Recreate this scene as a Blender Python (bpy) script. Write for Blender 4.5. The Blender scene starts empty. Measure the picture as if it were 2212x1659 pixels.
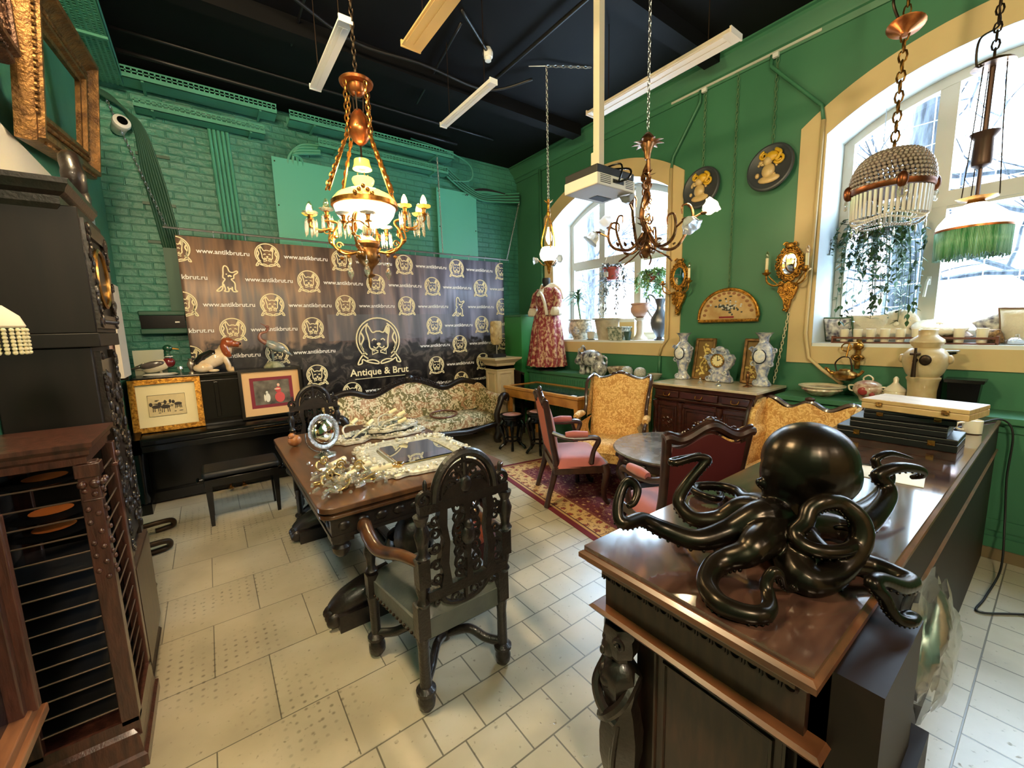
import bpy, math, random
from math import sin, cos, pi, radians as rad, sqrt, atan2
from mathutils import Vector as V, Matrix as M4
random.seed(7)
C = bpy.context.scene.collection
sc = bpy.context.scene
# ---------------- camera, world, lights, exposure ----------------
cd = bpy.data.cameras.new('camera'); cam = bpy.data.objects.new('camera', cd); C.objects.link(cam)
YAW, PIT, ROL = .63311, .138727, -.02648
cy, sy, cp, sp = cos(YAW), sin(YAW), cos(PIT), sin(PIT)
fw = V((sy*cp, cy*cp, -sp)); r0 = V((cy, -sy, 0)); u0 = r0.cross(fw)
r1 = r0*cos(ROL)+u0*sin(ROL); u1 = u0*cos(ROL)-r0*sin(ROL)
cam.matrix_world = M4(((r1.x, u1.x, -fw.x, 0), (r1.y, u1.y, -fw.y, 0), (r1.z, u1.z, -fw.z, 1.7), (0, 0, 0, 1)))
cd.sensor_width = 36; cd.lens = 888/2212*36; cd.clip_start = .02; cd.clip_end = 200
sc.camera = cam
sc.view_settings.view_transform = 'Standard'; sc.view_settings.look = 'None'
sc.view_settings.exposure = 1.85; sc.view_settings.gamma = 1; sc.view_settings.use_curve_mapping = False
try:
    sc.cycles.use_denoising = True; sc.cycles.denoiser = 'OPENIMAGEDENOISE'
    sc.cycles.max_bounces = 8; sc.cycles.diffuse_bounces = 4; sc.cycles.glossy_bounces = 4; sc.cycles.transmission_bounces = 8
    sc.cycles.transparent_max_bounces = 24; sc.cycles.sample_clamp_indirect = 6; sc.cycles.caustics_reflective = False; sc.cycles.caustics_refractive = False
except Exception: pass
w = bpy.data.worlds.new('sky'); sc.world = w; w.use_nodes = True
w.node_tree.nodes['Background'].inputs[0].default_value = (.60, .80, 1, 1)
w.node_tree.nodes['Background'].inputs[1].default_value = 5.5
def alight(name, loc, rot, sx, sy_, e, col, portal=False):
    l = bpy.data.lights.new(name, 'AREA'); l.shape = 'RECTANGLE'; l.size = sx; l.size_y = sy_; l.energy = e; l.color = col
    o = bpy.data.objects.new(name, l); C.objects.link(o); o.location = loc; o.rotation_euler = rot
    if portal: l.cycles.is_portal = True
    return o
def plight(name, loc, e, col=(1, .62, .28), r=.04):
    l = bpy.data.lights.new(name, 'POINT'); l.energy = e; l.color = col; l.shadow_soft_size = r
    o = bpy.data.objects.new(name, l); C.objects.link(o); o.location = loc; return o
alight('daylight', (10.5, 4.6, 8.6), (0, rad(42), 0), 6, 12, 2700, (.58, .79, 1))   # bright upper sky
for yy in (4.08, .44):
    alight('sky_portal', (5.3, yy, 2.55), (0, rad(90), 0), 2.5, 2.5, 1, (1, 1, 1), True)
# unseen shop lamps behind the camera, plus one added above the clock
plight('unseen_lamp', (-.1, -1.5, 3.4), 100, (1, .8, .55), .25)
plight('unseen_lamp', (-.3, 1.9, 3.95), 95, (1, .74, .42), .25)  # added out of view above the clock to warm the left floor
plight('unseen_lamp', (1.8, -2.6, 3.4), 22, (1, .86, .66), .25)
# ---------------- helpers ----------------
_mats = {}
def nod(nt, t, **k):
    n = nt.nodes.new(t)
    for a, b in k.items():
        if isinstance(getattr(n, a, None), bpy.types.bpy_prop_collection): continue
        setattr(n, a, b)
    return n
def lin(c):
    return tuple(((x/255+.055)/1.055)**2.4 if x > 10 else x/255/12.92 for x in c)
def mat(name, col, rough=.5, metal=0, var=0, scale=8, col2=None, bump=0, bscale=60, emit=0, ecol=None, coat=0, trans=0, spec=None, stretch=None, alpha=None, ior=None):
    if name in _mats: return _mats[name]
    m = bpy.data.materials.new(name); m.use_nodes = True; nt = m.node_tree; p = nt.nodes['Principled BSDF']
    c = lin(col); p.inputs['Base Color'].default_value = (*c, 1); p.inputs['Roughness'].default_value = rough; p.inputs['Metallic'].default_value = metal
    if spec is not None: p.inputs['Specular IOR Level'].default_value = spec
    if coat: p.inputs['Coat Weight'].default_value = coat; p.inputs['Coat Roughness'].default_value = .08
    if trans: p.inputs['Transmission Weight'].default_value = trans
    if ior: p.inputs['IOR'].default_value = ior
    if emit: p.inputs['Emission Color'].default_value = (*lin(ecol or col), 1); p.inputs['Emission Strength'].default_value = emit
    if col2 or var or bump:
        tc = nod(nt, 'ShaderNodeTexCoord'); mp = nod(nt, 'ShaderNodeMapping'); nt.links.new(tc.outputs['Object'], mp.inputs[0])
        if stretch: mp.inputs['Scale'].default_value = stretch
    if col2 or var:
        n = nod(nt, 'ShaderNodeTexNoise'); n.inputs['Scale'].default_value = scale; n.inputs['Detail'].default_value = 5; nt.links.new(mp.outputs[0], n.inputs['Vector'])
        r = nod(nt, 'ShaderNodeValToRGB'); r.color_ramp.elements[0].position = .35; r.color_ramp.elements[1].position = .65
        c2 = lin(col2) if col2 else tuple(min(1, x*(1-var)) for x in c)
        r.color_ramp.elements[0].color = (*c2, 1); r.color_ramp.elements[1].color = (*c, 1)
        nt.links.new(n.outputs[0], r.inputs[0]); nt.links.new(r.outputs[0], p.inputs['Base Color'])
    if bump:
        n = nod(nt, 'ShaderNodeTexNoise'); n.inputs['Scale'].default_value = bscale; n.inputs['Detail'].default_value = 4; nt.links.new(mp.outputs[0], n.inputs['Vector'])
        b = nod(nt, 'ShaderNodeBump'); b.inputs['Strength'].default_value = bump; b.inputs['Distance'].default_value = .02
        nt.links.new(n.outputs[0], b.inputs['Height']); nt.links.new(b.outputs[0], p.inputs['Normal'])
    _mats[name] = m; return m
def ramp(nt, fac, stops, interp='LINEAR'):
    r = nod(nt, 'ShaderNodeValToRGB'); e = r.color_ramp.elements; r.color_ramp.interpolation = interp
    while len(e) < len(stops): e.new(.5)
    for el, (p, c) in zip(e, stops): el.position = p; el.color = (*lin(c), 1)
    nt.links.new(fac, r.inputs[0]); return r.outputs[0]
class B:
    """collects shapes into one mesh"""
    def __init__(s): s.v = []; s.f = []; s.m = M4()
    def add(s, vs, fs):
        o = len(s.v); s.v += [s.m @ V(p) for p in vs]; s.f += [tuple(i+o for i in f) for f in fs]; return s
    def box(s, x0, x1, y0, y1, z0, z1):
        return s.add([(x0,y0,z0),(x1,y0,z0),(x1,y1,z0),(x0,y1,z0),(x0,y0,z1),(x1,y0,z1),(x1,y1,z1),(x0,y1,z1)],
                     [(0,3,2,1),(4,5,6,7),(0,1,5,4),(1,2,6,5),(2,3,7,6),(3,0,4,7)])
    def cbox(s, c, d, ez=0):
        m = s.m; s.m = m @ M4.Translation(c) @ M4.Rotation(ez, 4, 'Z'); s.box(-d[0]/2, d[0]/2, -d[1]/2, d[1]/2, -d[2]/2, d[2]/2); s.m = m; return s
    def frus(s, z0, a, z1, b, cx=0, cy=0):   # stacked rectangle (half sizes a at z0, b at z1)
        return s.add([(cx-a[0],cy-a[1],z0),(cx+a[0],cy-a[1],z0),(cx+a[0],cy+a[1],z0),(cx-a[0],cy+a[1],z0),(cx-b[0],cy-b[1],z1),(cx+b[0],cy-b[1],z1),(cx+b[0],cy+b[1],z1),(cx-b[0],cy+b[1],z1)],
                     [(0,3,2,1),(4,5,6,7),(0,1,5,4),(1,2,6,5),(2,3,7,6),(3,0,4,7)])
    def mould(s, prof, hx, hy, cx=0, cy=0):   # profile [(offset,z)..] swept round a rectangle
        vs = []; fs = []
        for o, z in prof: vs += [(cx-hx-o,cy-hy-o,z),(cx+hx+o,cy-hy-o,z),(cx+hx+o,cy+hy+o,z),(cx-hx-o,cy+hy+o,z)]
        for i in range(len(prof)-1):
            for k in range(4): fs.append((i*4+k, i*4+(k+1)%4, i*4+4+(k+1)%4, i*4+4+k))
        n = len(prof)-1; fs.append((0,3,2,1)); fs.append((n*4,n*4+1,n*4+2,n*4+3)); return s.add(vs, fs)
    def tube(s, pts, r=.01, n=8, closed=False, flat=1, up=None):
        pts = [V(p) for p in pts]; N = len(pts); rr = r if isinstance(r, (list, tuple)) else [r]*N
        vs = []; fs = []; nrm = None
        for i, p in enumerate(pts):
            t = (pts[(i+1) % N]-pts[i-1]) if closed else (pts[min(i+1, N-1)]-pts[max(i-1, 0)])
            t = t.normalized() if t.length > 1e-9 else V((0,0,1))
            if nrm is None:
                a = V(up) if up else (V((0,0,1)) if abs(t.z) < .9 else V((1,0,0))); nrm = (a-t*a.dot(t)).normalized()
            else:
                q = nrm-t*nrm.dot(t); nrm = q.normalized() if q.length > 1e-6 else nrm
            b = t.cross(nrm)
            for k in range(n):
                a = 2*pi*k/n; vs.append(p+(nrm*cos(a)*flat+b*sin(a))*rr[i])
        for i in range(N if closed else N-1):
            j = (i+1) % N
            for k in range(n): fs.append((i*n+k, i*n+(k+1) % n, j*n+(k+1) % n, j*n+k))
        if not closed: fs.append(tuple(range(n-1, -1, -1))); fs.append(tuple((N-1)*n+k for k in range(n)))
        return s.add(vs, fs)
    def lathe(s, prof, n=20, c=(0,0,0), sx=1, sy=1, lob=0, nl=8):
        vs = []; fs = []
        for r, z in prof:
            for k in range(n):
                a = 2*pi*k/n; q = 1+lob*cos(nl*a); vs.append((c[0]+r*cos(a)*sx*q, c[1]+r*sin(a)*sy*q, c[2]+z))
        for i in range(len(prof)-1):
            for k in range(n): fs.append((i*n+k, i*n+(k+1) % n, (i+1)*n+(k+1) % n, (i+1)*n+k))
        if prof[0][0] > 1e-6: fs.append(tuple(range(n-1, -1, -1)))
        if prof[-1][0] > 1e-6: fs.append(tuple((len(prof)-1)*n+k for k in range(n)))
        return s.add(vs, fs)
    def ell(s, c, r, n=12, k=8, rot=None):
        if not isinstance(r, (tuple, list)): r = (r, r, r)
        m = s.m; s.m = m @ M4.Translation(c)
        if rot: s.m = s.m @ rot
        pr = [(sin(pi*i/k), -cos(pi*i/k)) for i in range(k+1)]
        vs = []; fs = []
        for a, z in pr:
            for j in range(n): vs.append((r[0]*a*cos(2*pi*j/n), r[1]*a*sin(2*pi*j/n), r[2]*z))
        for i in range(k):
            for j in range(n): fs.append((i*n+j, i*n+(j+1) % n, (i+1)*n+(j+1) % n, (i+1)*n+j))
        s.add(vs, fs); s.m = m; return s
    def prism(s, poly, d0, d1, ax='y', bev=0):   # poly in the plane normal to ax, from d0 to d1
        def P(a, b, d): return {'y': (a, d, b), 'x': (d, a, b), 'z': (a, b, d)}[ax]
        n = len(poly); vs = [P(a, b, d0) for a, b in poly]+[P(a, b, d1) for a, b in poly]
        fs = [tuple(range(n)), tuple(range(2*n-1, n-1, -1))]+[(i, n+i, n+(i+1) % n, (i+1) % n) for i in range(n)]
        return s.add(vs, fs)
    def ribbon(s, pts, w, closed=False, d=0, ax='y'):   # flat stroke in plane
        def P(a, b): return {'y': (a, d, b), 'x': (d, a, b), 'z': (a, b, d)}[ax]
        N = len(pts); vs = []; fs = []
        for i in range(N):
            a = V(pts[i-1] if (closed or i) else pts[0]); b = V(pts[(i+1) % N] if (closed or i < N-1) else pts[-1])
            t = (b-a); t = t.normalized() if t.length > 0 else V((1, 0)); q = V((-t.y, t.x))*w/2*(1 if not isinstance(w, list) else 1)
            p = V(pts[i]); vs += [P(*(p+q)), P(*(p-q))]
        for i in range(N if closed else N-1):
            j = (i+1) % N; fs.append((2*i, 2*i+1, 2*j+1, 2*j))
        return s.add(vs, fs)
    def grid(s, fn, nu, nv, cu=False):
        vs = [fn(i/(nu if cu else nu-1), j/(nv-1)) for i in range(nu) for j in range(nv)]
        fs = [(i*nv+j, ((i+1) % nu)*nv+j, ((i+1) % nu)*nv+j+1, i*nv+j+1) for i in range(nu if cu else nu-1) for j in range(nv-1)]
        return s.add(vs, fs)
    def chain(s, p0, p1, L=.045, r=.004, sag=0, w=.3):
        p0 = V(p0); p1 = V(p1); d = p1-p0; n = max(1, int(d.length/L))
        for i in range(n):
            t = (i+.5)/n; c = p0+d*t+V((0,0,-sag*4*t*(1-t))); tt = d.normalized()
            a = V((0,0,1)) if abs(tt.z) < .9 else V((1,0,0)); q = (a-tt*a.dot(tt)).normalized()
            if i % 2: q = tt.cross(q)
            l = d.length/n
            s.tube([c+tt*(cos(x)*l*.66)+q*(sin(x)*l*w) for x in [2*pi*k/8 for k in range(8)]], r, 4, True)
        return s
    def scroll(s, c, R, turns=1.25, a0=0, r=.006, ax='y', flip=1, n=18, taper=.4):
        pts = []
        for i in range(n+1):
            t = i/n; a = a0+flip*turns*2*pi*t; q = R*(1-.75*t); x, z = q*cos(a), q*sin(a)
            pts.append({'y': (c[0]+x, c[1], c[2]+z), 'x': (c[0], c[1]+x, c[2]+z), 'z': (c[0]+x, c[1]+z, c[2])}[ax])
        return s.tube(pts, [r*(1-taper*i/n) for i in range(n+1)], 6)
def leaf(b, p, d, L, wd, up=(0,0,1), droop=0):
    p = V(p); d = V(d).normalized(); u = V(up); sd = d.cross(u); sd = sd.normalized() if sd.length > 1e-4 else V((1,0,0)); n = sd.cross(d)
    vs = []; fs = []
    for i in range(5):
        t = i/4; w_ = wd*sin(pi*(.08+.9*t))*(1-.3*t); c = p+d*L*t+V((0,0,-droop*L*t*t)); vs += [c+sd*w_/2+n*w_*.15, c, c-sd*w_/2+n*w_*.15]
    for i in range(4): fs += [(3*i, 3*i+1, 3*i+4, 3*i+3), (3*i+1, 3*i+2, 3*i+5, 3*i+4)]
    b.add(vs, fs)
def obj(name, b, m, parent=None, ang=40, bev=0, sub=0, label=None):
    me = bpy.data.meshes.new(name); me.from_pydata([tuple(p) for p in b.v], [], b.f)
    for x in (m if isinstance(m, list) else [m]): me.materials.append(x)
    if ang:
        me.polygons.foreach_set('use_smooth', [True]*len(me.polygons)); me.set_sharp_from_angle(angle=rad(ang))
    me.update(); me.validate()
    o = bpy.data.objects.new(name, me); C.objects.link(o)
    if parent: o.parent = parent
    if bev:
        k = o.modifiers.new('bevel', 'BEVEL'); k.width = bev; k.segments = 2; k.limit_method = 'ANGLE'; k.angle_limit = rad(50)
    if sub:
        k = o.modifiers.new('subdiv', 'SUBSURF'); k.levels = sub; k.render_levels = sub
    if label: o['label'] = label
    return o
def tag(o, label, cat, group=None):
    o['label'] = label; o['category'] = cat
    if group: o['group'] = group
    return o
def thing(name, label, cat, loc=(0,0,0), rz=0, group=None):
    o = bpy.data.objects.new(name, None); o.empty_display_size = .1; C.objects.link(o); o.location = loc; o.rotation_euler = (0, 0, rz); return tag(o, label, cat, group)
def struct(name, b, m, parent=None, **k):
    o = obj(name, b, m, parent, **k); o['kind'] = 'structure'; return o
def dup(root, loc, rz=0, label=None, group=None):
    def cp(o, par):
        c = o.copy(); C.objects.link(c)
        if par: c.parent = par
        for ch in o.children: cp(ch, c)
        return c
    r = cp(root, None); r.location = loc; r.rotation_euler = (0, 0, rz)
    if label: r['label'] = label
    if group: r['group'] = group
    return r
def glassy(name, tint=(255,255,255), rough=.02, fac=.12, dif=0):
    if name in _mats: return _mats[name]
    m = bpy.data.materials.new(name); m.use_nodes = True; nt = m.node_tree; nt.nodes.remove(nt.nodes['Principled BSDF'])
    a = nod(nt, 'ShaderNodeBsdfTransparent'); a.inputs[0].default_value = (*lin(tint), 1); g = nod(nt, 'ShaderNodeBsdfGlossy'); g.inputs['Roughness'].default_value = rough
    lw = nod(nt, 'ShaderNodeLayerWeight'); lw.inputs[0].default_value = .5; f = nod(nt, 'ShaderNodeMath', operation='POWER'); f.inputs[1].default_value = 5; nt.links.new(lw.outputs['Facing'], f.inputs[0])
    ad = nod(nt, 'ShaderNodeMath', operation='ADD'); ad.inputs[1].default_value = fac; ad.use_clamp = True
    mx = nod(nt, 'ShaderNodeMixShader'); nt.links.new(f.outputs[0], ad.inputs[0]); nt.links.new(ad.outputs[0], mx.inputs[0]); nt.links.new(a.outputs[0], mx.inputs[1]); nt.links.new(g.outputs[0], mx.inputs[2])
    if dif:
        df = nod(nt, 'ShaderNodeBsdfDiffuse'); df.inputs[0].default_value = (.9, .88, .82, 1); m2 = nod(nt, 'ShaderNodeMixShader'); m2.inputs[0].default_value = dif; nt.links.new(mx.outputs[0], m2.inputs[1]); nt.links.new(df.outputs[0], m2.inputs[2]); mx = m2
    nt.links.new(mx.outputs[0], nt.nodes['Material Output'].inputs[0]); _mats[name] = m; return m
def arcpts(c, R, a0, a1, n=16): return [(c[0]+R*cos(rad(a0+(a1-a0)*i/n)), c[1]+R*sin(rad(a0+(a1-a0)*i/n))) for i in range(n+1)]
def smooth(pts, n=6):   # Catmull-Rom through points
    P = [V(p) for p in pts]; out = []
    for i in range(len(P)-1):
        a, b, c, d = P[max(i-1, 0)], P[i], P[i+1], P[min(i+2, len(P)-1)]
        for k in range(n):
            t = k/n; out.append(.5*((2*b)+(c-a)*t+(2*a-5*b+4*c-d)*t*t+(3*b-a-3*c+d)*t**3))
    out.append(P[-1]); return out
def lerps(r, n):   # resample radius list to n values
    return [r[min(int(i/(n-1)*(len(r)-1)), len(r)-2)]+(r[min(int(i/(n-1)*(len(r)-1)), len(r)-2)+1]-r[min(int(i/(n-1)*(len(r)-1)), len(r)-2)])*((i/(n-1)*(len(r)-1))-min(int(i/(n-1)*(len(r)-1)), len(r)-2)) for i in range(n)]
# common materials
GILT = mat('gilt', (205,150,62), .32, .85, col2=(120,78,28), scale=45, bump=.3, bscale=120)
OLDGOLD = mat('old_gold', (176,134,70), .4, .75, col2=(98,68,34), scale=50, bump=.5, bscale=90)
BRASS = mat('brass', (190,142,72), .28, .95, col2=(120,84,40), scale=20)
BRONZE = mat('brown_bronze', (150,104,62), .33, .9, col2=(84,52,32), scale=30)
COPPER = mat('copper', (205,128,74), .3, .9, col2=(150,84,46), scale=14)
SILVER = mat('silver', (215,215,208), .2, .95, col2=(165,165,160), scale=30, bump=.15, bscale=80)
STEEL = mat('steel', (170,172,172), .35, .9)
DARKWOOD = mat('dark_carved_wood', (36,25,20), .38, 0, col2=(22,15,12), scale=30, coat=.25, bump=.1, bscale=70)
BROWNWOOD = mat('brown_wood', (60,36,25), .4, 0, col2=(36,20,14), scale=14, coat=.25, stretch=(3,3,.6))
MAHOG = mat('mahogany', (66,30,22), .33, 0, col2=(38,17,13), scale=12, coat=.35, stretch=(1,1,4))
BLACKL = mat('black_lacquer', (7,7,7), .22, 0, spec=.35)
BLACKM = mat('black_matte', (20,20,20), .6)
WHITEP = mat('white_plastic', (225,225,220), .4)
CREAM = mat('cream_paint', (205,180,130), .6, 0, var=.08, scale=3)
IVORY = mat('ivory', (236,222,178), .5)
GLASS = glassy('clear_glass', fac=.05)
CRYSTAL = glassy('crystal', (250,248,240), .04, .4, .12)
MIRROR = mat('mirror_glass', (225,230,230), .02, 1)
TEAL = mat('teal_paint', (72,150,124), .5, 0, var=.18, scale=2.2, bump=.15, bscale=30)
GREEN = mat('green_paint', (60,116,84), .45, 0, var=.12, scale=1.6)
# ---------------- room shell ----------------
XW, XL, YB, YR, ZC = 4.65, -.7, 6.05, -4.6, 4.4
def floor_mat():
    m = bpy.data.materials.new('floor_tiles'); m.use_nodes = True; nt = m.node_tree; p = nt.nodes['Principled BSDF']; L = nt.links.new
    tc = nod(nt, 'ShaderNodeTexCoord'); sx = nod(nt, 'ShaderNodeSeparateXYZ'); L(tc.outputs['Object'], sx.inputs[0])
    def brick(loc, wd, ht, mort):
        mp = nod(nt, 'ShaderNodeMapping'); mp.inputs['Location'].default_value = loc; L(tc.outputs['Object'], mp.inputs[0])
        b = nod(nt, 'ShaderNodeTexBrick'); b.offset = .5; b.inputs['Scale'].default_value = 1; b.inputs['Brick Width'].default_value = wd; b.inputs['Row Height'].default_value = ht
        b.inputs['Mortar Size'].default_value = mort; b.inputs['Mortar Smooth'].default_value = .3; b.inputs['Bias'].default_value = 0; L(mp.outputs[0], b.inputs['Vector'])
        b.inputs['Color1'].default_value = (1,1,1,1); b.inputs['Color2'].default_value = (.86,.86,.86,1); b.inputs['Mortar'].default_value = (.3,.3,.3,1); return b
    b1 = brick((-.084, -.117, 0), .2035, .2035, .004); b2 = brick((.14, -.085, 0), .47, .46, .003)
    lt = nod(nt, 'ShaderNodeMath', operation='LESS_THAN'); lt.inputs[1].default_value = .62; L(sx.outputs[0], lt.inputs[0])
    lt2 = nod(nt, 'ShaderNodeMath', operation='GREATER_THAN'); lt2.inputs[1].default_value = 1.55; L(sx.outputs[1], lt2.inputs[0])
    sel = nod(nt, 'ShaderNodeMath', operation='MULTIPLY'); L(lt.outputs[0], sel.inputs[0]); L(lt2.outputs[0], sel.inputs[1])
    mx = nod(nt, 'ShaderNodeMixRGB'); L(sel.outputs[0], mx.inputs[0]); L(b1.outputs[0], mx.inputs[1]); L(b2.outputs[0], mx.inputs[2])
    n = nod(nt, 'ShaderNodeTexNoise'); n.inputs['Scale'].default_value = 2.2; n.inputs['Detail'].default_value = 8; L(tc.outputs['Object'], n.inputs['Vector'])
    base = ramp(nt, n.outputs[0], [(.3, (166,156,134)), (.5, (184,174,150)), (.7, (198,188,166))])
    n2 = nod(nt, 'ShaderNodeTexNoise'); n2.inputs['Scale'].default_value = 38; n2.inputs['Detail'].default_value = 6; L(tc.outputs['Object'], n2.inputs['Vector'])
    spot = ramp(nt, n2.outputs[0], [(.26, (120,110,95)), (.36, (255,255,255))])
    mul = nod(nt, 'ShaderNodeMixRGB', blend_type='MULTIPLY'); mul.inputs[0].default_value = 1; L(base, mul.inputs[1]); L(mx.outputs[0], mul.inputs[2])
    mul2 = nod(nt, 'ShaderNodeMixRGB', blend_type='MULTIPLY'); mul2.inputs[0].default_value = .6; L(mul.outputs[0], mul2.inputs[1]); L(spot, mul2.inputs[2])
    # rows of small dimples in the old slabs
    mp = nod(nt, 'ShaderNodeMapping'); mp.inputs['Scale'].default_value = (21, 21, 0); L(tc.outputs['Object'], mp.inputs[0])
    vo = nod(nt, 'ShaderNodeTexVoronoi'); vo.inputs['Randomness'].default_value = .12; vo.inputs['Scale'].default_value = 1; L(mp.outputs[0], vo.inputs['Vector'])
    dm = nod(nt, 'ShaderNodeMapRange'); dm.inputs[1].default_value = .1; dm.inputs[2].default_value = .22; dm.inputs[3].default_value = 1; dm.inputs[4].default_value = 0; L(vo.outputs['Distance'], dm.inputs[0])
    n3 = nod(nt, 'ShaderNodeTexNoise'); n3.inputs['Scale'].default_value = 1.5; L(tc.outputs['Object'], n3.inputs['Vector'])
    pt = nod(nt, 'ShaderNodeMapRange'); pt.inputs[1].default_value = .47; pt.inputs[2].default_value = .58; L(n3.outputs[0], pt.inputs[0])
    d2 = nod(nt, 'ShaderNodeMath', operation='MULTIPLY'); L(dm.outputs[0], d2.inputs[0]); L(pt.outputs[0], d2.inputs[1])
    d3 = nod(nt, 'ShaderNodeMath', operation='MULTIPLY'); L(d2.outputs[0], d3.inputs[0]); L(sel.outputs[0], d3.inputs[1])
    d4 = nod(nt, 'ShaderNodeMath', operation='MULTIPLY'); d4.inputs[1].default_value = .55; L(d3.outputs[0], d4.inputs[0])
    mul3 = nod(nt, 'ShaderNodeMixRGB', blend_type='MULTIPLY'); L(d4.outputs[0], mul3.inputs[0]); L(mul2.outputs[0], mul3.inputs[1]); mul3.inputs[2].default_value = (.12,.1,.08,1)
    L(mul3.outputs[0], p.inputs['Base Color'])
    rg = nod(nt, 'ShaderNodeMapRange'); rg.inputs[3].default_value = .22; rg.inputs[4].default_value = .42; L(n.outputs[0], rg.inputs[0]); L(rg.outputs[0], p.inputs['Roughness'])
    bp = nod(nt, 'ShaderNodeBump'); bp.inputs['Strength'].default_value = .35; bp.inputs['Distance'].default_value = .01; L(mul3.outputs[0], bp.inputs['Height']); L(bp.outputs[0], p.inputs['Normal'])
    return m
def brick_mat():
    m = bpy.data.materials.new('painted_brick'); m.use_nodes = True; nt = m.node_tree; p = nt.nodes['Principled BSDF']; L = nt.links.new
    tc = nod(nt, 'ShaderNodeTexCoord'); mp = nod(nt, 'ShaderNodeMapping'); mp.inputs['Rotation'].default_value = (rad(90), 0, 0); L(tc.outputs['Object'], mp.inputs[0])
    b = nod(nt, 'ShaderNodeTexBrick'); b.inputs['Scale'].default_value = 1; b.inputs['Brick Width'].default_value = .26; b.inputs['Row Height'].default_value = .078; b.inputs['Mortar Size'].default_value = .008; b.inputs['Mortar Smooth'].default_value = .6
    L(mp.outputs[0], b.inputs['Vector'])
    n = nod(nt, 'ShaderNodeTexNoise'); n.inputs['Scale'].default_value = 1.6; n.inputs['Detail'].default_value = 6; L(tc.outputs['Object'], n.inputs['Vector'])
    L(ramp(nt, n.outputs[0], [(.3, (44,108,92)), (.55, (58,128,110)), (.75, (72,146,126))]), p.inputs['Base Color']); p.inputs['Roughness'].default_value = .45
    n2 = nod(nt, 'ShaderNodeTexNoise'); n2.inputs['Scale'].default_value = 14; n2.inputs['Detail'].default_value = 5; L(tc.outputs['Object'], n2.inputs['Vector'])
    ad = nod(nt, 'ShaderNodeMath', operation='MULTIPLY_ADD'); ad.inputs[1].default_value = -.7; L(b.outputs['Fac'], ad.inputs[0]); L(n2.outputs[0], ad.inputs[2])
    bp = nod(nt, 'ShaderNodeBump'); bp.inputs['Strength'].default_value = .9; bp.inputs['Distance'].default_value = .02; L(ad.outputs[0], bp.inputs['Height']); L(bp.outputs[0], p.inputs['Normal'])
    return m
WALLT = mat('teal_wall', (64,132,108), .5, 0, var=.2, scale=1.5, bump=.1, bscale=20)
struct('floor', B().box(XL-.1, XW+.5, YR, YB+.1, -.1, 0), floor_mat(), ang=0)
BLKC = mat('black_ceiling', (8,8,9), .7, 0, col2=(5,5,6), scale=3, spec=.15)
struct('ceiling', B().box(XL-.1, XW+.1, YR, YB+.1, ZC, ZC+.1), BLKC, ang=0)
b = B()
for yy in (.6, 2.35, 4.25): b.box(XL, XW-.25, yy, yy+.16, ZC-.14, ZC)
struct('trim_1', b, BLKC, ang=0)
struct('wall_back', B().box(XL-.1, XW+.1, YB, YB+.1, 0, ZC), brick_mat(), ang=0)
# left wall with a doorway behind the tall clock
b = B(); b.box(XL-.1, XL, YR, 2.62, 0, ZC); b.box(XL-.1, XL, 3.75, YB, 0, ZC); b.box(XL-.1, XL, 2.62, 3.75, 2.42, ZC)
struct('wall_left', b, WALLT, ang=0)
struct('wall_rear', B().box(XL-.1, XW+.1, YR-.1, YR, 0, ZC), CREAM, ang=0)
WHITEW = mat('white_wall_paint', (226,222,210), .6)
b = B(); b.box(XL, XL+.02, 2.57, 2.62, 0, 2.42); b.box(XL, XL+.02, 3.75, 4.05, 0, 2.72); b.box(XL, XL+.02, 2.2, 3.75, 2.42, 2.72)
struct('trim_2', b, WHITEW, ang=0)
b = B(); b.box(XL-.42, XL-.36, 2.62, 3.75, 0, 2.42); b.box(XL-.36, XL, 2.6, 2.62, 0, 2.42); b.box(XL-.36, XL, 3.75, 3.77, 0, 2.42); b.box(XL-.36, XL, 2.62, 3.75, 2.42, 2.44)
struct('door_1', b, mat('grey_reveal', (196,194,190), .6), ang=0)
# window wall
def arch(yc, hw, zs, rise, n=24):
    R = (hw*hw+rise*rise)/(2*rise); a = math.asin(hw/R)
    return [(yc-R*sin(a-2*a*i/n), zs+rise-R+R*cos(a-2*a*i/n)) for i in range(n+1)]   # from yc-hw to yc+hw
WC = (4.08, .44); IH, IZ, IR, SILL = 1.03, 3.325, .33, 1.47; OH, OZ, ORI, OB = 1.235, 3.44, .43, 1.28
b = B(); ys = [YR]+[q for c in sorted(WC) for q in (c-IH, c+IH)]+[YB]
def quadx(b, x, y0, y1, z0, z1): b.add([(x,y0,z0),(x,y1,z0),(x,y1,z1),(x,y0,z1)], [(0,1,2,3)])
for i in range(0, len(ys), 2): b.box(XW, XW+.45, ys[i], ys[i+1], 0, ZC)
for c in WC:
    b.box(XW, XW+.45, c-IH, c+IH, 0, SILL)
    A = arch(c, IH, IZ, IR)
    for (y0, z0), (y1, z1) in zip(A, A[1:]):
        b.add([(XW,y0,z0),(XW,y1,z1),(XW,y1,ZC),(XW,y0,ZC),(XW+.45,y0,z0),(XW+.45,y1,z1),(XW+.45,y1,ZC),(XW+.45,y0,ZC)], [(0,1,2,3),(7,6,5,4),(0,4,5,1)])
struct('wall_right', b, GREEN, ang=0)
RVL = mat('white_reveal', (214,220,222), .55, bump=.1, bscale=6)
PVC = mat('window_frame_pvc', (176,172,158), .4)
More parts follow.
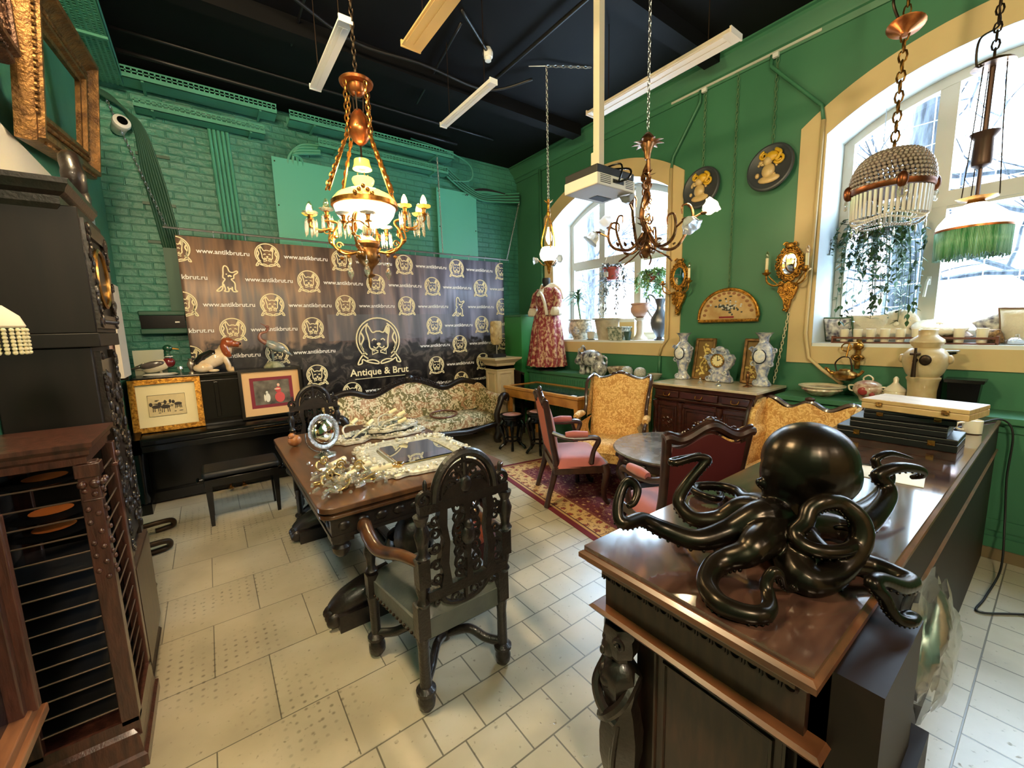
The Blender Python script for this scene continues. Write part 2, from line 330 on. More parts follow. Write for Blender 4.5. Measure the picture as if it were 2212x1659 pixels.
for k, c in enumerate(WC):
    b = B(); In = [(c-IH, SILL)]+arch(c, IH, IZ, IR)+[(c+IH, SILL)]
    for (y0, z0), (y1, z1) in zip(In, In[1:]): b.add([(XW-.012,y0,z0),(XW-.012,y1,z1),(XW+.42,c+(y1-c)*.97,z1-(.0 if z1 == SILL else .02)),(XW+.42,c+(y0-c)*.97,z0-(.0 if z0 == SILL else .02))], [(0,1,2,3)])
    b.box(XW-.005, XW+.42, c-IH, c+IH, SILL-.03, SILL+.001)
    struct('trim_%d' % (3+2*k), b, RVL, ang=30)
    Ou = [(c-OH, OB)]+arch(c, OH, OZ, ORI)+[(c+OH, OB)]; b = B(); n = len(In)
    In2 = [(y, z-.03 if z == SILL else z) for y, z in In]; Ou = [(y, SILL-.03 if z == OB else z) for y, z in Ou]
    vs = [(XW-.015, y, z) for y, z in In2]+[(XW-.015, y, z) for y, z in Ou]+[(XW, y, z) for y, z in Ou]
    b.add(vs, [(i, i+1, n+i+1, n+i) for i in range(n-1)]+[(n+i, n+i+1, 2*n+i+1, 2*n+i) for i in range(n-1)])
    b.box(XW-.015, XW, c-OH, c+OH, OB, SILL-.03)
    struct('trim_%d' % (4+2*k), b, CREAM, ang=0)
    # frame and panes
    X0, X1 = XW+.36, XW+.43; h = IH*.97; zs = IZ-.02
    wob = B(); O = [(c-h, SILL)]+arch(c, h, zs, IR)+[(c+h, SILL)]; I = [(c-h+.075, SILL+.08)]+arch(c, h-.075, zs-.02, IR-.06)+[(c+h-.075, SILL+.08)]
    N = len(O)
    for x in (X0, X1): wob.add([(x, y, z) for y, z in O+I], [(i, (i+1) % N, N+(i+1) % N, N+i) for i in range(N)])
    wob.add([(x, y, z) for x in (X0, X1) for y, z in I], [(i, i+1, N+i+1, N+i) for i in range(N-1)]+[(N-1, 0, N, 2*N-1)])
    for s in (-1, 1): wob.box(X0+.004, X1, c+s*.33-.055, c+s*.33+.055, SILL+.05, zs+.28)
    wob.box(X0+.002, X1, c-h+.05, c+h-.05, 2.59, 2.71)
    for s in (-1, 0, 1):   # thin inner sash edges
        y0, y1 = c+s*.66-(.275 if s == 0 else .27), c+s*.66+(.275 if s == 0 else .24)
        for zz in (SILL+.09, 2.58): wob.box(X0+.012, X1-.01, y0, y1, zz-.012, zz+.012)
    win = struct('window_%d' % (k+1), wob, PVC, ang=30)
    g = B(); g.add([(X0+.04, y, z) for y, z in O], [tuple(range(N))])
    struct('pane', g, GLASS, win, ang=0)
    hb = B(); hb.box(X0-.012, X0+.01, c+.33-.012, c+.33+.012, 1.96, 2.03); hb.tube([(X0-.02, c+.33, 2.0), (X0-.05, c+.33, 2.0), (X0-.05, c+.335, 1.98), (X0-.045, c+.345, 1.86)], .01, 8)
    obj('handle', hb, WHITEP, win)
# cornice along the window wall, picture rail, base panelling
b = B(); b.prism([(XW, ZC-.22), (XW-.02, ZC-.22), (XW-.03, ZC-.17), (XW-.05, ZC-.16), (XW-.07, ZC-.11), (XW-.12, ZC-.07), (XW-.14, ZC-.05), (XW-.14, ZC-.02), (XW-.17, ZC-.015), (XW-.17, ZC), (XW, ZC)], YR, YB)
struct('trim_9', b, GREEN, ang=30)
b = B(); b.box(XW-.35, XW-.001, YR, 1.62, 0, .96); b.box(XW-.38, XW-.001, YR, 1.62, .96, 1.0); b.box(XW-.365, XW-.35, YR, 1.62, .9, .935); b.box(XW-.375, XW-.35, YR, 1.62, .08, .16); b.box(XW-.36, XW-.35, YR, 1.62, .2, .28)
struct('trim_10', b, GREEN, ang=0)
b = B(); b.box(XW-.4, XW-.001, 2.8, 5.3, 0, .955); b.box(XW-.43, XW-.001, 2.78, 5.32, .955, 1.0); b.box(XW-.41, XW-.4, 2.8, 5.3, .3, .36)
for i in range(49): b.box(XW-.408, XW-.4, 2.84+i*.05, 2.875+i*.05, .4, .9)
struct('trim_11', b, GREEN, ang=0)
b = B(); b.box(XL, XW, YB-.02, YB, 0, .14)
struct('baseboard_back', b, GREEN, ang=0)
struct('trim_12', B().box(XW-.39, XW-.35, YR, 1.62, 0, .08), mat('brown_base_stone', (120,100,72), .5), ang=0)
# ---------------- outside ----------------
SNOW = mat('snow', (232,238,245), .8)
struct('trim_13', B().box(5.1, 40, -25, 40, .55, .6), SNOW, ang=0)
BARK = mat('bark', (84,86,96), .9, 0, col2=(34,36,44), scale=9, stretch=(2,2,.35), bump=1, bscale=12)
def trunk(x, y, r, label, grp=None, lean=0, br=0, seed=1):
    random.seed(seed); t = thing('bare_tree', label, 'tree', (x, y, .6), 0, grp); b = B(); pts = [(lean*z*z*.05, .05*sin(z*1.3), z) for z in [0,.4,1,2,3,4,5,6.5,8]]
    b.tube(pts, [r*1.4, r*1.1, r, r*.95, r*.9, r*.86, r*.8, r*.7, r*.6], 16); obj('trunk', b, BARK, t)
    if br:
        b = B()
        def branch(p, d, L, rr, dep):
            pts = [V(p)]; d = V(d).normalized()
            for i in range(6):
                d = (d+V((random.uniform(-.25,.25), random.uniform(-.28,.28), random.uniform(-.2,.25)))).normalized(); pts.append(pts[-1]+d*L/6)
            b.tube(pts, [rr*(1-.8*i/6) for i in range(7)], 5)
            if dep:
                for k in range(4):
                    i = random.randint(1, 5); branch(pts[i], d+V((random.uniform(-.5,.5), random.uniform(-1,1), random.uniform(-.6,.9))), L*.6, rr*.5, dep-1)
        for i in range(br): branch((0, 0, 1.2+i*.33), (random.uniform(-.3,.3), random.choice((-1,1)), random.uniform(.0,.6)), 2.4, r*.28, 2)
        obj('branches', b, BARK, t)
trunk(7.2, 1.27, .22, 'thick grey tree trunk seen through the left light of the near window', lean=.12)
trunk(8.2, -.05, .16, 'bare branching tree seen through the near window behind the fringed lamp', br=13, seed=5)
trunk(10, 5.2, .15, 'bare tree beyond the far arched window', br=10, seed=9)
trunk(13.5, 12.5, .2, 'bare tree at the left edge of the far window view', br=9, seed=12)
t = thing('brick_building', 'pale red brick building across the snowy street', 'building', (20, 2, .6))
b = B(); b.box(0, 5, -16, 26, 0, 5.2); obj('wall', b, mat('pink_brick', (196,160,150), .8, 0, col2=(178,140,132), scale=6), t, ang=0)
b = B(); b.box(-.2, 5.2, -16.2, 26.2, 5.2, 5.5); obj('roof', b, SNOW, t, ang=0)
for i in range(9):
    w_ = obj('window', B().box(-.06, 0, -13+i*4, -11.4+i*4, 1.6, 3.9), WHITEP, t, ang=0); obj('pane', B().box(-.07, -.06, -12.9+i*4, -11.5+i*4, 1.7, 3.8), mat('dark_pane', (110,120,135), .2), w_, ang=0)
b = B()
for i in range(17): b.tube([(5.35, -.9+i*.2, 1.3), (5.35, -.9+i*.2, 3.9)], .0045, 4)
for i in range(13):
    z = 1.4+i*.2; b.tube([(5.35, -.95+k*.2, z+.012*sin(k*2.1+i)) for k in range(17)], .0045, 4)
tag(obj('window_grille', b, STEEL), 'thin wire security grille outside the near window', 'grille')
# ---------------- counter and octopus ----------------
TOPW = mat('counter_top', (92,64,52), .1, 0, col2=(58,38,32), scale=9, spec=.9, coat=1, stretch=(.6,2.5,1))
EDGEW = mat('counter_edge_wood', (112,68,42), .3, 0, col2=(76,44,27), scale=12, coat=.3, stretch=(1,.4,3))
t = thing('shop_counter', 'long glossy brown carved wooden counter carrying the octopus', 'counter', (0, 0, 0))
b = B(); b.prism([(.905,.24),(4.26,.24),(4.26,.865),(.905,.865)], .985, 1.0, 'z'); top = obj('countertop', b, TOPW, t, ang=0)
b = B(); prof = [(0,.985),(.012,.988),(.022,.98),(.022,.965),(.008,.958),(.004,.948),(-.02,.944),(-.03,.93),(-.03,.91)]
b.mould(prof, 1.665, .3, 2.575, .552); obj('edge_moulding', b, EDGEW, t, ang=20)
b = B(); b.box(.975, 4.26, .27, .835, .78, .93); fr = obj('frieze', b, BROWNWOOD, t)
b = B()
for i in range(14):
    y = .3+i*.04; b.tube([(.972, y+.013*cos(a), .885+.013*sin(a)) for a in [pi+pi*k/6 for k in range(7)]], .004, 5); b.box(.968, .974, y+.017, y+.021, .87, .9); b.box(.968, .974, y+.024, y+.027, .872, .9)
obj('carved_notch_band', b, mat('dark_recess', (46,26,18), .5), fr)
b = B(); b.mould([(-.02,.735),(.01,.74),(.03,.748),(.045,.765),(.05,.772),(.04,.78),(-.02,.781)], 1.645, .275, 2.63, .55); obj('ledge_moulding', b, EDGEW, t, ang=20)
b = B(); b.box(1.06, 4.26, .28, .77, .1, .74); b.box(1.03, 4.26, .26, .8, 0, .1); obj('body', b, BROWNWOOD, t)
b = B()
for (y0, y1) in ((.32, .68),):
    b.prism([(y0,.16),(y1,.16),(y1,.69),(y0,.69)], 1.035, 1.06, 'x')
    for k in (0, 1): b.tube([(1.034, a, c_) for a, c_ in ((y0+.03*k,.16+.03*k),(y1-.03*k,.16+.03*k),(y1-.03*k,.69-.03*k),(y0+.03*k,.69-.03*k))], .008, 6, True)
obj('end_panel', b, BROWNWOOD, t)
b = B()
for i in range(4):
    x0, x1 = 1.25+i*.75, 1.9+i*.75; b.box(x0, x1, .77, .785, .18, .66); b.tube([(x, .787, z) for x, z in ((x0,.18),(x1,.18),(x1,.66),(x0,.66))], .01, 6, True)
obj('front_panel', b, BROWNWOOD, t)
b = B(); b.box(1.0, 4.26, .235, .285, 0, .95); b.box(1.0, 1.35, .15, .29, 0, .955); b.box(1.0, 1.44, .125, .29, 0, .6); obj('back_board', b, mat('dark_brown_board', (27,16,13), .5, spec=.3), t)
# carved figure under the corner
b = B(); cx, cyy = 1.0, .79
b.lathe([(.04,.1),(.055,.12),(.05,.16),(.06,.2),(.07,.26),(.072,.34),(.06,.42),(.05,.45),(.062,.5),(.066,.54),(.05,.585),(.03,.6),(.03,.615),(.05,.63),(.055,.66),(.05,.69),(.06,.71),(.055,.735)], 14, (cx, cyy, 0), lob=.06, nl=7)
b.ell((cx-.035, cyy+.02, .53), (.034,.03,.03)); b.ell((cx-.02, cyy+.045, .53), (.03,.034,.03)); b.ell((cx-.03, cyy+.02, .645), (.03,.03,.04)); b.ell((cx-.055, cyy+.03, .64), (.012,.01,.016))
b.tube(smooth([(cx, cyy+.06, .56), (cx-.05, cyy+.06, .5), (cx-.07, cyy+.02, .45), (cx-.06, cyy-.03, .42)]), .018, 8); b.tube(smooth([(cx+.02, cyy-.05, .56), (cx-.05, cyy-.05, .5), (cx-.075, cyy-.01, .44), (cx-.06, cyy+.03, .4)]), .018, 8)
for k in range(5): b.scroll((cx-.06+.01*k, cyy-.04+.02*k, .7-.01*k), .02, 1.2, k, .008, 'x')
for k in range(7): b.tube(smooth([(cx-.05+.008*k, cyy-.03+.012*k, .4), (cx-.075+.01*k, cyy-.03+.014*k, .28), (cx-.06+.01*k, cyy-.02+.012*k, .14)]), .009, 6)
b.lathe([(.09,0),(.09,.06),(.075,.08),(.05,.11)], 4, (cx, cyy, 0))
obj('carved_figure', b, DARKWOOD, t)
OCTM = mat('octopus_bronze', (50,41,31), .27, .75, col2=(26,21,17), scale=7, spec=.6)
OT=[([(1.253,0.458,1.150),(1.246,0.484,1.140),(1.171,0.541,1.090),(1.087,0.595,1.070),(1.037,0.673,1.090),(0.989,0.710,1.120),(0.918,0.713,1.130),(0.903,0.726,1.141),(0.920,0.744,1.175),(0.952,0.753,1.214),(0.971,0.743,1.236),(0.971,0.715,1.220),(0.943,0.705,1.189),(0.917,0.710,1.182)],[.055,.045,.036,.03,.026,.022,.019,.017,.016,.015,.014,.013,.011,.008]),
([(1.293,0.464,1.150),(1.346,0.573,1.100),(1.310,0.634,1.050),(1.263,0.695,1.040),(1.264,0.745,1.060),(1.276,0.765,1.090),(1.311,0.750,1.147),(1.354,0.727,1.200),(1.371,0.718,1.221),(1.338,0.744,1.228),(1.262,0.773,1.218),(1.267,0.794,1.218),(1.327,0.776,1.223),(1.383,0.749,1.231)],[.05,.04,.032,.026,.024,.022,.019,.016,.015,.014,.013,.012,.01,.007]),
([(1.437,0.517,1.120),(1.549,0.610,1.050),(1.581,0.674,1.030),(1.628,0.727,1.030),(1.628,0.795,1.030),(1.567,0.853,1.030),(1.514,0.847,1.030),(1.491,0.783,1.030),(1.520,0.745,1.025),(1.584,0.770,1.020),(1.578,0.787,1.020)],[.04,.032,.026,.022,.02,.018,.016,.014,.012,.01,.007]),
([(1.167,0.415,1.140),(1.156,0.453,1.100),(1.105,0.464,1.080),(1.069,0.499,1.060),(1.027,0.513,1.045),(0.970,0.496,1.030),(0.932,0.450,1.025),(0.939,0.405,1.022),(0.967,0.369,1.022),(1.011,0.366,1.020),(1.045,0.383,1.030),(1.058,0.394,1.050),(1.074,0.386,1.080),(1.087,0.376,1.070),(1.100,0.372,1.040),(1.124,0.364,1.020),(1.154,0.363,1.012)],[.06,.045,.036,.03,.028,.027,.025,.023,.021,.019,.017,.015,.013,.012,.011,.009,.006]),
([(1.189,0.399,1.100),(1.189,0.371,1.040),(1.205,0.326,1.030),(1.277,0.303,1.045),(1.335,0.287,1.090),(1.357,0.284,1.130),(1.358,0.299,1.170),(1.342,0.332,1.200),(1.293,0.355,1.210),(1.264,0.376,1.190),(1.240,0.377,1.160),(1.225,0.392,1.130),(1.208,0.372,1.110),(1.231,0.329,1.100),(1.294,0.295,1.100),(1.364,0.294,1.110),(1.404,0.321,1.110),(1.400,0.357,1.100)],[.06,.045,.036,.032,.03,.028,.026,.024,.023,.022,.021,.021,.02,.019,.017,.014,.011,.007]),
([(1.392,0.425,1.120),(1.525,0.399,1.050),(1.534,0.349,1.050),(1.573,0.320,1.070),(1.662,0.309,1.096),(1.739,0.308,1.121),(1.761,0.321,1.149),(1.744,0.339,1.179),(1.797,0.304,1.203),(1.882,0.264,1.188),(1.917,0.259,1.161),(1.937,0.290,1.139)],[.05,.04,.034,.03,.028,.025,.023,.021,.019,.016,.013,.008]),
([(1.427,0.436,1.120),(1.606,0.438,1.050),(1.700,0.387,1.040),(1.897,0.369,1.040),(2.014,0.364,1.073),(2.049,0.370,1.109),(2.031,0.399,1.128),(2.032,0.404,1.159),(2.093,0.374,1.174),(2.185,0.326,1.144)],[.045,.036,.03,.026,.023,.02,.017,.015,.012,.006]),
([(1.199,0.375,1.100),(1.286,0.347,1.050),(1.353,0.308,1.035),(1.393,0.263,1.030),(1.388,0.210,1.030),(1.390,0.185,1.025),(1.315,0.193,1.040),(1.239,0.218,1.076),(1.198,0.223,1.078),(1.216,0.205,1.048),(1.223,0.194,1.021),(1.238,0.179,0.996),(1.262,0.160,0.988),(1.300,0.157,0.984),(1.283,0.171,0.995),(1.255,0.179,0.996)],[.05,.042,.034,.028,.024,.021,.02,.018,.017,.016,.015,.014,.012,.011,.009,.006]),
]
t = thing('octopus_sculpture', 'dark bronze octopus sculpture with curling tentacles on the counter', 'sculpture', (1.3, .5, 1.0))
OO = V((1.3, .5, 1.0)); b = B(); hd = M4.Rotation(rad(-36), 4, 'Z')
b.ell(V((1.435,.44,1.272))-OO, (.128,.12,.118), 32, 24, hd); b.ell(V((1.455,.425,1.235))-OO, (.115,.11,.105), 24, 16, hd); b.ell(V((1.39,.462,1.235))-OO, (.09,.09,.11), 24, 16, hd)
b.ell(V((1.375,.468,1.19))-OO, (.075,.07,.08), 20, 14); b.ell(V((1.352,.468,1.13))-OO, (.062,.06,.09), 20, 14); b.ell(V((1.338,.462,1.07))-OO, (.085,.08,.075), 20, 14)
b.ell(V((1.322,.52,1.205))-OO, (.018,.018,.018)); b.ell(V((1.335,.50,1.185))-OO, (.028,.026,.03)); b.ell(V((1.36,.44,1.19))-OO, (.03,.03,.03)); b.ell(V((1.325,.503,1.15))-OO, (.03,.03,.02))
sk = B()
for pts, r in OT:
    pts = [(1.345, .465, 1.1)]+pts[1:]
    P = smooth([V(p)-OO for p in pts], 7); R = lerps(r, len(P)); b.tube(P, R, 14); b.ell(P[0], R[0]*1.02, 14, 10)
    for i in range(18, len(P)-10, 2):
        tt = (P[i+1]-P[i-1]).normalized(); dn = V((0,0,-1)); q = dn-tt*dn.dot(tt); q = q.normalized() if q.length > .3 else tt.orthogonal().normalized(); sd = tt.cross(q)
        for s in (-1, 1):
            c = P[i]+(q*.8+sd*.55*s).normalized()*R[i]*.98
            if (c+OO).z > 1.004 or (c+OO).y < .22: sk.ell(c, R[i]*.2, 6, 4)
for k in range(9):   # web between the arms
    a = 2*pi*k/9; b.ell((.045+.07*cos(a), -.03+.05*sin(a), .055), (.06,.05,.045), 12, 8)
o = obj('body_and_tentacles', b, OCTM, t, ang=180)
md = o.modifiers.new('fuse', 'REMESH'); md.mode = 'VOXEL'; md.voxel_size = .0042; md.use_smooth_shade = True
md = o.modifiers.new('relax', 'SMOOTH'); md.iterations = 5; md.factor = .5
obj('suckers', sk, OCTM, t, ang=180)['kind'] = 'stuff'
e = B(); e.ell(V((1.317,.527,1.208))-OO, .011); obj('eye', e, BLACKL, t, ang=180)
# black and wooden cases, mug, papers, plastic bag, cord
CASEB = mat('black_case', (16,17,19), .35, 0, spec=.5)
def case(name, label, x0, x1, y0, y1, z, h, rz, m, clasps=2, m2=BRASS, g=None):
    cx, cy_ = (x0+x1)/2, (y0+y1)/2; t = thing(name, label, 'case', (cx, cy_, z), rz, g); hx, hy = (x1-x0)/2, (y1-y0)/2
    obj('base', B().box(-hx, hx, -hy, hy, 0, h*.58), m, t, ang=0, bev=.004); obj('lid', B().box(-hx, hx, -hy, hy, h*.6, h), m, t, ang=0, bev=.004)
    for k in range(clasps):
        y = hy*(.62 if k else -.62)
        q = B(); q.box(-hx-.008, -hx, y-.014, y+.014, h*.35, h*.75); q.tube([(-hx-.009, y-.012, h*.5), (-hx-.013, y, h*.4), (-hx-.009, y+.012, h*.5)], .003, 5); obj('clasp', q, m2, t)
    return t
WOODC = mat('pale_wood_case', (200,172,122), .4, 0, col2=(176,144,96), scale=8, stretch=(6,1,1))
case('instrument_case', 'widest black case at the bottom of the stack on the counter', 3.0, 3.26, .29, .79, 1.001, .068, 0, CASEB, 2, BRASS)
case('instrument_case', 'middle black case of the stack, between a wider and a smaller one', 3.01, 3.25, .335, .735, 1.07, .055, .02, CASEB, 0)
case('instrument_case', 'smaller black case directly under the pale wooden box', 3.04, 3.26, .32, .69, 1.126, .05, .12, CASEB, 2, BRASS)
case('wooden_box', 'flat pale wooden box with two brass clasps, topmost of the stack', 3.0, 3.27, .235, .675, 1.177, .058, -.17, WOODC, 2, OLDGOLD)
CERW = mat('white_ceramic', (226,220,204), .25, 0, coat=.3)
t = thing('mug', 'white mug on the far end of the counter behind the cases', 'mug', (3.6, .3, 1.001))
b = B(); b.lathe([(.036,0),(.042,.004),(.043,.08),(.04,.081),(.038,.01),(0,.008)], 20); obj('body', b, CERW, t)
b = B(); b.tube(smooth([(-.03,.03,.065),(-.05,.055,.06),(-.05,.058,.03),(-.03,.032,.02)]), .006, 8); obj('handle', b, CERW, t)
PAPER = mat('paper', (226,224,216), .7)
b = B(); b.prism([(-.08,-.15),(.1,-.15),(.1,.12),(-.08,.12)], 0, .003, 'z'); o = obj('paper_sheet', b, PAPER, ang=0); o.location = (2.36, .46, 1.001); o.rotation_euler = (0,0,.12); tag(o, 'white paper sheet lying on the counter behind the octopus', 'paper')
b = B(); b.tube([(0,-.07,0),(0,.07,0)], .004, 8); o = obj('pen', b, BLACKL); o.location = (2.44,.54,1.009); o.rotation_euler = (0,0,.5); tag(o, 'slim dark pen on the white paper', 'pen')
bagm = glassy('bag_plastic', (225,228,228), .25, .3)
random.seed(3); b = B()
def bagf(u, v):
    a = 2*pi*u; z = .93-.4*v; r = (.03+.09*sin(pi*min(1, v*.8+.1)))*(1+.16*sin(a*3+v*9)+.1*sin(a*7+v*15)); return (1.6+r*1.5*cos(a)+.05*v, .17+max(-.06, min(.06, r*.5*sin(a))), z+.02*sin(a*5))
b.grid(bagf, 26, 16, True); tag(obj('plastic_bag', b, bagm, ang=60), 'crumpled clear plastic bag hanging behind the counter', 'bag')
b = B(); b.tube(smooth([(3.3,.4,1.01),(3.6,.38,1.008),(3.95,.3,1.006),(4.2,.22,1.0),(4.24,.17,.9),(4.25,.17,.6),(4.22,.15,.3),(4.0,.13,.06),(3.6,.16,.012),(3.4,.17,.01),(3.55,.02,.01),(3.9,-.3,.01)], 8), .006, 6)
tag(obj('power_cord', b, BLACKM, ang=180), 'black power cord hanging from the counter end to the floor', 'cord')
# things on the green ledge under the near window
FLOR = mat('floral_china', (228,216,190), .22, 0, col2=(150,96,84), scale=16, coat=.4)
PLAINC = mat('cream_china', (226,212,182), .22, 0, coat=.4, var=.1, scale=10)
t = thing('soup_tureen', 'wide floral china basin on the ledge behind the yellow armchair', 'basin', (4.46, 1.31, 1.0))
b = B(); b.lathe([(.07,0),(.09,.01),(.12,.03),(.155,.06),(.15,.08)], 28); obj('body', b, FLOR, t)
b = B(); b.lathe([(.15,.078),(.175,.088),(.178,.098),(.165,.1),(.14,.085),(.1,.05),(0,.04)], 28, lob=.015, nl=12); obj('rim', b, PLAINC, t)
t = thing('tureen', 'china tureen with red flowers and a looped lid handle', 'tureen', (4.47, .99, 1.0))
b = B(); b.lathe([(.05,0),(.055,.02),(.06,.03),(.095,.07),(.1,.1),(.09,.125),(.085,.13)], 24); bd = obj('body', b, FLOR, t)
for s in (-1, 1): b = B(); b.tube(smooth([(0,s*.09,.12),(0,s*.125,.115),(0,s*.12,.08),(0,s*.095,.07)]), .007, 8); obj('handle', b, PLAINC, t)
b = B(); b.lathe([(.092,.13),(.09,.137),(.07,.155),(.035,.17),(.0,.173)], 24); ld = obj('lid', b, FLOR, t); b = B(); b.tube(smooth([(0,-.028,.165),(0,-.03,.19),(0,0,.212),(0,.03,.19),(0,.028,.165)]), .006, 8); obj('knob', b, PLAINC, ld)
b = B(); b.ell((-.09,.01,.085), (.012,.035,.035)); b.ell((-.08,-.05,.06), (.012,.02,.02)); obj('painted_flowers', b, mat('red_flower', (146,52,48), .3), bd)
t = thing('tureen', 'small plain china tureen with a pointed lid beside the stoneware filter', 'tureen', (4.47, .815, 1.0))
b = B(); b.lathe([(.04,0),(.05,.015),(.07,.05),(.072,.085),(.066,.1)], 20); obj('body', b, PLAINC, t)
b = B(); b.lathe([(.072,.1),(.066,.115),(.03,.15),(.016,.17),(.018,.2),(.008,.215),(0,.218)], 20); obj('lid', b, PLAINC, t)
for s in (-1, 1): b = B(); b.tube(smooth([(0,s*.066,.09),(0,s*.1,.1),(0,s*.09,.06),(0,s*.068,.055)]), .006, 8); obj('handle', b, PLAINC, t)
STONEW = mat('stoneware', (206,188,148), .35, 0, col2=(176,150,108), scale=7, coat=.2)
t = thing('water_filter', 'tall cream stoneware water filter with a dark metal tap', 'water filter', (4.44, .655, 1.0))
b = B(); b.lathe([(.088,0),(.092,.02),(.085,.05),(.083,.12),(.092,.2),(.098,.212),(.1,.225),(.088,.235)], 28); obj('lower_vessel', b, STONEW, t)
b = B(); b.lathe([(.086,.235),(.1,.25),(.11,.27),(.13,.33),(.132,.37),(.125,.41),(.1,.445),(.07,.46)], 28); up = obj('upper_vessel', b, STONEW, t)
for s in (-1, 1): b = B(); b.ell((0,s*.132,.37), (.03,.022,.035)); obj('lug', b, STONEW, up)
b = B(); b.lathe([(.07,.455),(.085,.47),(.1,.5),(.095,.52),(.062,.545),(.055,.56),(.056,.59),(.052,.595),(0,.59)], 24); obj('lid', b, STONEW, t)
DARKM = mat('dark_metal', (58,46,36), .4, .8)
b = B(); b.tube([(-.12,.03,.37),(-.15,.035,.36)], .014, 8); b.tube([(-.15,.035,.46),(-.15,.035,.24)], [.008,.015,][0:2], 8); b.tube([(-.15,.005,.415),(-.15,.065,.415)], .009, 8); b.ell((-.135,-.02,.37), (.012,.035,.04)); obj('tap', b, DARKM, t)
t = thing('table_scale', 'black cast stand with two flared shelves beside the water filter', 'stand', (4.52, .44, 1.0))
b = B(); b.frus(0, (.06,.09), .05, (.07,.075)); b.frus(.05, (.07,.075), .2, (.075,.085)); b.frus(.2, (.085,.1), .225, (.09,.105)); obj('box', b, BLACKL, t)
b = B(); b.prism([(.12,.0),(.12,.36),(.1,.4),(.06,.41),(.06,.425),(.17,.425),(.17,.0)], -.03, .03, 'x'); b.m = M4.Translation((0,-.0,0)); obj('column', b, BLACKL, t)
b = B(); b.box(-.045,.045,.05,.16,.425,.435); obj('top_plate', b, STEEL, t)
t = thing('hanging_kettle', 'brass wall kettle hanging from a bracket under the window', 'kettle', (4.5, 1.16, 1.15))
b = B(); b.lathe([(0,0),(.05,.005),(.085,.03),(.09,.055),(.075,.075),(.05,.085),(.045,.09),(.04,.1),(.0,.105)], 24); b.tube(smooth([(0,.06,.05),(0,.11,.07),(0,.135,.1),(0,.15,.1)]), [.02]*6+[.014]*6+[.01]*7, 10); b.tube(smooth([(0,-.06,.05),(0,-.1,.06),(0,-.125,.095)]), [.018]*6+[.012]*7, 10); obj('body', b, BRASS, t)
b = B(); b.tube(smooth([(0,.06,.08),(0,.075,.15),(0,.04,.2),(0,.0,.21),(0,-.03,.19),(0,-.05,.08)]), .006, 8); obj('bail_handle', b, DARKM, t)
b = B(); b.tube([(.12,-.05,.1),(.12,-.05,.36)], .02, 8); b.ell((.11,-.05,.2), (.02,.05,.03)); b.ell((.11,-.05,.3), (.02,.04,.04)); b.tube([(.12,-.05,.33),(.02,-.01,.33),(.0,0,.21)], .008, 8); b.tube([(.06,.02+.035*cos(2*pi*k/14),.29+.035*sin(2*pi*k/14)) for k in range(14)], .006, 6, True); b.tube([(.06,-.06+.028*cos(2*pi*k/14),.2+.028*sin(2*pi*k/14)) for k in range(14)], .006, 6, True); obj('bracket', b, BRASS, t)
# sill of the near window: cup rack, cushions
RACK = mat('rack_wood', (112,62,40), .4, 0, col2=(84,44,28), scale=10)
t = thing('cup_rack', 'long narrow wooden rack on the sill holding white cups', 'rack', (4.73, .825, 1.47))
b = B(); b.box(-.045,.045,-.5,.5,0,.012); obj('base', b, RACK, t, ang=0)
for s in (-1, 1): b = B(); b.box(-.045,.045,s*.5-.008,s*.5+.008,.0,.065); obj('end_board', b, RACK, t, ang=0)
for s in (-1, 1): b = B(); b.box(s*.042-.004,s*.042+.004,-.5,.5,.042,.056); obj('rail', b, RACK, t, ang=0)
cu = None
CL = ['leftmost white cup in the rack on the window sill', 'second white cup from the left in the sill rack', 'third white cup from the left in the sill rack', 'fourth white cup from the left in the sill rack', 'fifth white cup from the left in the sill rack', 'sixth white cup in the sill rack, partly behind the stoneware filter', 'second white cup from the right in the sill rack', 'rightmost white cup in the rack on the window sill']
for i, y in enumerate((1.248, 1.152, 1.06, .965, .865, .765, .525, .405)):
    if cu is None:
        b = B(); b.lathe([(.026,0),(.028,.004),(.033,.11),(.035,.112),(.033,.113),(.026,.008),(0,.006)], 18); cu = obj('cup', b, mat('white_cup', (228,218,190), .35)); c = cu
    else: c = dup(cu, (0,0,0))
    c.location = (4.73, y, 1.483); tag(c, CL[i], 'cup', 'white cups in the sill rack')
CUSW = mat('cushion_cream', (226,214,190), .8, 0, var=.12, scale=9, bump=.3, bscale=60)
TOILE = mat('toile_fabric', (226,220,208), .8, 0, col2=(88,84,100), scale=22)
def pillow(name, label, loc, rot, w_, h, th, m, trim=None, r=.8):
    t = thing(name, label, 'cushion', loc); t.rotation_euler = rot; b = B()
    def f(s):
        def g(u, v):
            x, y = 2*u-1, 2*v-1; k = (max(0, (1-x**4)*(1-y**4)))**.5; return (x*w_/2*(1-.06*(1-y*y)), s*th/2*k, y*h/2*(1-.06*(1-x*x)))
        return g
    b.grid(f(1), 14, 14); b.grid(f(-1), 14, 14); obj('cover', b, m, t, ang=180)
    if trim:
        P = [(x*w_/2*(1-.06*(1-y*y)), 0, y*h/2*(1-.06*(1-x*x))) for x, y in [(-1+i/5,-1) for i in range(11)]+[(1,-1+i/5) for i in range(1,11)]+[(1-i/5,1) for i in range(1,11)]+[(-1,1-i/5) for i in range(1,10)]]
        b = B(); b.tube(P, .009, 6, True); obj('piping', b, trim, t, ang=180)
    return t
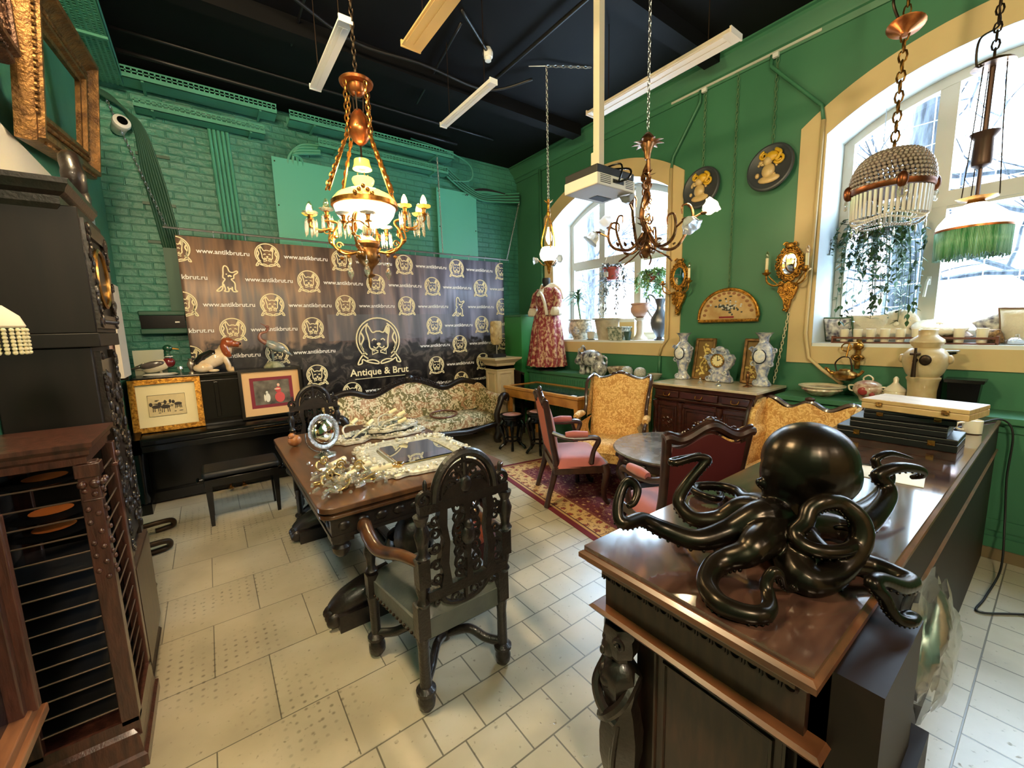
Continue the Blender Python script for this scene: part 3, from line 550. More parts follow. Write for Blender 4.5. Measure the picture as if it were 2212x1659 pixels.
def roundcush(label, loc, rot, R, th, m):
    t = thing('round_cushion', label, 'cushion', loc); t.rotation_euler = rot; b = B(); n = 48; pr = []
    for j in range(11): a = -pi/2+pi*j/10; pr.append((R*cos(a)**.55 if cos(a) > 0 else 0, th/2*sin(a)))
    vs = []; fs = []
    for j, (rr, z) in enumerate(pr):
        for k in range(n): a = 2*pi*k/n; vs.append((rr*cos(a), rr*sin(a), z*(1+.22*cos(a*n/2)*(1 if 0 < j < 10 else 0))-(.02 if j == 10 else 0)))
    for j in range(10):
        for k in range(n): fs.append((j*n+k, j*n+(k+1) % n, j*n+n+(k+1) % n, j*n+n+k))
    b.add(vs, fs); obj('cover', b, m, t, ang=180); b = B(); b.ell((0,0,th/2-.008), (.022,.022,.012)); obj('button', b, m, t); return t
pillow('cushion', 'toile print cushion with green piping at the left end of the near sill', (4.88, 1.335, 1.59), (rad(-18), 0, rad(80)), .24, .24, .1, TOILE, mat('green_piping', (70,96,70), .7))
pillow('cushion', 'plain cream cushion between the toile cushion and the round pleated one', (4.92, 1.13, 1.6), (rad(-25), 0, rad(90)), .3, .27, .11, CUSW)
roundcush('pleated round cream cushion leaning upright against the near window', (4.93, .93, 1.62), (0, rad(-68), 0), .15, .09, CUSW)
roundcush('pleated round cushion lying flat on the near sill behind the stoneware filter', (4.88, .66, 1.60), (rad(4), rad(-12), 0), .17, .09, CUSW)
pillow('cushion', 'flat folded brown cushion under the flat round pleated one', (4.9, .64, 1.53), (rad(90), 0, 0), .24, .34, .09, mat('brown_fabric', (150,116,88), .8, 0, var=.3, scale=12))
pillow('cushion', 'grey toile cushion turned on its corner at the right of the near sill', (4.95, .34, 1.6), (rad(-20), rad(30), rad(90)), .22, .22, .09, TOILE)
pillow('cushion', 'large pale cushion with brown piping at the right edge of the near sill', (4.86, .2, 1.61), (rad(-14), 0, rad(75)), .29, .27, .12, CUSW, mat('brown_piping', (126,98,76), .8))
pillow('cushion', 'small brown patterned cushion beside the large pale cushion', (4.84, .375, 1.53), (rad(-30), 0, rad(60)), .15, .12, .08, mat('leopard_fabric', (176,138,92), .8, 0, col2=(84,58,38), scale=60))
t = thing('glass_dish', 'small cut glass lidded dish at the right end of the sill', 'dish', (4.74, .235, 1.471))
b = B(); b.lathe([(.03,0),(.05,.01),(.055,.03),(.05,.035)], 16, lob=.06, nl=8); obj('bowl', b, CRYSTAL, t); b = B(); b.lathe([(.05,.035),(.035,.05),(.012,.06),(.012,.075),(0,.08)], 16); obj('lid', b, CRYSTAL, t)
# ---------------- far window sill, ledge below it, dress ----------------
SZ = 1.471
LEAFG = mat('leaf_green', (62,98,52), .45, 0, col2=(40,66,36), scale=14)
LEAFP = mat('leaf_pale', (150,186,112), .5, 0, col2=(92,130,72), scale=20)
CHINA2 = mat('painted_cachepot', (200,190,166), .3, 0, col2=(120,116,104), scale=30, coat=.3)
t = thing('potted_dracaena', 'spiky long-leaved plant in a painted pot on the far window sill', 'plant', (4.83, 4.68, SZ))
b = B(); b.lathe([(.12,0),(.13,.02),(.17,.09),(.195,.17),(.19,.25),(.175,.29),(.2,.3),(.2,.315),(.175,.315),(.16,.28)], 24); pt = obj('pot', b, CHINA2, t)
b = B(); b.lathe([(.165,.285),(0,.29)], 20); obj('soil', b, mat('soil', (52,40,30), .9), pt)
b = B()
for k in range(3): b.ell((.165*cos(2.4+k*1.1), .165*sin(2.4+k*1.1), .16), (.035,.06,.08), rot=M4.Rotation(2.4+k*1.1, 4, 'Z')); 
obj('painted_medallions', b, mat('china_white_blue', (222,222,216), .3, 0, col2=(110,124,150), scale=40), pt)
b = B(); b.tube(smooth([(0,0,.28),(.01,.04,.42),(-.0,.06,.6),(.0,.05,.72)]), .013, 8); obj('stem', b, LEAFG, t)
random.seed(4); b = B()
for i in range(34):
    a = i*2.4; e_ = random.uniform(.1,1.1); L = random.uniform(.26,.38); leaf(b, (0,.055,.55+.005*i), (cos(a)*cos(e_)*.75, sin(a)*cos(e_), sin(e_)), L, .048, droop=.75*random.uniform(.4,1.2))
obj('leaves', b, LEAFG, t, ang=60)
t = thing('cup_and_saucer', 'small white cup on a dark saucer beside the painted pot', 'cup', (4.72, 4.36, SZ))
b = B(); b.lathe([(.05,0),(.09,.012),(.085,.014),(.04,.006),(0,.006)], 20); obj('saucer', b, mat('grey_saucer', (96,104,108), .3), t)
b = B(); b.lathe([(.038,.008),(.055,.03),(.062,.12),(.058,.12),(.05,.03),(0,.02)], 20); obj('cup', b, CERW, t)
t = thing('planter', 'large tapered cream planter with a wide rim on the far sill', 'planter', (4.83, 4.13, SZ))
b = B(); b.lathe([(.14,0),(.145,.02),(.185,.25),(.195,.29),(.235,.3),(.235,.315),(.19,.315),(.17,.27)], 24); obj('pot', b, mat('cream_planter', (204,192,168), .4, 0, col2=(172,158,132), scale=9), t)
GRNP = mat('green_painted_tin', (206,208,190), .4, 0, col2=(66,92,74), scale=26)
t = thing('square_planter', 'square green and white painted planter on the far sill', 'planter', (4.72, 3.83, SZ))
b = B(); b.frus(0, (.09,.11), .17, (.1,.125)); b.mould([(-.01,.17),(.012,.172),(.012,.19),(-.01,.19)], .1, .125); obj('box', b, GRNP, t)
t = thing('cardboard_box', 'pale box behind the square green planter on the far sill', 'box', (4.92, 3.79, SZ))
b = B(); b.box(-.07,.07,-.12,.14,0,.29); obj('body', b, mat('pale_card', (214,190,140), .7), t, ang=0)
obj('lid', B().box(-.074,.074,-.124,.144,.25,.296), mat('white_card', (224,226,224), .7), t, ang=0)
t = thing('small_pot', 'tiny dark green pot right of the square planter', 'pot', (4.7, 3.66, SZ)); b = B(); b.lathe([(.035,0),(.05,.1),(.055,.12),(.045,.12),(.035,.05)], 16); obj('body', b, mat('dark_green_glaze', (52,78,70), .3), t)
t = thing('pedestal_jardiniere', 'tall stoneware jardiniere bowl on its own column, on the far sill', 'jardiniere', (4.83, 3.56, SZ))
b = B(); b.lathe([(.1,0),(.1,.02),(.07,.05),(.05,.08),(.045,.14),(.05,.2),(.045,.26),(.07,.285),(.075,.3),(.04,.305)], 20); obj('column', b, mat('stone_glaze', (190,178,156), .4, 0, var=.2, scale=12), t)
b = B(); b.lathe([(.045,.305),(.09,.33),(.125,.38),(.13,.43),(.115,.47),(.13,.485),(.13,.5),(.11,.5),(.1,.44)], 24, lob=.03, nl=10); obj('bowl', b, mat('terracotta_bowl', (190,150,128), .5, 0, var=.2, scale=10), t)
t = thing('ewer', 'tall grey metal ewer with a high looped handle on the far sill', 'ewer', (4.83, 3.25, SZ))
b = B(); b.lathe([(.07,0),(.075,.015),(.04,.04),(.05,.06),(.1,.14),(.12,.22),(.115,.28),(.07,.36),(.045,.41),(.042,.45),(.06,.5),(.07,.54),(.062,.54),(.03,.45)], 24); obj('body', b, mat('pewter', (120,122,126), .35, .8, var=.2, scale=10), t)
b = B(); b.tube(smooth([(0,.05,.5),(0,.1,.57),(0,.17,.6),(0,.21,.53),(0,.2,.42),(0,.14,.33),(0,.1,.28)]), .011, 8); obj('handle', b, mat('pewter', (0,0,0)), t)
def hanging(name, label, loc, R, H, seed, n, m, spread, drop, chainz, pot=True, lm=None, lw=.05):
    random.seed(seed); t = thing(name, label, 'hanging plant', loc)
    if pot:
        b = B(); b.lathe([(R*.72,0),(R*.95,H),(R*1.08,H),(R*1.08,H+.025),(R*.9,H+.025),(R*.85,H*.6),(0,H*.5)], 20); obj('pot', b, m, t)
        b = B()
        for k in range(3): a = 2*pi*k/3; b.tube([(R*cos(a), R*sin(a), H), (0,0,chainz)], .003, 4)
        b.tube([(0,0,chainz), (0,0,chainz+.35)], .003, 4); obj('hanger', b, STEEL, t)
    b = B(); st = B()
    for i in range(n):
        a = random.uniform(0, 2*pi); r = random.uniform(.3,1)*spread; d = random.uniform(.15,1)*drop; P = [V((R*.5*cos(a), R*.5*sin(a), H)), V((r*.7*cos(a), r*.7*sin(a), H+.06)), V((r*cos(a), r*sin(a), H-d*.4)), V((r*1.03*cos(a+.1), r*1.03*sin(a+.1), H-d))]
        P = smooth(P, 6); st.tube(P, .0025, 3)
        for p in P[3:]:
            for q in range(2): leaf(b, p, (random.uniform(-1,1), random.uniform(-1,1), random.uniform(-.8,.4)), lw*random.uniform(.7,1.2), lw*.6, droop=.2)
    obj('vines', st, LEAFG, t, ang=180); obj('leaves', b, lm or LEAFG, t, ang=60); return t
REDP = mat('red_plastic_pot', (150,58,48), .45)
t = hanging('hanging_plant', 'trailing purple-grey vine in a red hanging pot, left in the far window', (4.82, 4.06, 2.33), .12, .15, 2, 26, REDP, .26, .75, .55, lm=mat('leaf_grey', (96,88,84), .5, 0, col2=(66,74,62), scale=15))
b = B(); b.box(-.118,-.105,-.03,.04,.04,.11); obj('price_tag', b, PAPER, t)
hanging('hanging_plant', 'bright green ivy in a small red hanging pot, right in the far window', (4.82, 3.37, 2.23), .075, .1, 6, 30, REDP, .25, .3, .45, lm=LEAFP, lw=.06)
hanging('hanging_plant', 'big trailing vine hanging behind the beaded chandelier in the near window', (4.85, 1.12, 2.4), .12, .14, 8, 60, mat('dark_pot', (90,70,54), .6), .33, .95, .7, lw=.055)
# blue and white pottery on the green ledge
DELFT = mat('delft_dark', (206,206,200), .2, 0, col2=(44,46,62), scale=17, coat=.4)
t = thing('pottery_barrel', 'dark blue and white pottery animal barrel on the green ledge', 'pottery barrel', (4.4, 4.08, 1.0))
b = B(); b.ell((0,-.02,.22), (.12,.2,.125), 20, 14); b.ell((0,.17,.2), (.095,.07,.1), 16, 12); b.ell((-.02,.22,.17), (.06,.05,.055)); obj('body', b, DELFT, t)
b = B(); b.tube([(-.05,.17,.28),(-.06,.17,.36)], [.025,.008], 8); b.tube([(.05,.17,.28),(.06,.17,.36)], [.025,.008], 8); b.tube(smooth([(0,.1,.33),(0,.14,.39),(0,.19,.35)]), .018, 8); obj('ears', b, DELFT, t)
for x in (-.06, .06):
    for y in (-.12, .1): b = B(); b.lathe([(.045,0),(.05,.03),(.035,.06),(.04,.12)], 12, (x,y,0)); obj('leg', b, DELFT, t)
t = thing('jug', 'dark blue and white pottery jug in front of the animal barrel', 'jug', (4.3, 3.8, 1.0))
b = B(); b.lathe([(.05,0),(.055,.01),(.09,.06),(.098,.11),(.08,.17),(.045,.2),(.045,.25),(.055,.28),(.045,.28)], 20); obj('body', b, DELFT, t); b = B(); b.tube(smooth([(0,-.045,.26),(0,-.1,.25),(0,-.11,.18),(0,-.085,.13)]), .012, 8); obj('handle', b, DELFT, t)
t = thing('openwork_dish', 'brown and white pottery dish between the jug and the two balls', 'dish', (4.44, 3.6, 1.0))
b = B(); b.lathe([(.1,0),(.12,.02),(.15,.09),(.165,.12),(.15,.12),(.1,.04),(0,.03)], 24, sy=1.05, lob=.03, nl=9); obj('body', b, mat('brown_white_china', (214,200,176), .3, 0, col2=(96,74,56), scale=22), t)
SPK = mat('speckled_ball', (206,206,200), .5, 0, col2=(128,128,124), scale=90, bump=.4, bscale=120)
for y, l in ((3.4, 'speckled white ball on the green ledge, left one of the two'), (3.2, 'speckled white ball on the green ledge, right one of the two')):
    b = B(); b.ell((0,0,.075), .077, 24, 16); b.lathe([(.05,0),(.045,.012),(.02,.014)], 16); o = obj('decorative_ball', b, SPK, ang=180); o.location = (4.36, y, 1.0); tag(o, l, 'ball', 'speckled balls on the ledge')
t = thing('shallow_bowl', 'small grey bowl right of the speckled balls', 'bowl', (4.45, 3.05, 1.0)); b = B(); b.lathe([(.05,0),(.085,.05),(.09,.07),(.08,.07),(.05,.02)], 20); obj('body', b, mat('grey_stoneware', (150,142,126), .5), t)
# dress on a stand
DRESS = mat('red_damask', (128,34,44), .55, 0, col2=(196,160,128), scale=26, stretch=(1,1,.7))
_mats['red_damask'].node_tree.nodes['Color Ramp'].color_ramp.elements[0].position = .4; _mats['red_damask'].node_tree.nodes['Color Ramp'].color_ramp.elements[1].position = .53
t = thing('dress_form', 'long red patterned dress with a white lace shawl on a black stand', 'dressed mannequin', (4.34, 4.94, 1.0))
b = B(); b.lathe([(.055,1.27),(.055,1.34),(.062,1.36),(.065,1.38),(.06,1.43),(0,1.435)], 18); obj('neck_block', b, BLACKM, t)
b = B(); b.lathe([(.15,0),(.15,.015),(.03,.03),(.02,.06),(.02,.5)], 18); obj('stand', b, BLACKM, t)
b = B(); n = 60; pr = [(.31,.28,.07),(.31,.28,.085),(.29,.25,.3),(.26,.22,.6),(.22,.18,.85),(.17,.12,.95),(.185,.13,1.02),(.21,.145,1.12),(.2,.13,1.2),(.16,.1,1.26),(.07,.07,1.3)]
vs = []; fs = []
for j, (a_, c_, z) in enumerate(pr):
    f_ = max(0, (1-z/.95))*.13
    for k in range(n): a = 2*pi*k/n; q = 1+f_*cos(a*13)+f_*.3*cos(a*5+1); vs.append((c_*q*cos(a), a_*q*sin(a), z))
for j in range(len(pr)-1):
    for k in range(n): fs.append((j*n+k, j*n+(k+1) % n, j*n+n+(k+1) % n, j*n+n+k))
b.add(vs, fs); obj('gown', b, DRESS, t, ang=180)
LACE = mat('white_lace', (224,218,200), .8, bump=.4, bscale=50)
for s in (-1, 1):
    b = B(); b.tube(smooth([(-.0,s*.17,1.24),(-.01,s*.25,1.17),(-.02,s*.275,1.05),(-.05,s*.27,.97)]), [.05]*5+[.06]*7+[.065]*7, 12); sl = obj('sleeve', b, DRESS, t, ang=180)
    b = B(); b.lathe([(.06,.98),(.085,.92),(.085,.87),(.07,.85)], 20, (-.05, s*.27, 0), lob=.1, nl=7); obj('lace_cuff', b, LACE, sl, ang=180)
b = B()
for k in range(7): b.tube(smooth([(.09-.0*k,-.27+.02*k,1.1+.01*k),(.1,-.2,1.25),(.02,-.1,1.33-.008*k),(-.1-.012*k,0,1.235-.012*k),(.0,.1,1.33-.008*k),(.08,.2,1.25),(.08,.26-.02*k,1.12)]), .022, 8)
b.tube(smooth([(-.15,-.02,1.2),(-.17,-.1,1.14),(-.17,-.16,1.0),(-.16,-.18,.86)]), .025, 8); obj('lace_shawl', b, LACE, t, ang=180)
# ---------------- left side: tall clock, cabinet, frames ----------------
RELIEF = DARKWOOD
def carve(b, x, y0, y1, z0, z1, n, seed, s=1):   # carved relief on a face with normal +X
    random.seed(seed)
    for i in range(n):
        y, z = random.uniform(y0, y1), random.uniform(z0, z1)
        if random.random() < .5: b.scroll((x, y, z), random.uniform(.014,.03)*s, random.uniform(.8,1.4), random.uniform(0,6), .006*s, 'x', random.choice((1,-1)), 12)
        else: b.ell((x, y, z), (.008*s, random.uniform(.008,.02)*s, random.uniform(.01,.025)*s), 8, 6)
t = thing('longcase_clock', 'very tall dark carved longcase clock standing side-on at the left wall', 'clock', (0, 0, 0))
X1 = -.375; Y0, Y1 = 2.5, 2.97
b = B(); b.box(XL+.005, X1, Y0, Y1, 1.72, 2.24); b.box(XL+.005, X1+.005, Y0-.005, Y1+.005, 1.66, 1.72); hood = obj('hood', b, mat('clock_side_wood', (24,19,16), .5, 0, col2=(15,12,10), scale=5, spec=.3, stretch=(3,3,.5)), t, bev=.004)
b = B(); b.mould([(0,2.22),(.012,2.24),(.015,2.27),(.035,2.285),(.04,2.3),(.05,2.315),(.052,2.335),(.0,2.34)], (X1-XL-.06)/2, (Y1-Y0)/2, (X1+XL)/2-.028, (Y0+Y1)/2); obj('cornice', b, DARKWOOD, hood, ang=20)
b = B(); b.box(X1, X1+.012, Y0+.01, Y0+.08, 1.74, 2.2); b.box(X1, X1+.012, Y1-.08, Y1-.01, 1.74, 2.2); b.box(X1, X1+.012, Y0+.08, Y1-.08, 1.74, 1.8); b.box(X1, X1+.012, Y0+.08, Y1-.08, 2.14, 2.2)
carve(b, X1+.014, Y0+.02, Y0+.075, 1.75, 2.19, 26, 1); carve(b, X1+.014, Y1-.075, Y1-.02, 1.75, 2.19, 26, 2)
for i in range(9): b.ell((X1+.014, Y0+.1+i*.034, 1.77), .01, 6, 5)
dr = obj('hood_door', b, DARKWOOD, hood)
b = B(); b.prism(arcpts(((Y0+Y1)/2, 1.97), .14, 0, 360, 32)[:-1], X1+.001, X1+.006, 'x'); dl = obj('dial', b, mat('dark_dial', (40,36,30), .4, .3), hood)
b = B(); b.tube([(X1+.008, (Y0+Y1)/2+.128*cos(2*pi*k/32), 1.97+.128*sin(2*pi*k/32)) for k in range(32)], .011, 6, True); obj('dial_ring', b, BRASS, dl)
b = B(); b.lathe([(.05,0),(.055,.03),(.05,.06)], 16, (X1-.06, Y1-.06, 2.335)); b.tube(smooth([(X1-.06,Y1-.06,2.38),(X1-.05,Y1-.1,2.46),(X1-.06,Y1-.07,2.54),(X1-.05,Y1+.01,2.53),(X1-.045,Y1+.03,2.48)]), [.045]*8+[.04]*8+[.02]*9, 10); obj('finial', b, DARKWOOD, hood)
b = B(); b.box(XL+.005, X1-.03, Y0+.01, Y1-.04, .62, 1.66); tk = obj('trunk', b, mat('clock_side_wood', (0,0,0)), t, bev=.004)
b = B(); b.box(X1-.03, X1-.01, Y0+.05, Y0+.11, .66, 1.64); b.box(X1-.03, X1-.01, Y1-.11, Y1-.05, .66, 1.64); b.box(X1-.03, X1-.018, Y0+.11, Y1-.11, .7, 1.6); carve(b, X1-.008, Y0+.055, Y0+.105, .68, 1.63, 50, 3); carve(b, X1-.008, Y1-.105, Y1-.055, .68, 1.63, 50, 4); carve(b, X1-.014, Y0+.13, Y1-.13, .75, 1.55, 50, 5, 1.3); obj('trunk_door', b, DARKWOOD, tk)
b = B(); b.box(XL+.005, X1, Y0, Y1, .12, .62); b.mould([(0,.58),(.01,.6),(.012,.63),(-.04,.66)], (X1-XL)/2-.02, (Y1-Y0)/2, (X1+XL)/2+.005, (Y0+Y1)/2); b.mould([(.0,.36),(.02,.33),(.05,.3),(.06,.27),(.035,.24),(.035,.03),(.05,0),(-.05,0)][::-1], (X1-XL)/2-.062, (Y1-Y0)/2-.02, (X1+XL)/2-.0, (Y0+Y1)/2+.02); obj('plinth', b, BROWNWOOD, t, ang=20)
# glazed record cabinet in front of the clock
RED = mat('red_brown_wood', (84,49,38), .32, 0, col2=(54,30,24), scale=16, coat=.4, stretch=(3,3,.5), bump=.1)
t = thing('record_cabinet', 'brown glazed cabinet with corner pilasters and dark shelves in front of the clock', 'cabinet', (0, 0, 0))
X1, Y0, Y1 = -.37, 2.07, 2.45; xc, yc, hx, hy = (XL+X1)/2+.01, (Y0+Y1)/2, (X1-XL)/2-.01, (Y1-Y0)/2
b = B(); b.mould([(-.02,1.25),(.0,1.25),(.0,1.275),(.012,1.285),(.012,1.3),(.024,1.315),(.024,1.33),(-.02,1.334)], hx-.015, hy, xc-.008, yc); obj('cornice', b, RED, t, ang=20)
b = B(); b.mould([(-.02,.16),(.0,.155),(.012,.14),(.018,.12),(.024,.06),(.035,.05),(.035,0),(-.02,0)], hx-.015, hy, xc-.008, yc); b.box(XL+.015, X1, Y0, Y1, .12, .2); obj('plinth', b, RED, t, ang=20)
b = B(); b.box(XL+.01, XL+.02, Y0+.02, Y1-.02, .15, 1.26); obj('back_board', b, mat('black_lining', (10,9,9), .7), t, ang=0)
b = B(); b.box(X1-.055, X1, Y0, Y0+.05, .18, 1.255); b.box(X1-.06, X1+.008, Y0-.008, Y0+.055, 1.2, 1.25); b.box(X1-.05, X1+.006, Y0-.006, Y0+.05, 1.11, 1.118); b.ell((X1+.006,Y0+.01,1.175), (.014,.014,.014)); b.ell((X1+.006,Y0+.045,1.175), (.014,.014,.014)); b.ell((X1-.045,Y0-.004,1.175), (.014,.014,.014)); b.ell((X1-.012,Y0-.006,1.175), (.016,.014,.016))
for i, z in enumerate((1.15,1.135,1.08,1.06,1.03,.99,.95,.93,.9,.87,.84,.81)): b.ell((X1+.003, Y0+.025+(.012 if i % 2 else -.012), z), (.007,.01,.01), 8, 6); b.ell((X1-.028+(.012 if i % 2 else -.012), Y0-.003, z), (.01,.007,.01), 8, 6)
pl = obj('pilaster', b, RED, t, bev=.003)
b = B(); b.box(X1-.04, X1, Y1-.045, Y1, .18, 1.255); b.ell((X1+.004,Y1-.022,1.2), (.012,.014,.014)); b.box(X1-.04, X1+.006, Y1-.05, Y1+.004, 1.15, 1.165); obj('pilaster', b, RED, t, bev=.003)
for y in (Y0, Y1-.03): obj('wall_stile', B().box(XL+.01, XL+.07, y, y+.03, .18, 1.255), RED, t, bev=.003)
b = B()
for i in range(15): z = .26+i*.066; b.tube([(X1-.012, Y0+.03, z), (X1-.012, Y1-.02, z)], .0035, 5); b.tube([(XL+.03, Y0+.012, z), (X1-.02, Y0+.012, z)], .003, 5)
obj('shelf_rods', b, mat('shelf_edge', (96,78,66), .35, .3), t)
for i in range(15): z = .255+i*.066; obj('shelf', B().box(XL+.02, X1-.04, Y0+.03, Y1-.03, z-.004, z-.001), mat('black_lining', (0,0,0)) if i < 10 else GLASS, t, ang=0)
DISC = mat('shiny_black_disc', (14,14,15), .12, 0, spec=.7)
for i, l in ((14, 'glossy black disc on the top shelf of the glazed cabinet'), (12, 'glossy black disc second from the top in the glazed cabinet'), (11, 'glossy black disc third from the top in the glazed cabinet')):
    t2 = thing('disc', l, 'disc', (XL+.16, 2.24, .255+i*.066), 0, 'black discs in the glazed cabinet'); b = B(); b.lathe([(0,0),(.12,0),(.125,.004),(.1,.014),(.055,.008),(0,.008)], 28); obj('plate', b, DISC, t2); b = B(); b.lathe([(.06,.0095),(0,.0105)], 20); obj('orange_centre', b, mat('orange_patch', (176,96,40), .4), t2)  # plain orange circle set on the middle of each black disc
# brown framed glass panel near the camera
t = thing('framed_glass_panel', 'dark glazed panel in a heavy brown moulded frame at the lower left edge', 'framed panel', (0, 0, 0))
x0, x1, ya, yb, za, zb = XL+.005, -.52, 1.0, 1.76, .62, 1.22
b = B(); b.box(x0, x1, yb-.05, yb, za, zb); b.box(x0, x1+.012, yb-.06, yb-.03, za, zb); b.box(x0, x1-.01, yb-.085, yb-.05, za, zb); obj('stile', b, RED, t, bev=.004)
b = B(); b.box(x0, x1, ya, yb, za-.05, za+.01); b.box(x0, x1+.015, ya, yb-.0, za-.05, za-.02); obj('bottom_rail', b, mat('orange_brown_wood', (134,88,56), .35, 0, col2=(104,64,40), scale=10, stretch=(4,.6,4), coat=.3), t, bev=.004)
b = B(); b.box(x0, x1, ya, yb, zb-.05, zb); obj('top_rail', b, RED, t, bev=.004)
b = B(); b.box(x0, x1-.04, ya, yb-.08, za, zb-.05); obj('dark_glass', b, mat('dark_glass', (26,26,32), .1, 0, spec=.6), t, ang=0)
t = thing('lamp_fringe', 'pale beaded fringe of a hanging lampshade at the left edge of the picture', 'lampshade', (-.5, 1.86, 1.74))
b = B(); b.lathe([(.03,.06),(.06,.03),(.07,0),(.066,-.005)], 20); obj('shade', b, mat('cream_shade', (226,214,190), .7), t)
b = B()
for k in range(26):
    a = 2*pi*k/26
    for j in range(7): b.ell((.068*cos(a), .068*sin(a), -.012-j*.011), .006, 6, 5)
obj('bead_fringe', b, IVORY, t); b = B(); b.tube([(0,0,.06),(0,0,2.64)], .003, 5); obj('cord', b, BLACKM, t)
# big gilt frames on the left wall
def frame_x(name, label, x, y0, y1, z0, z1, w_, m, d=.07, relief=0, seed=1, tilt=0, cat='picture frame', prof=None, roll=0):
    t = thing(name, label, cat, (x, (y0+y1)/2, z0)); hy = (y1-y0)/2; H = z1-z0; t.rotation_euler = (roll, tilt, 0)
    prof = prof or [(0,0),(0,d*.5),(.05,d*.74),(.13,d*.76),(.16,d),(.29,d),(.35,d*.7),(.5,d*.42),(.7,d*.38),(.77,d*.56),(.85,d*.54),(.9,d*.3),(1,d*.26),(1,0)]
    for nm, (a0, b0, a1, b1) in (('bottom_rail', (-hy,0,hy,0)), ('right_stile', (hy,0,hy,H)), ('top_rail', (hy,H,-hy,H)), ('left_stile', (-hy,H,-hy,0))):
        b = B(); d1 = V((a1-a0, b1-b0)).normalized(); nn = V((-d1.y, d1.x)); vs = []
        for f, h in prof: vs += [(h, a0+(nn.x+d1.x)*f*w_, b0+(nn.y+d1.y)*f*w_), (h, a1+(nn.x-d1.x)*f*w_, b1+(nn.y-d1.y)*f*w_)]
        b.add(vs, [(2*i, 2*i+1, 2*i+3, 2*i+2) for i in range(len(prof)-1)]+[(2*len(prof)-2, 2*len(prof)-1, 1, 0)])
        if relief:
            random.seed(seed); L = (V((a1,b1))-V((a0,b0))).length
            for i in range(int(L/.03)):
                s = (i+.5)*.03
                if s < w_*.6 or s > L-w_*.6: continue
                p = V((a0,b0))+d1*s+nn*w_*.62; b.ell((d*.42, p.x, p.y), (.016, .022, .016), 7, 5); p = V((a0,b0))+d1*s+nn*w_*.09; b.ell((d*.78, p.x, p.y), (.012,.013,.013), 6, 4)
                if relief > 1: p = V((a0,b0))+d1*s+nn*w_*.4; b.scroll((d*.85, p.x, p.y), .025, 1.1, i, .007, 'x', 1, 10)
        obj('frame_rail', b, m, t, ang=30)
    return t
GOLDF = mat('frame_gold', (138,100,54), .42, .7, col2=(88,60,32), scale=18, bump=.4, bscale=60)
frame_x('gilt_picture', 'large empty gilt picture frame hanging tilted high on the left wall', XL+.06, 3.16, 4.62, 2.8, 3.62, .2, GOLDF, .1, 1, 2, rad(7), roll=rad(9))
frame_x('ornate_picture', 'dark ornate carved frame cut off by the top left corner of the picture', XL+.05, 1.3, 3.02, 2.95, 4.1, .2, mat('dark_gold_frame', (92,62,44), .4, .5, col2=(54,34,24), scale=25, bump=.6, bscale=50), .1, 2, 3)
# papers and folders on the left wall by the corner
b = B(); b.box(0,.004,-.33,.33,0,.62); o = obj('print_sheet', b, mat('grey_print', (206,210,208), .7, 0), ang=0); o.location = (XL+.004, 4.95, 2.16); tag(o, 'pale paper print pinned to the left wall behind the clock', 'print')
b = B(); random.seed(5)
for i in range(30): b.ell((.005, random.uniform(-.2,.2), random.uniform(.18,.4)), (.002, random.uniform(.02,.06), random.uniform(.01,.04)), 8, 4)
obj('printed_landscape', b, mat('print_ink', (120,124,128), .8), o)
for i, (l, c_) in enumerate((('tall pinkish board leaning in the corner behind the clock', (206,170,150)), ('tall pale board beside the pinkish one behind the clock', (226,220,206)))):
    o = obj('leaning_board', B().box(0,.03,-.2,.2,0,.8), mat('board_%s' % 'ab'[i], c_, .6), ang=0); o.location = (XL+.03+.045*i, 4.72+.25*i, 1.35); tag(o, l, 'board')
    obj('wall_bracket', B().box(-.02,.03,-.02,.02,-.03,0), DARKM, o)
t = thing('ironwork_stand', 'pair of dark curled iron feet sticking out from behind the clock', 'stand', (-.55, 4.3, 0))
for y in (.26, -.2): b = B(); b.tube(smooth([(-.1,y-.05,.1),(.06,y-.04,.11),(.14,y,.09),(.14,y+.03,.035),(.07,y+.03,.02),(.02,y+.02,.02)]), .022, 10); obj('curled_foot', b, DARKM, t)
b = B(); b.tube([(-.1,.22,.1),(-.1,.22,.5)], .02, 8); b.tube([(-.1,-.25,.1),(-.1,-.25,.5)], .02, 8); b.tube([(-.1,-.25,.5),(-.1,.22,.5)], .02, 8); obj('bars', b, DARKM, t)
# ---------------- back wall: trays, boards, banner ----------------
def tray_x(label, x0, x1, y, z, wd=.2, h=.07):
    t = thing('cable_tray', label, 'cable tray', ((x0+x1)/2, y, z)); L = (x1-x0)/2; b = B(); b.box(-L, L, -wd/2, wd/2, 0, .006); b.box(-L, L, wd/2-.006, wd/2, 0, h)
    n = int((x1-x0)/.045); b.box(-L, L, -wd/2, -wd/2+.005, 0, h*.42); b.box(-L, L, -wd/2, -wd/2+.005, h*.86, h); b.box(-L, L, -wd/2, -wd/2+.005, h*.58, h*.68)
    for i in range(n+1): x = -L+i*(2*L-.012)/n; b.box(x, x+.012, -wd/2, -wd/2+.005, h*.42, h*.86)
    obj('perforated_channel', b, TEAL, t, ang=0)
    for x in (-L*.75, L*.75): obj('bracket', B().box(x-.012, x+.012, -wd/2, YB-y-.003, -.012, 0), TEAL, t, ang=0)
    return t
tray_x('long perforated green cable tray high on the back wall, left piece of the upper row', -.42, .93, 5.86, 4.22, .22, .11)
tray_x('long perforated green cable tray of the upper row, right piece behind the chandelier', 1.06, 3.25, 5.86, 4.2, .22, .11)
tray_x('lower perforated green cable tray on the back wall, left piece above the pipe bundle', -.35, .8, 5.92, 4.0, .16, .1)
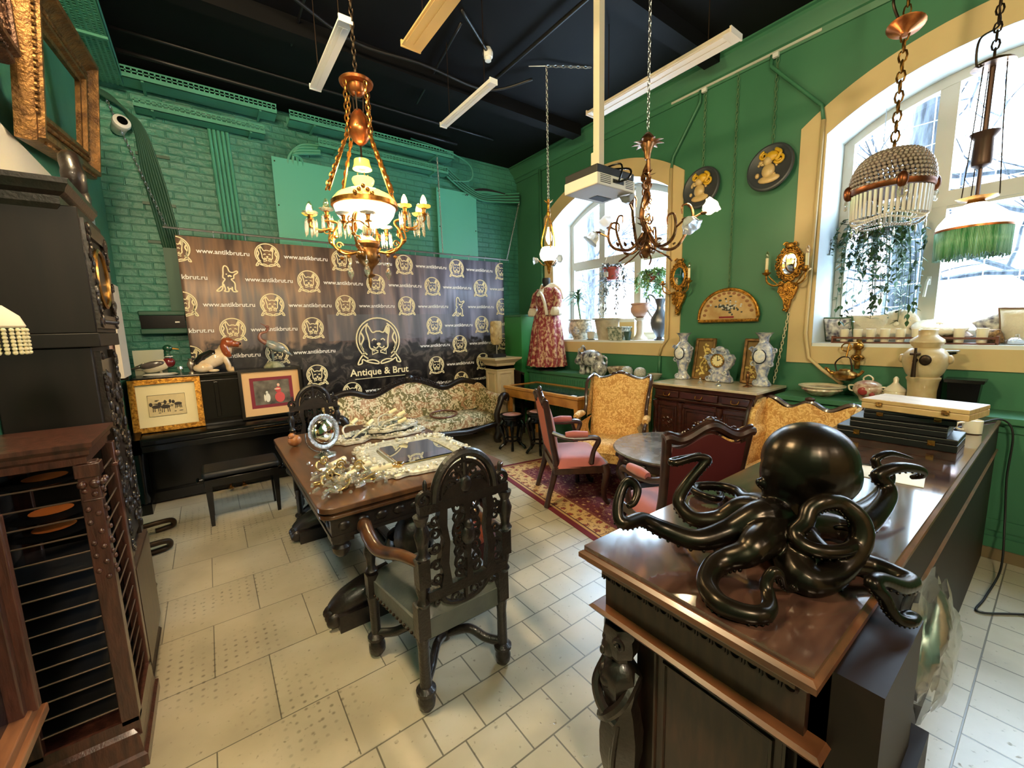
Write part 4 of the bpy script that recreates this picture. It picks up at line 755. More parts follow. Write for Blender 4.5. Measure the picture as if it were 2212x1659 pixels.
tray_x('lower perforated green cable tray on the back wall, right piece above the two boards', 1.38, 3.2, 5.92, 4.0, .16, .1)
t = thing('cable_tray', 'wide perforated green cable tray along the top of the left wall', 'cable tray', (XL+.16, 3.0, 4.18)); b = B()
b.box(-.14,.14,-3.0,2.86,0,.01); b.box(.13,.14,-3.0,2.86,0,.09)
for i in range(100): b.box(-.13+.0,.13,-.6+i*.034,-.6+i*.034+.012,-.008,0)
for i in range(8): b.box(-.13+i*.036,-.115+i*.036,-3.0,2.86,-.009,0)
obj('perforated_channel', b, TEAL, t, ang=0)
for y in (-2,0,2): obj('bracket', B().box(-.155,.14,y,y+.03,-.03,-.01), TEAL, t, ang=0)
t = thing('pipe_bundle', 'row of five green conduits running up the back wall', 'pipes', (.39, YB-.03, 2.2))
for k in range(5): b = B(); b.tube([(-.09+.042*k+.02,0,0), (-.09+.042*k-.035,0,1.83)], .018, 8); obj('conduit', b, TEAL, t)
t = thing('cable_bundle', 'sagging bundle of dark green cables in the left back corner', 'cables', (0, 0, 0))
random.seed(2)
for k in range(8):
    o_ = .022*k; b = B(); b.tube(smooth([(-.62,5.9,4.12-.005*k),(-.5+o_*.4,5.97,4.08-o_*.5),(-.38+o_*.5,5.99,3.85),(-.36+o_,6.01,3.4),(-.3+o_,6.01,2.9),(-.25+o_,6.02,2.4),(-.25+o_,6.02,1.9)]), .012, 6); obj('cable', b, mat('dark_green_cable', (36,76,58), .5), t)
for z in (3.6,3.1,2.7): obj('strap', B().box(-.4,-.12,6.03,6.04,z,z+.03), mat('dark_green_cable', (0,0,0)), t)
t = thing('cable_bundle', 'loose green and dark cables under the ceiling in the right back corner', 'cables', (0, 0, 0))
for k in range(7): b = B(); b.tube(smooth([(3.2,5.9,4.12-.02*k),(3.5,5.98,4.0-.02*k),(3.85,5.98,3.86-.015*k),(4.2,5.94,3.9-.02*k),(4.55,5.85,3.95-.025*k)]), .013, 6); obj('cable', b, mat('dark_green_cable', (0,0,0)) if k % 2 else TEAL, t)
for k in range(4): b = B(); b.tube(smooth([(1.42,5.95,4.05-.03*k),(1.2-.03*k,5.98,4.02-.04*k),(1.05+.05*k,6.0,3.85),(1.03+.06*k,6.02,3.6)]), .018, 6); obj('cable', b, TEAL, t)
for k in range(4): b = B(); b.tube(smooth([(4.4,5.9,3.9),(3.9,5.98,3.95-.02*k),(3.6-.03*k,6.0,3.8),(3.45-.03*k,6.02,3.5)]), .012, 6); obj('cable', b, BLACKM if k < 2 else TEAL, t)
b = B(); b.tube(smooth([(2.6,5.8,4.36),(3.1,5.75,4.3),(3.55,5.8,4.2),(3.6,5.85,4.0),(3.3,5.9,3.95)]), .01, 6); obj('cable', b, TEAL, t)
for i, (x0, x1, z0, z1, l) in enumerate(((.86, 2.0, 2.7, 3.83, 'large square teal board on the back wall behind the big chandelier'), (3.06, 3.77, 2.7, 3.84, 'narrower teal board on the back wall right of the chandelier'))):
    t = thing('wall_board', l, 'board', ((x0+x1)/2, YB-.05, z0)); h = (x1-x0)/2; obj('board', B().box(-h, h, -.01, .01, 0, z1-z0), mat('teal_board', (84,170,146), .45, 0), t, ang=0)
    b = B(); [b.ell((sx*(h-.03), -.012, z), .009, 8, 5) for sx in (-1,1) for z in (.05, (z1-z0)*.5, z1-z0-.05)]; obj('screws', b, DARKM, t); obj('batten', B().box(-h+.05, h-.05, .01, .048, .3, .36), TEAL, t, ang=0)
b = B(); b.box(-.12,.12,-.02,.04,0,.7); o = obj('wall_board', b, mat('dark_teal', (36,82,64), .5), ang=0); o.location = (-.16, 5.98, 1.95); tag(o, 'small dark teal board half hidden by the left edge of the banner', 'board')
t = thing('wall_box', 'black and green wall unit above the duck figurine', 'wall unit', (-.36, 5.96, 1.72))
b = B(); b.box(-.2,.2,-.04,.085,0,.06); b.box(-.2,.2,-.04,.085,.2,.25); obj('green_casing', b, mat('dark_teal', (0,0,0)), t, bev=.01); obj('black_body', B().box(-.19,.19,-.035,.085,.06,.2), BLACKL, t, ang=0); obj('label_plate', B().box(.1,.14,-.037,-.035,.12,.135), WHITEP, t, ang=0)
t = thing('cctv_camera', 'white round security camera in the left back corner', 'camera', (-.477, 5.93, 3.83)); b = B(); b.m = M4.Rotation(rad(75), 4, 'X') @ M4.Rotation(rad(20), 4, 'Y')
b.lathe([(.045,-.12),(.06,-.1),(.065,0),(.075,.03),(.07,.06),(.045,.07),(0,.07)], 24); obj('housing', b, WHITEP, t); b = B(); b.m = M4.Rotation(rad(75), 4, 'X') @ M4.Rotation(rad(20), 4, 'Y'); b.lathe([(.042,.065),(.042,.075),(0,.08)], 20); obj('lens', b, BLACKL, t)
b = B(); b.tube([(0,.1,0),(0,.12,0)], .03, 12); obj('mount', b, WHITEP, t)
# banner with rod
t = thing('hanging_rod', 'long steel rod on wire ropes carrying the printed banner', 'rod', (0, 0, 0))
b = B(); b.tube([(-.25,5.8,2.835),(4.25,5.8,2.815)], .012, 8); obj('rod', b, STEEL, t)
for p, q in (((-.22,5.8,2.84),(-.57,5.96,4.1)), ((3.02,5.8,2.82),(3.0,5.8,4.2)), ((4.22,5.8,2.82),(4.55,5.85,3.82))): b = B(); b.chain(p, q, .03, .004); obj('wire_rope', b, STEEL, t)
for i in range(15): x = -.12+i*.3; b = B(); b.tube([(x,5.8+.016*cos(a),2.827+.016*sin(a)) for a in [pi*1.6-k*.5 for k in range(10)]]+[(x,5.815,2.77)], .003, 5); obj('hook', b, STEEL, t)
def banner_mat():
    m = bpy.data.materials.new('printed_banner'); m.use_nodes = True; nt = m.node_tree; p = nt.nodes['Principled BSDF']; L = nt.links.new
    tc = nod(nt, 'ShaderNodeTexCoord'); sx = nod(nt, 'ShaderNodeSeparateXYZ'); L(tc.outputs['Object'], sx.inputs[0])
    mp = nod(nt, 'ShaderNodeMapping'); mp.inputs['Scale'].default_value = (1, 1, .12); L(tc.outputs['Object'], mp.inputs[0])
    n = nod(nt, 'ShaderNodeTexNoise'); n.inputs['Scale'].default_value = 4.2; n.inputs['Detail'].default_value = 3; n.inputs['Roughness'].default_value = .6; L(mp.outputs[0], n.inputs['Vector'])
    c1 = ramp(nt, n.outputs[0], [(.3, (56,50,52)), (.43, (106,88,80)), (.52, (156,124,100)), (.6, (110,100,98)), (.7, (74,72,80))])
    n2 = nod(nt, 'ShaderNodeTexNoise'); n2.inputs['Scale'].default_value = 4.2; n2.inputs['Detail'].default_value = 3; L(mp.outputs[0], n2.inputs['Vector'])
    c2 = ramp(nt, n2.outputs[0], [(.3, (58,58,72)), (.45, (102,104,126)), (.55, (140,142,168)), (.7, (78,80,98))])
    mr = nod(nt, 'ShaderNodeMapRange'); mr.inputs[1].default_value = 1.6; mr.inputs[2].default_value = 3.2; L(sx.outputs[0], mr.inputs[0])
    top = nod(nt, 'ShaderNodeMixRGB'); L(mr.outputs[0], top.inputs[0]); L(c1, top.inputs[1]); L(c2, top.inputs[2])
    # printed dark scene along the bottom
    n3 = nod(nt, 'ShaderNodeTexNoise'); n3.inputs['Scale'].default_value = 6; n3.inputs['Detail'].default_value = 7; n3.inputs['Distortion'].default_value = 1.2; L(tc.outputs['Object'], n3.inputs['Vector'])
    low = ramp(nt, n3.outputs[0], [(.36, (26,26,30)), (.52, (48,46,48)), (.62, (92,86,82)), (.7, (40,38,40))])
    zz = nod(nt, 'ShaderNodeMath', operation='MULTIPLY_ADD'); zz.inputs[1].default_value = .5; L(n3.outputs[0], zz.inputs[0]); L(sx.outputs[2], zz.inputs[2])
    m2 = nod(nt, 'ShaderNodeMapRange'); m2.inputs[1].default_value = 1.02; m2.inputs[2].default_value = 1.12; L(zz.outputs[0], m2.inputs[0])
    f = nod(nt, 'ShaderNodeMixRGB'); L(m2.outputs[0], f.inputs[0]); L(low, f.inputs[1]); L(top.outputs[0], f.inputs[2])
    # pale printed panelling block behind the large emblem
    def rng(o, a, b_):
        g = nod(nt, 'ShaderNodeMath', operation='GREATER_THAN'); g.inputs[1].default_value = a; L(o, g.inputs[0]); l = nod(nt, 'ShaderNodeMath', operation='LESS_THAN'); l.inputs[1].default_value = b_; L(o, l.inputs[0])
        k = nod(nt, 'ShaderNodeMath', operation='MULTIPLY'); L(g.outputs[0], k.inputs[0]); L(l.outputs[0], k.inputs[1]); return k.outputs[0]
    k = nod(nt, 'ShaderNodeMath', operation='MULTIPLY'); L(rng(sx.outputs[0], 1.3, 3.25), k.inputs[0]); L(rng(sx.outputs[2], .85, 1.2), k.inputs[1])
    k2 = nod(nt, 'ShaderNodeMath', operation='MULTIPLY'); k2.inputs[1].default_value = .42; L(k.outputs[0], k2.inputs[0])
    g = nod(nt, 'ShaderNodeMixRGB'); L(k2.outputs[0], g.inputs[0]); L(f.outputs[0], g.inputs[1]); g.inputs[2].default_value = (*lin((112,116,124)), 1)
    L(g.outputs[0], p.inputs['Base Color']); p.inputs['Roughness'].default_value = .42; return m
BZ = .72; t = thing('banner', 'large printed banner with dog emblems hanging on the back wall', 'banner', (0, 5.83, BZ))
def bw(x): return .006*sin(x*4.1)+.003*sin(x*9.3+1)
b = B(); b.grid(lambda u, v: (-.16+4.31*u, bw(-.16+4.31*u), 2.05*v), 120, 4); o = obj('printed_sheet', b, banner_mat(), t, ang=180)
md = o.modifiers.new('thick', 'SOLIDIFY'); md.thickness = .002; md.offset = 1
CRM = mat('printed_cream', (240,226,180), .5); WHT = mat('printed_white', (240,238,232), .5)
def ell2(cx, cz, rx, rz, a0=0, a1=360, n=28): return [(cx+rx*cos(rad(a0+(a1-a0)*i/n)), cz+rz*sin(rad(a0+(a1-a0)*i/n))) for i in range(n+1)]
def emblem(b, w_=.03):
    S = lambda P: [tuple(p) for p in smooth([(x, z) for x, z in P], 5)]
    R = lambda P, k=1: b.ribbon(P, w_*k)
    R(ell2(0,.04,.46,.46,-58,238)); R(ell2(0,.04,.40,.40,-50,60)); R(ell2(0,.04,.40,.40,120,230))
    for s in (-1, 1):
        M_ = lambda P: [(s*x, z) for x, z in P]
        R(M_(S([(.3,-.2),(.42,-.36),(.46,-.46),(.38,-.44),(.36,-.36),(.25,-.42),(.05,-.47),(.03,-.43),(.14,-.38),(.28,-.39)]))); R(M_(S([(.36,.2),(.31,.08),(.37,-.06),(.33,-.16)])), 1.2)
        R(M_(S([(.04,.22),(.12,.2),(.19,.32),(.23,.34),(.25,.24),(.22,.12),(.2,.0),(.19,-.12),(.1,-.2)])))
        R(M_(S([(.05,.04),(.1,.06),(.14,.02)])), .9); R(M_(S([(.02,-.1),(.06,-.14),(.12,-.1)])), .9); R(M_([(.02,-.2),(.15,-.14),(.15,-.27),(.02,-.22)]), .9)
    b.add([(x, 0, z) for x, z in [(.2,.33),(.25,.26),(.22,.14),(.15,.2)]], [(0,1,2,3)]); R([(-.05,.22),(.05,.22)]); b.add([(x, 0, z) for x, z in ell2(0,-.05,.045,.03,0,330,11)], [tuple(range(12))])
    R([(0,-.08),(0,-.12)], .8)
def sitdog(b, w_=.03):
    S = lambda P: [tuple(p) for p in smooth([(x, z) for x, z in P], 5)]
    R = lambda P, k=1: b.ribbon(P, w_*k)
    R(S([(-.1,.18),(-.08,.4),(-.02,.48),(.06,.42),(.1,.28),(.2,.24),(.34,.3),(.36,.24),(.24,.14),(.22,.02),(.14,-.02),(.24,-.16),(.24,-.4),(.3,-.47),(.16,-.47),(.14,-.3)]))
    R(S([(-.1,.18),(-.12,.04),(-.06,-.02),(-.14,-.16),(-.16,-.34),(-.24,-.46),(-.36,-.47),(-.26,-.36),(-.18,-.28)])); R(S([(-.12,-.2),(-.08,-.4),(-.12,-.47),(.02,-.47),(.0,-.3)])); R(S([(.04,.08),(.1,.12),(.16,.08)]), 1.3); R(S([(-.02,.16),(.02,.18)])); R(S([(.02,-.44),(.08,-.36),(.15,-.44)]))
def textmesh(s, size, m, name):
    c = bpy.data.curves.new(name, 'FONT'); c.body = s; c.size = size; c.align_x = 'CENTER'; c.align_y = 'CENTER'; c.resolution_u = 3; c.offset = .0012*size/.07
    o = bpy.data.objects.new(name, c); C.objects.link(o); dg = bpy.context.evaluated_depsgraph_get(); me = bpy.data.meshes.new_from_object(o.evaluated_get(dg)); bpy.data.objects.remove(o); me.materials.clear(); me.materials.append(m); return me
b = B(); emblem(b, .042); e0 = obj('dog_emblem', b, CRM, t, ang=0); em = e0.data; bpy.data.objects.remove(e0)
b = B(); sitdog(b, .045); e0 = obj('sitting_dog_emblem', b, CRM, t, ang=0); sm = e0.data; bpy.data.objects.remove(e0)
URL = 'www.antikbrut.ru'; um = textmesh(URL, .07, WHT, 'web_address')
def place(name, me, x, z, s, rx=0):
    o = bpy.data.objects.new(name, me); C.objects.link(o); o.parent = t; hw = max(abs(v.co.x) for v in me.vertices)*s; o.location = (x, min(bw(x+hw*k/6) for k in range(-6, 7))-.005, z-BZ); o.scale = (s, s, s); o.rotation_euler = (rx, 0, 0); return o
def clipx(me, x, s, lo=-.155, hi=4.145):   # keep only faces that lie on the sheet
    import bmesh
    m2 = me.copy(); bm = bmesh.new(); bm.from_mesh(m2)
    for co, no in (((( lo-x)/s, 0, 0), (-1, 0, 0)), (((hi-x)/s, 0, 0), (1, 0, 0))): bmesh.ops.bisect_plane(bm, geom=bm.verts[:]+bm.edges[:]+bm.faces[:], plane_co=co, plane_no=no, clear_outer=True)
    bm.to_mesh(m2); bm.free(); return m2
for r, z in enumerate((2.62, 2.33, 2.035, 1.745, 1.445, 1.135, .86)):
    for k in range(11):
        x = -.17+.4285*k; em_here = (k % 2 == 0) if r % 2 == 0 else (k % 2 == 1)
        if 1.2 < x < 2.7 and .9 < z < 1.9: continue
        edge = k in (0, 10)
        if em_here:
            sit = (r == 1 and k == 1) or (r == 2 and k == 8); me = sm if sit else em; s = .3 if sit else .27
            place('dog_emblem', clipx(me, x, s) if edge else me, x, z, s)
        else: place('web_address', clipx(um, x, 1) if edge else um, x, z, 1, rad(90))
b = B(); emblem(b, .028); e0 = obj('dog_emblem', b, CRM, t, ang=0); e0.location = (1.95, -.016, 1.54-BZ); e0.scale = (.66, 1, .66)
am = textmesh('Antique & Brut', .135, CRM, 'shop_name'); place('shop_name', am, 1.95, 1.12, 1, rad(90))
b = B(); b.ribbon([(-.36,0),(.36,0)], .008); e0 = obj('rule', b, CRM, t, ang=0); e0.location = (1.95, -.016, 1.035-BZ)
# green corner cabinet, pedestal with stone fragment
t = thing('corner_cabinet', 'tall plain green box in the right back corner behind the pedestal', 'cabinet', (4.39, 5.66, 0))
b = B(); b.box(-.24,.24,-.3,.3,0,1.86); obj('body', b, mat('bright_green', (52,128,66), .4), t, ang=0, bev=.006); obj('top', B().box(-.25,.25,-.31,.31,1.86,1.89), GREEN, t, ang=0)
STN = mat('painted_stone', (206,186,146), .6, 0, var=.12, scale=7)
t = thing('pedestal', 'square cream panelled pedestal at the right end of the sofa', 'pedestal', (3.7, 5.36, 0))
b = B(); b.box(-.16,.16,-.16,.16,.12,1.12); obj('shaft', b, STN, t, ang=0); b = B(); b.mould([(-.03,1.02),(.0,1.02),(.012,1.03),(.012,1.045),(0,1.05),(0,1.1),(.01,1.11),(.02,1.14),(.045,1.165),(.07,1.185),(.09,1.2),(.095,1.225),(-.03,1.23)], .16, .16); obj('capital', b, STN, t, ang=20)
b = B(); b.mould([(0,.2),(.01,.17),(.03,.14),(.04,.13),(.04,0),(-.03,0)][::-1], .16, .16); obj('base', b, STN, t, ang=20)
for ax in ('y', 'x'): b = B(); q = [(-.1,.25),(.1,.25),(.1,.98),(-.1,.98)]; b.tube([((a, -.162, c_) if ax == 'y' else (-.162, a, c_)) for a, c_ in q], .012, 6, True); obj('panel_moulding', b, STN, t)
t = thing('stone_fragment', 'worn stone head fragment on a black stand on the pedestal', 'sculpture', (3.64, 5.34, 1.23))
obj('base', B().box(-.12,.12,-.08,.08,0,.05), BLACKM, t, ang=0); b = B(); b.tube([(0,0,.05),(0,0,.2)], .01, 8); obj('rod', b, STEEL, t)
b = B(); b.lathe([(.03,.19),(.07,.2),(.095,.25),(.1,.33),(.095,.45),(.1,.53),(.085,.56),(0,.565)], 18, sy=.8); b.ell((-.1,-.02,.42), (.03,.03,.06)); b.ell((.01,-.08,.3), (.03,.025,.03)); obj('stone', b, mat('sandstone', (196,172,122), .85, 0, col2=(160,134,92), scale=14, bump=.5, bscale=30), t)
# ---------------- piano and what stands on it ----------------
PL = BLACKL; t = thing('upright_piano', 'glossy black upright piano against the back wall', 'piano', (.11, 5.5, 0))
W2 = .74
b = B(); b.box(-W2+.03, W2-.03, -.07, .3, .1, 1.26); obj('case', b, PL, t, ang=0, bev=.004)
b = B(); b.box(-W2-.01, W2+.01, -.12, .31, 1.26, 1.295); obj('top_lid', b, PL, t, ang=0, bev=.006)
for s in (-1, 1):
    b = B(); b.box(s*W2-.03, s*W2+.03, -.1, .3, 0, 1.26); b.box(s*W2-.035, s*W2+.035, -.42, -.1, .6, .74); b.prism([(-.42,.6),(-.1,.6),(-.1,.86),(-.2,.78),(-.42,.74)], s*W2-.03, s*W2+.03, 'x'); b.box(s*W2-.045, s*W2+.045, -.4, .1, 0, .1); b.lathe([(.03,.1),(.045,.16),(.03,.22),(.04,.5),(.05,.58),(.05,.6)], 14, (s*W2, -.36, 0)); obj('side_panel', b, PL, t)
b = B(); b.box(-W2, W2, -.42, -.05, .61, .67); b.prism([(-.4,.67),(-.4,.715),(-.36,.745),(-.06,.755),(-.06,.67)], -W2+.03, W2-.03, 'x'); obj('key_lid', b, PL, t, bev=.005)
b = B(); b.box(-W2+.06, W2-.06, -.09, -.07, .8, 1.22); 
for x in (-.62,-.08,.42,.64): b.box(x-.02,x+.02,-.1,-.09,.82,1.2)
obj('upper_panel', b, PL, t, ang=0, bev=.004)
obj('lower_panel', B().box(-W2+.05, W2-.05, -.09, -.07, .14, .58), PL, t, ang=0, bev=.004)
obj('toe_rail', B().box(-W2, W2, -.12, -.02, .02, .12), PL, t, ang=0)
for x in (-.06, .06): b = B(); b.tube([(x,-.1,.06),(x,-.22,.05)], .014, 8); b.ell((x,-.23,.05), (.028,.04,.01)); obj('pedal', b, BRASS, t)
obj('gilt_line', B().box(.2,.72,-.405,-.4,.69,.695), BRASS, t, ang=0)
def framed(name, label, loc, w_, h, fw_, fm, inner, cat='framed picture', lean=-6, d=.03):
    t = thing(name, label, cat, loc); t.rotation_euler = (rad(lean), 0, rad(0)); a, c_ = w_/2, h
    for nm, q in (('frame_rail', [(-a,0),(a,0),(a-fw_,fw_),(-a+fw_,fw_)]), ('frame_rail', [(a,0),(a,h),(a-fw_,h-fw_),(a-fw_,fw_)]), ('frame_rail', [(a,h),(-a,h),(-a+fw_,h-fw_),(a-fw_,h-fw_)]), ('frame_rail', [(-a,h),(-a,0),(-a+fw_,fw_),(-a+fw_,h-fw_)])):
        b = B(); b.prism(q, -d, 0); b.prism([((x*.97 if abs(x) == a else x), (y if 0 < y < h else (y+.01 if y == 0 else y-.01))) for x, y in q], -d-.008, -d); obj(nm, b, fm, t, ang=20)
    for (x0, x1, z0, z1, m, dd, nm) in inner: obj(nm, B().box(x0, x1, -dd, 0, z0, z1), m, t, ang=0)
    return t
MATC = mat('mat_cream', (236,220,172), .7); INK = mat('engraving_ink', (58,50,40), .8); PRT = mat('engraving_paper', (218,196,146), .7, 0, var=.12, scale=20)
t = framed('framed_picture', 'gilt framed engraving of horses and a cart standing on the piano', (-.38, 5.325, .757), .56, .52, .05, GILT, [(-.24,.24,.04,.48,MATC,.01,'mat_board'), (-.15,.14,.15,.36,PRT,.013,'engraving')])
b = B(); b.tube([(x,-.014,z) for x, z in ((-.15,.15),(.14,.15),(.14,.36),(-.15,.36))], .002, 4, True); random.seed(12)
def horse(x, z, s): b.ell((x,-.014,z), (.035*s,.002,.018*s)); b.ell((x-.04*s,-.014,z+.025*s), (.014*s,.002,.02*s)); [b.tube([(x+q*s,-.014,z-.01*s),(x+q*s*1.1,-.014,z-.05*s)], .003, 4) for q in (-.025,-.012,.014,.026)]
horse(-.09,.245,1); horse(-.02,.24,1.1); horse(.08,.26,.9); b.ell((-.02,-.014,.285), (.012,.002,.022)); b.ell((.02,-.014,.29), (.01,.002,.02))
for i in range(16): b.ell((random.uniform(-.1,.12),-.014,random.uniform(.18,.31)), (random.uniform(.008,.02),.002,.004), 8, 4)
obj('drawn_figures', b, INK, t)
t = framed('framed_picture', 'black framed colour print of two figures with a dark red mat on the piano', (.54, 5.325, .757), .62, .55, .03, BLACKL, [(-.28,.28,.03,.52,mat('mat_tan', (214,172,120), .7),.01,'mat_board'), (-.21,.21,.11,.45,mat('mat_dark_red', (122,26,40), .7),.012,'inner_mat'), (-.175,.175,.145,.415,mat('print_grey', (118,108,92), .7, 0, col2=(56,52,44), scale=9),.014,'print')])
b = B(); b.ell((-.05,-.016,.22), (.025,.002,.05)); b.ell((-.055,-.016,.28), (.012,.002,.016)); b.ell((-.08,-.016,.22), (.008,.002,.04)); obj('pale_figure', b, mat('print_pale', (222,214,196), .7), t)
b = B(); b.ell((.07,-.016,.215), (.05,.002,.06)); b.ell((.06,-.016,.3), (.03,.002,.035)); obj('red_figure', b, mat('print_red', (196,74,72), .7), t); b = B(); b.ell((.065,-.0175,.355), (.014,.002,.018)); b.ell((.05,-.0175,.31), (.03,.002,.01)); obj('figure_face', b, mat('print_pink', (220,176,150), .7), t)
PZ = 1.296
t = thing('duck_figurine', 'porcelain mallard duck figurine on a white base on the piano', 'figurine', (-.42, 5.56, PZ)); PW = mat('porcelain_white', (232,228,216), .15, 0, coat=.5)
b = B(); b.lathe([(.09,0),(.1,.01),(.08,.022),(0,.025)], 24, sx=1.5, sy=.7); obj('base', b, PW, t); b = B(); b.ell((-.02,0,.1), (.13,.06,.06), 20, 14, M4.Rotation(rad(-14), 4, 'Y')); b.tube([(-.1,0,.1),(-.19,0,.07)], [.05,.008], 10); b.tube([(0,.02,.06),(.01,.02,.02)], .012, 8); bd = obj('body', b, mat('duck_cream', (224,212,184), .15, 0, coat=.5, var=.1, scale=12), t, ang=180)
b = B(); b.ell((.08,0,.13), (.055,.052,.055), 16, 12); obj('breast', b, mat('duck_maroon', (110,34,36), .15, 0, coat=.5), bd); b = B(); b.tube(smooth([(.085,0,.16),(.075,0,.2),(.075,0,.25)]), [.03]*7+[.026]*6, 12); b.ell((.085,0,.275), (.042,.034,.036), 16, 12); hd = obj('head', b, mat('duck_green', (24,70,48), .12, 0, coat=.6), t, ang=180); b = B(); b.tube([(.115,0,.272),(.175,0,.26)], [.016,.009], 8, flat=.6); obj('bill', b, mat('duck_bill', (206,150,60), .3), hd)
b = B(); b.tube([(.085+.032*cos(k*.6),.032*sin(k*.6),.19) for k in range(11)], .006, 6, True); obj('neck_ring', b, PW, hd); b = B(); b.ell((-.05,-.048,.115), (.1,.02,.035), 14, 10, M4.Rotation(rad(-10), 4, 'Y')); b.tube([(-.12,-.02,.11),(-.22,-.01,.08)], [.025,.006], 8); obj('wing', b, mat('duck_grey', (96,86,80), .2, 0, coat=.4, var=.3, scale=20), bd, ang=180)
b = B(); b.box(-.13,.13,-.002,.002,0,.26); o = obj('card', b, mat('pale_card2', (190,192,170), .7), ang=0); o.location = (-.5, 5.74, PZ); tag(o, 'pale blank card leaning on the wall behind the duck', 'card')
t = thing('small_vase', 'small silvery urn vase between the duck and the dog figurine', 'vase', (-.16, 5.5, PZ)); b = B(); b.lathe([(.03,0),(.028,.012),(.012,.03),(.02,.05),(.034,.09),(.03,.12),(.015,.14),(.024,.16)], 16); obj('body', b, mat('pewter_warm', (170,156,140), .25, .7), t)
t = thing('glass_trinket', 'tiny glass goblet left of the silvery urn', 'goblet', (-.25, 5.48, PZ)); b = B(); b.lathe([(.02,0),(.006,.01),(.006,.04),(.026,.06),(.022,.085)], 14); obj('body', b, CRYSTAL, t)
t = thing('dog_figurine', 'glazed porcelain basset hound figurine seated on the piano', 'figurine', (.06, 5.52, PZ)); GLZ = mat('hound_tan', (214,180,134), .12, 0, coat=.6, col2=(232,212,180), scale=9)
b = B(); b.tube(smooth([(-.15,0,.07),(-.1,0,.1),(.0,0,.15),(.07,0,.2),(.1,0,.27)]), lerps([.06,.085,.09,.075,.06],25), 16); b.ell((-.12,-.07,.055), (.09,.045,.05)); b.ell((-.12,.07,.055), (.09,.045,.05)); b.tube(smooth([(.07,-.05,.16),(.1,-.055,.08),(.11,-.055,.02),(.15,-.055,.015)]), .028, 10); b.tube(smooth([(.07,.05,.16),(.1,.055,.08),(.11,.055,.02),(.15,.055,.015)]), .028, 10); b.ell((-.03,-.08,.02), (.05,.025,.018)); bd = obj('body', b, GLZ, t, ang=180)
b = B(); b.tube(smooth([(-.17,0,.08),(-.1,0,.13),(-.0,0,.19),(.03,0,.22)]), lerps([.05,.08,.075,.04],19), 14); obj('dark_saddle', b, mat('hound_black', (34,26,22), .12, 0, coat=.6), bd, ang=180)
b = B(); b.ell((.12,0,.315), (.065,.055,.055), 16, 12); b.tube([(.14,0,.31),(.225,0,.285)], [.042,.03], 12); hd = obj('head', b, mat('hound_brown', (164,84,44), .12, 0, coat=.6, var=.25, scale=14), t, ang=180)
for s in (-1, 1): b = B(); b.tube(smooth([(.09,s*.045,.345),(.08,s*.075,.28),(.1,s*.075,.2),(.13,s*.06,.16)]), lerps([.02,.035,.04,.02],19), 10, flat=.5); obj('ear', b, mat('hound_ear', (150,72,36), .12, 0, coat=.6), hd, ang=180)
b = B(); b.ell((.232,0,.295), (.014,.018,.014)); obj('nose', b, BLACKL, hd)
t = thing('crane_figurine', 'long-necked porcelain crane figurine on the right end of the piano', 'figurine', (.6, 5.5, PZ)); CG = mat('crane_glaze', (132,112,100), .15, 0, coat=.5, col2=(92,112,112), scale=10)
b = B(); b.lathe([(.1,0),(.105,.015),(.08,.05),(.05,.075),(0,.08)], 18, lob=.07, nl=7); obj('rocky_base', b, mat('rock_glaze', (176,170,140), .3, 0, col2=(120,130,100), scale=20), t)
for s in (-1, 1): b = B(); b.tube([(.0,s*.015,.06),(.0+.01*s,s*.015,.2)], .008, 8); obj('leg', b, CG, t)
b = B(); b.ell((.03,0,.25), (.12,.05,.055), 18, 12, M4.Rotation(rad(28), 4, 'Y')); b.tube([(.1,0,.21),(.2,0,.13)], [.035,.008], 8); bd = obj('body', b, mat('crane_wing', (98,128,134), .15, 0, coat=.5, col2=(176,160,140), scale=12), t, ang=180)
b = B(); b.tube(smooth([(-.05,0,.29),(-.11,0,.34),(-.1,0,.4),(-.04,0,.42),(-.02,0,.46)]), lerps([.032,.022,.016,.014,.016],25), 10); b.ell((-.025,0,.475), (.022,.015,.017)); b.tube([(-.03,0,.48),(-.09,0,.515)], [.008,.003], 6); obj('neck_and_head', b, mat('crane_neck', (140,92,76), .15, 0, coat=.5), t, ang=180)
t = thing('piano_bench', 'black padded piano bench in front of the piano', 'bench', (.14, 4.55, 0))
b = B(); b.box(-.3,.3,-.17,.17,.44,.5); obj('cushion', b, mat('black_leather', (18,18,18), .45, bump=.1), t, bev=.025); b = B(); b.box(-.29,.29,-.16,.16,.36,.43); obj('frame', b, BLACKL, t, bev=.004)
for x in (-.26,.26):
    for y in (-.135,.135): b = B(); b.frus(0,(.014,.014),.4,(.026,.026),x,y); obj('leg', b, BLACKL, t)
for s in (-1,1): b = B(); b.tube([(s*.29,0,.4),(s*.33,0,.4)], .008, 8); b.ell((s*.335,0,.4), (.012,.025,.025)); obj('knob', b, BLACKL, t)
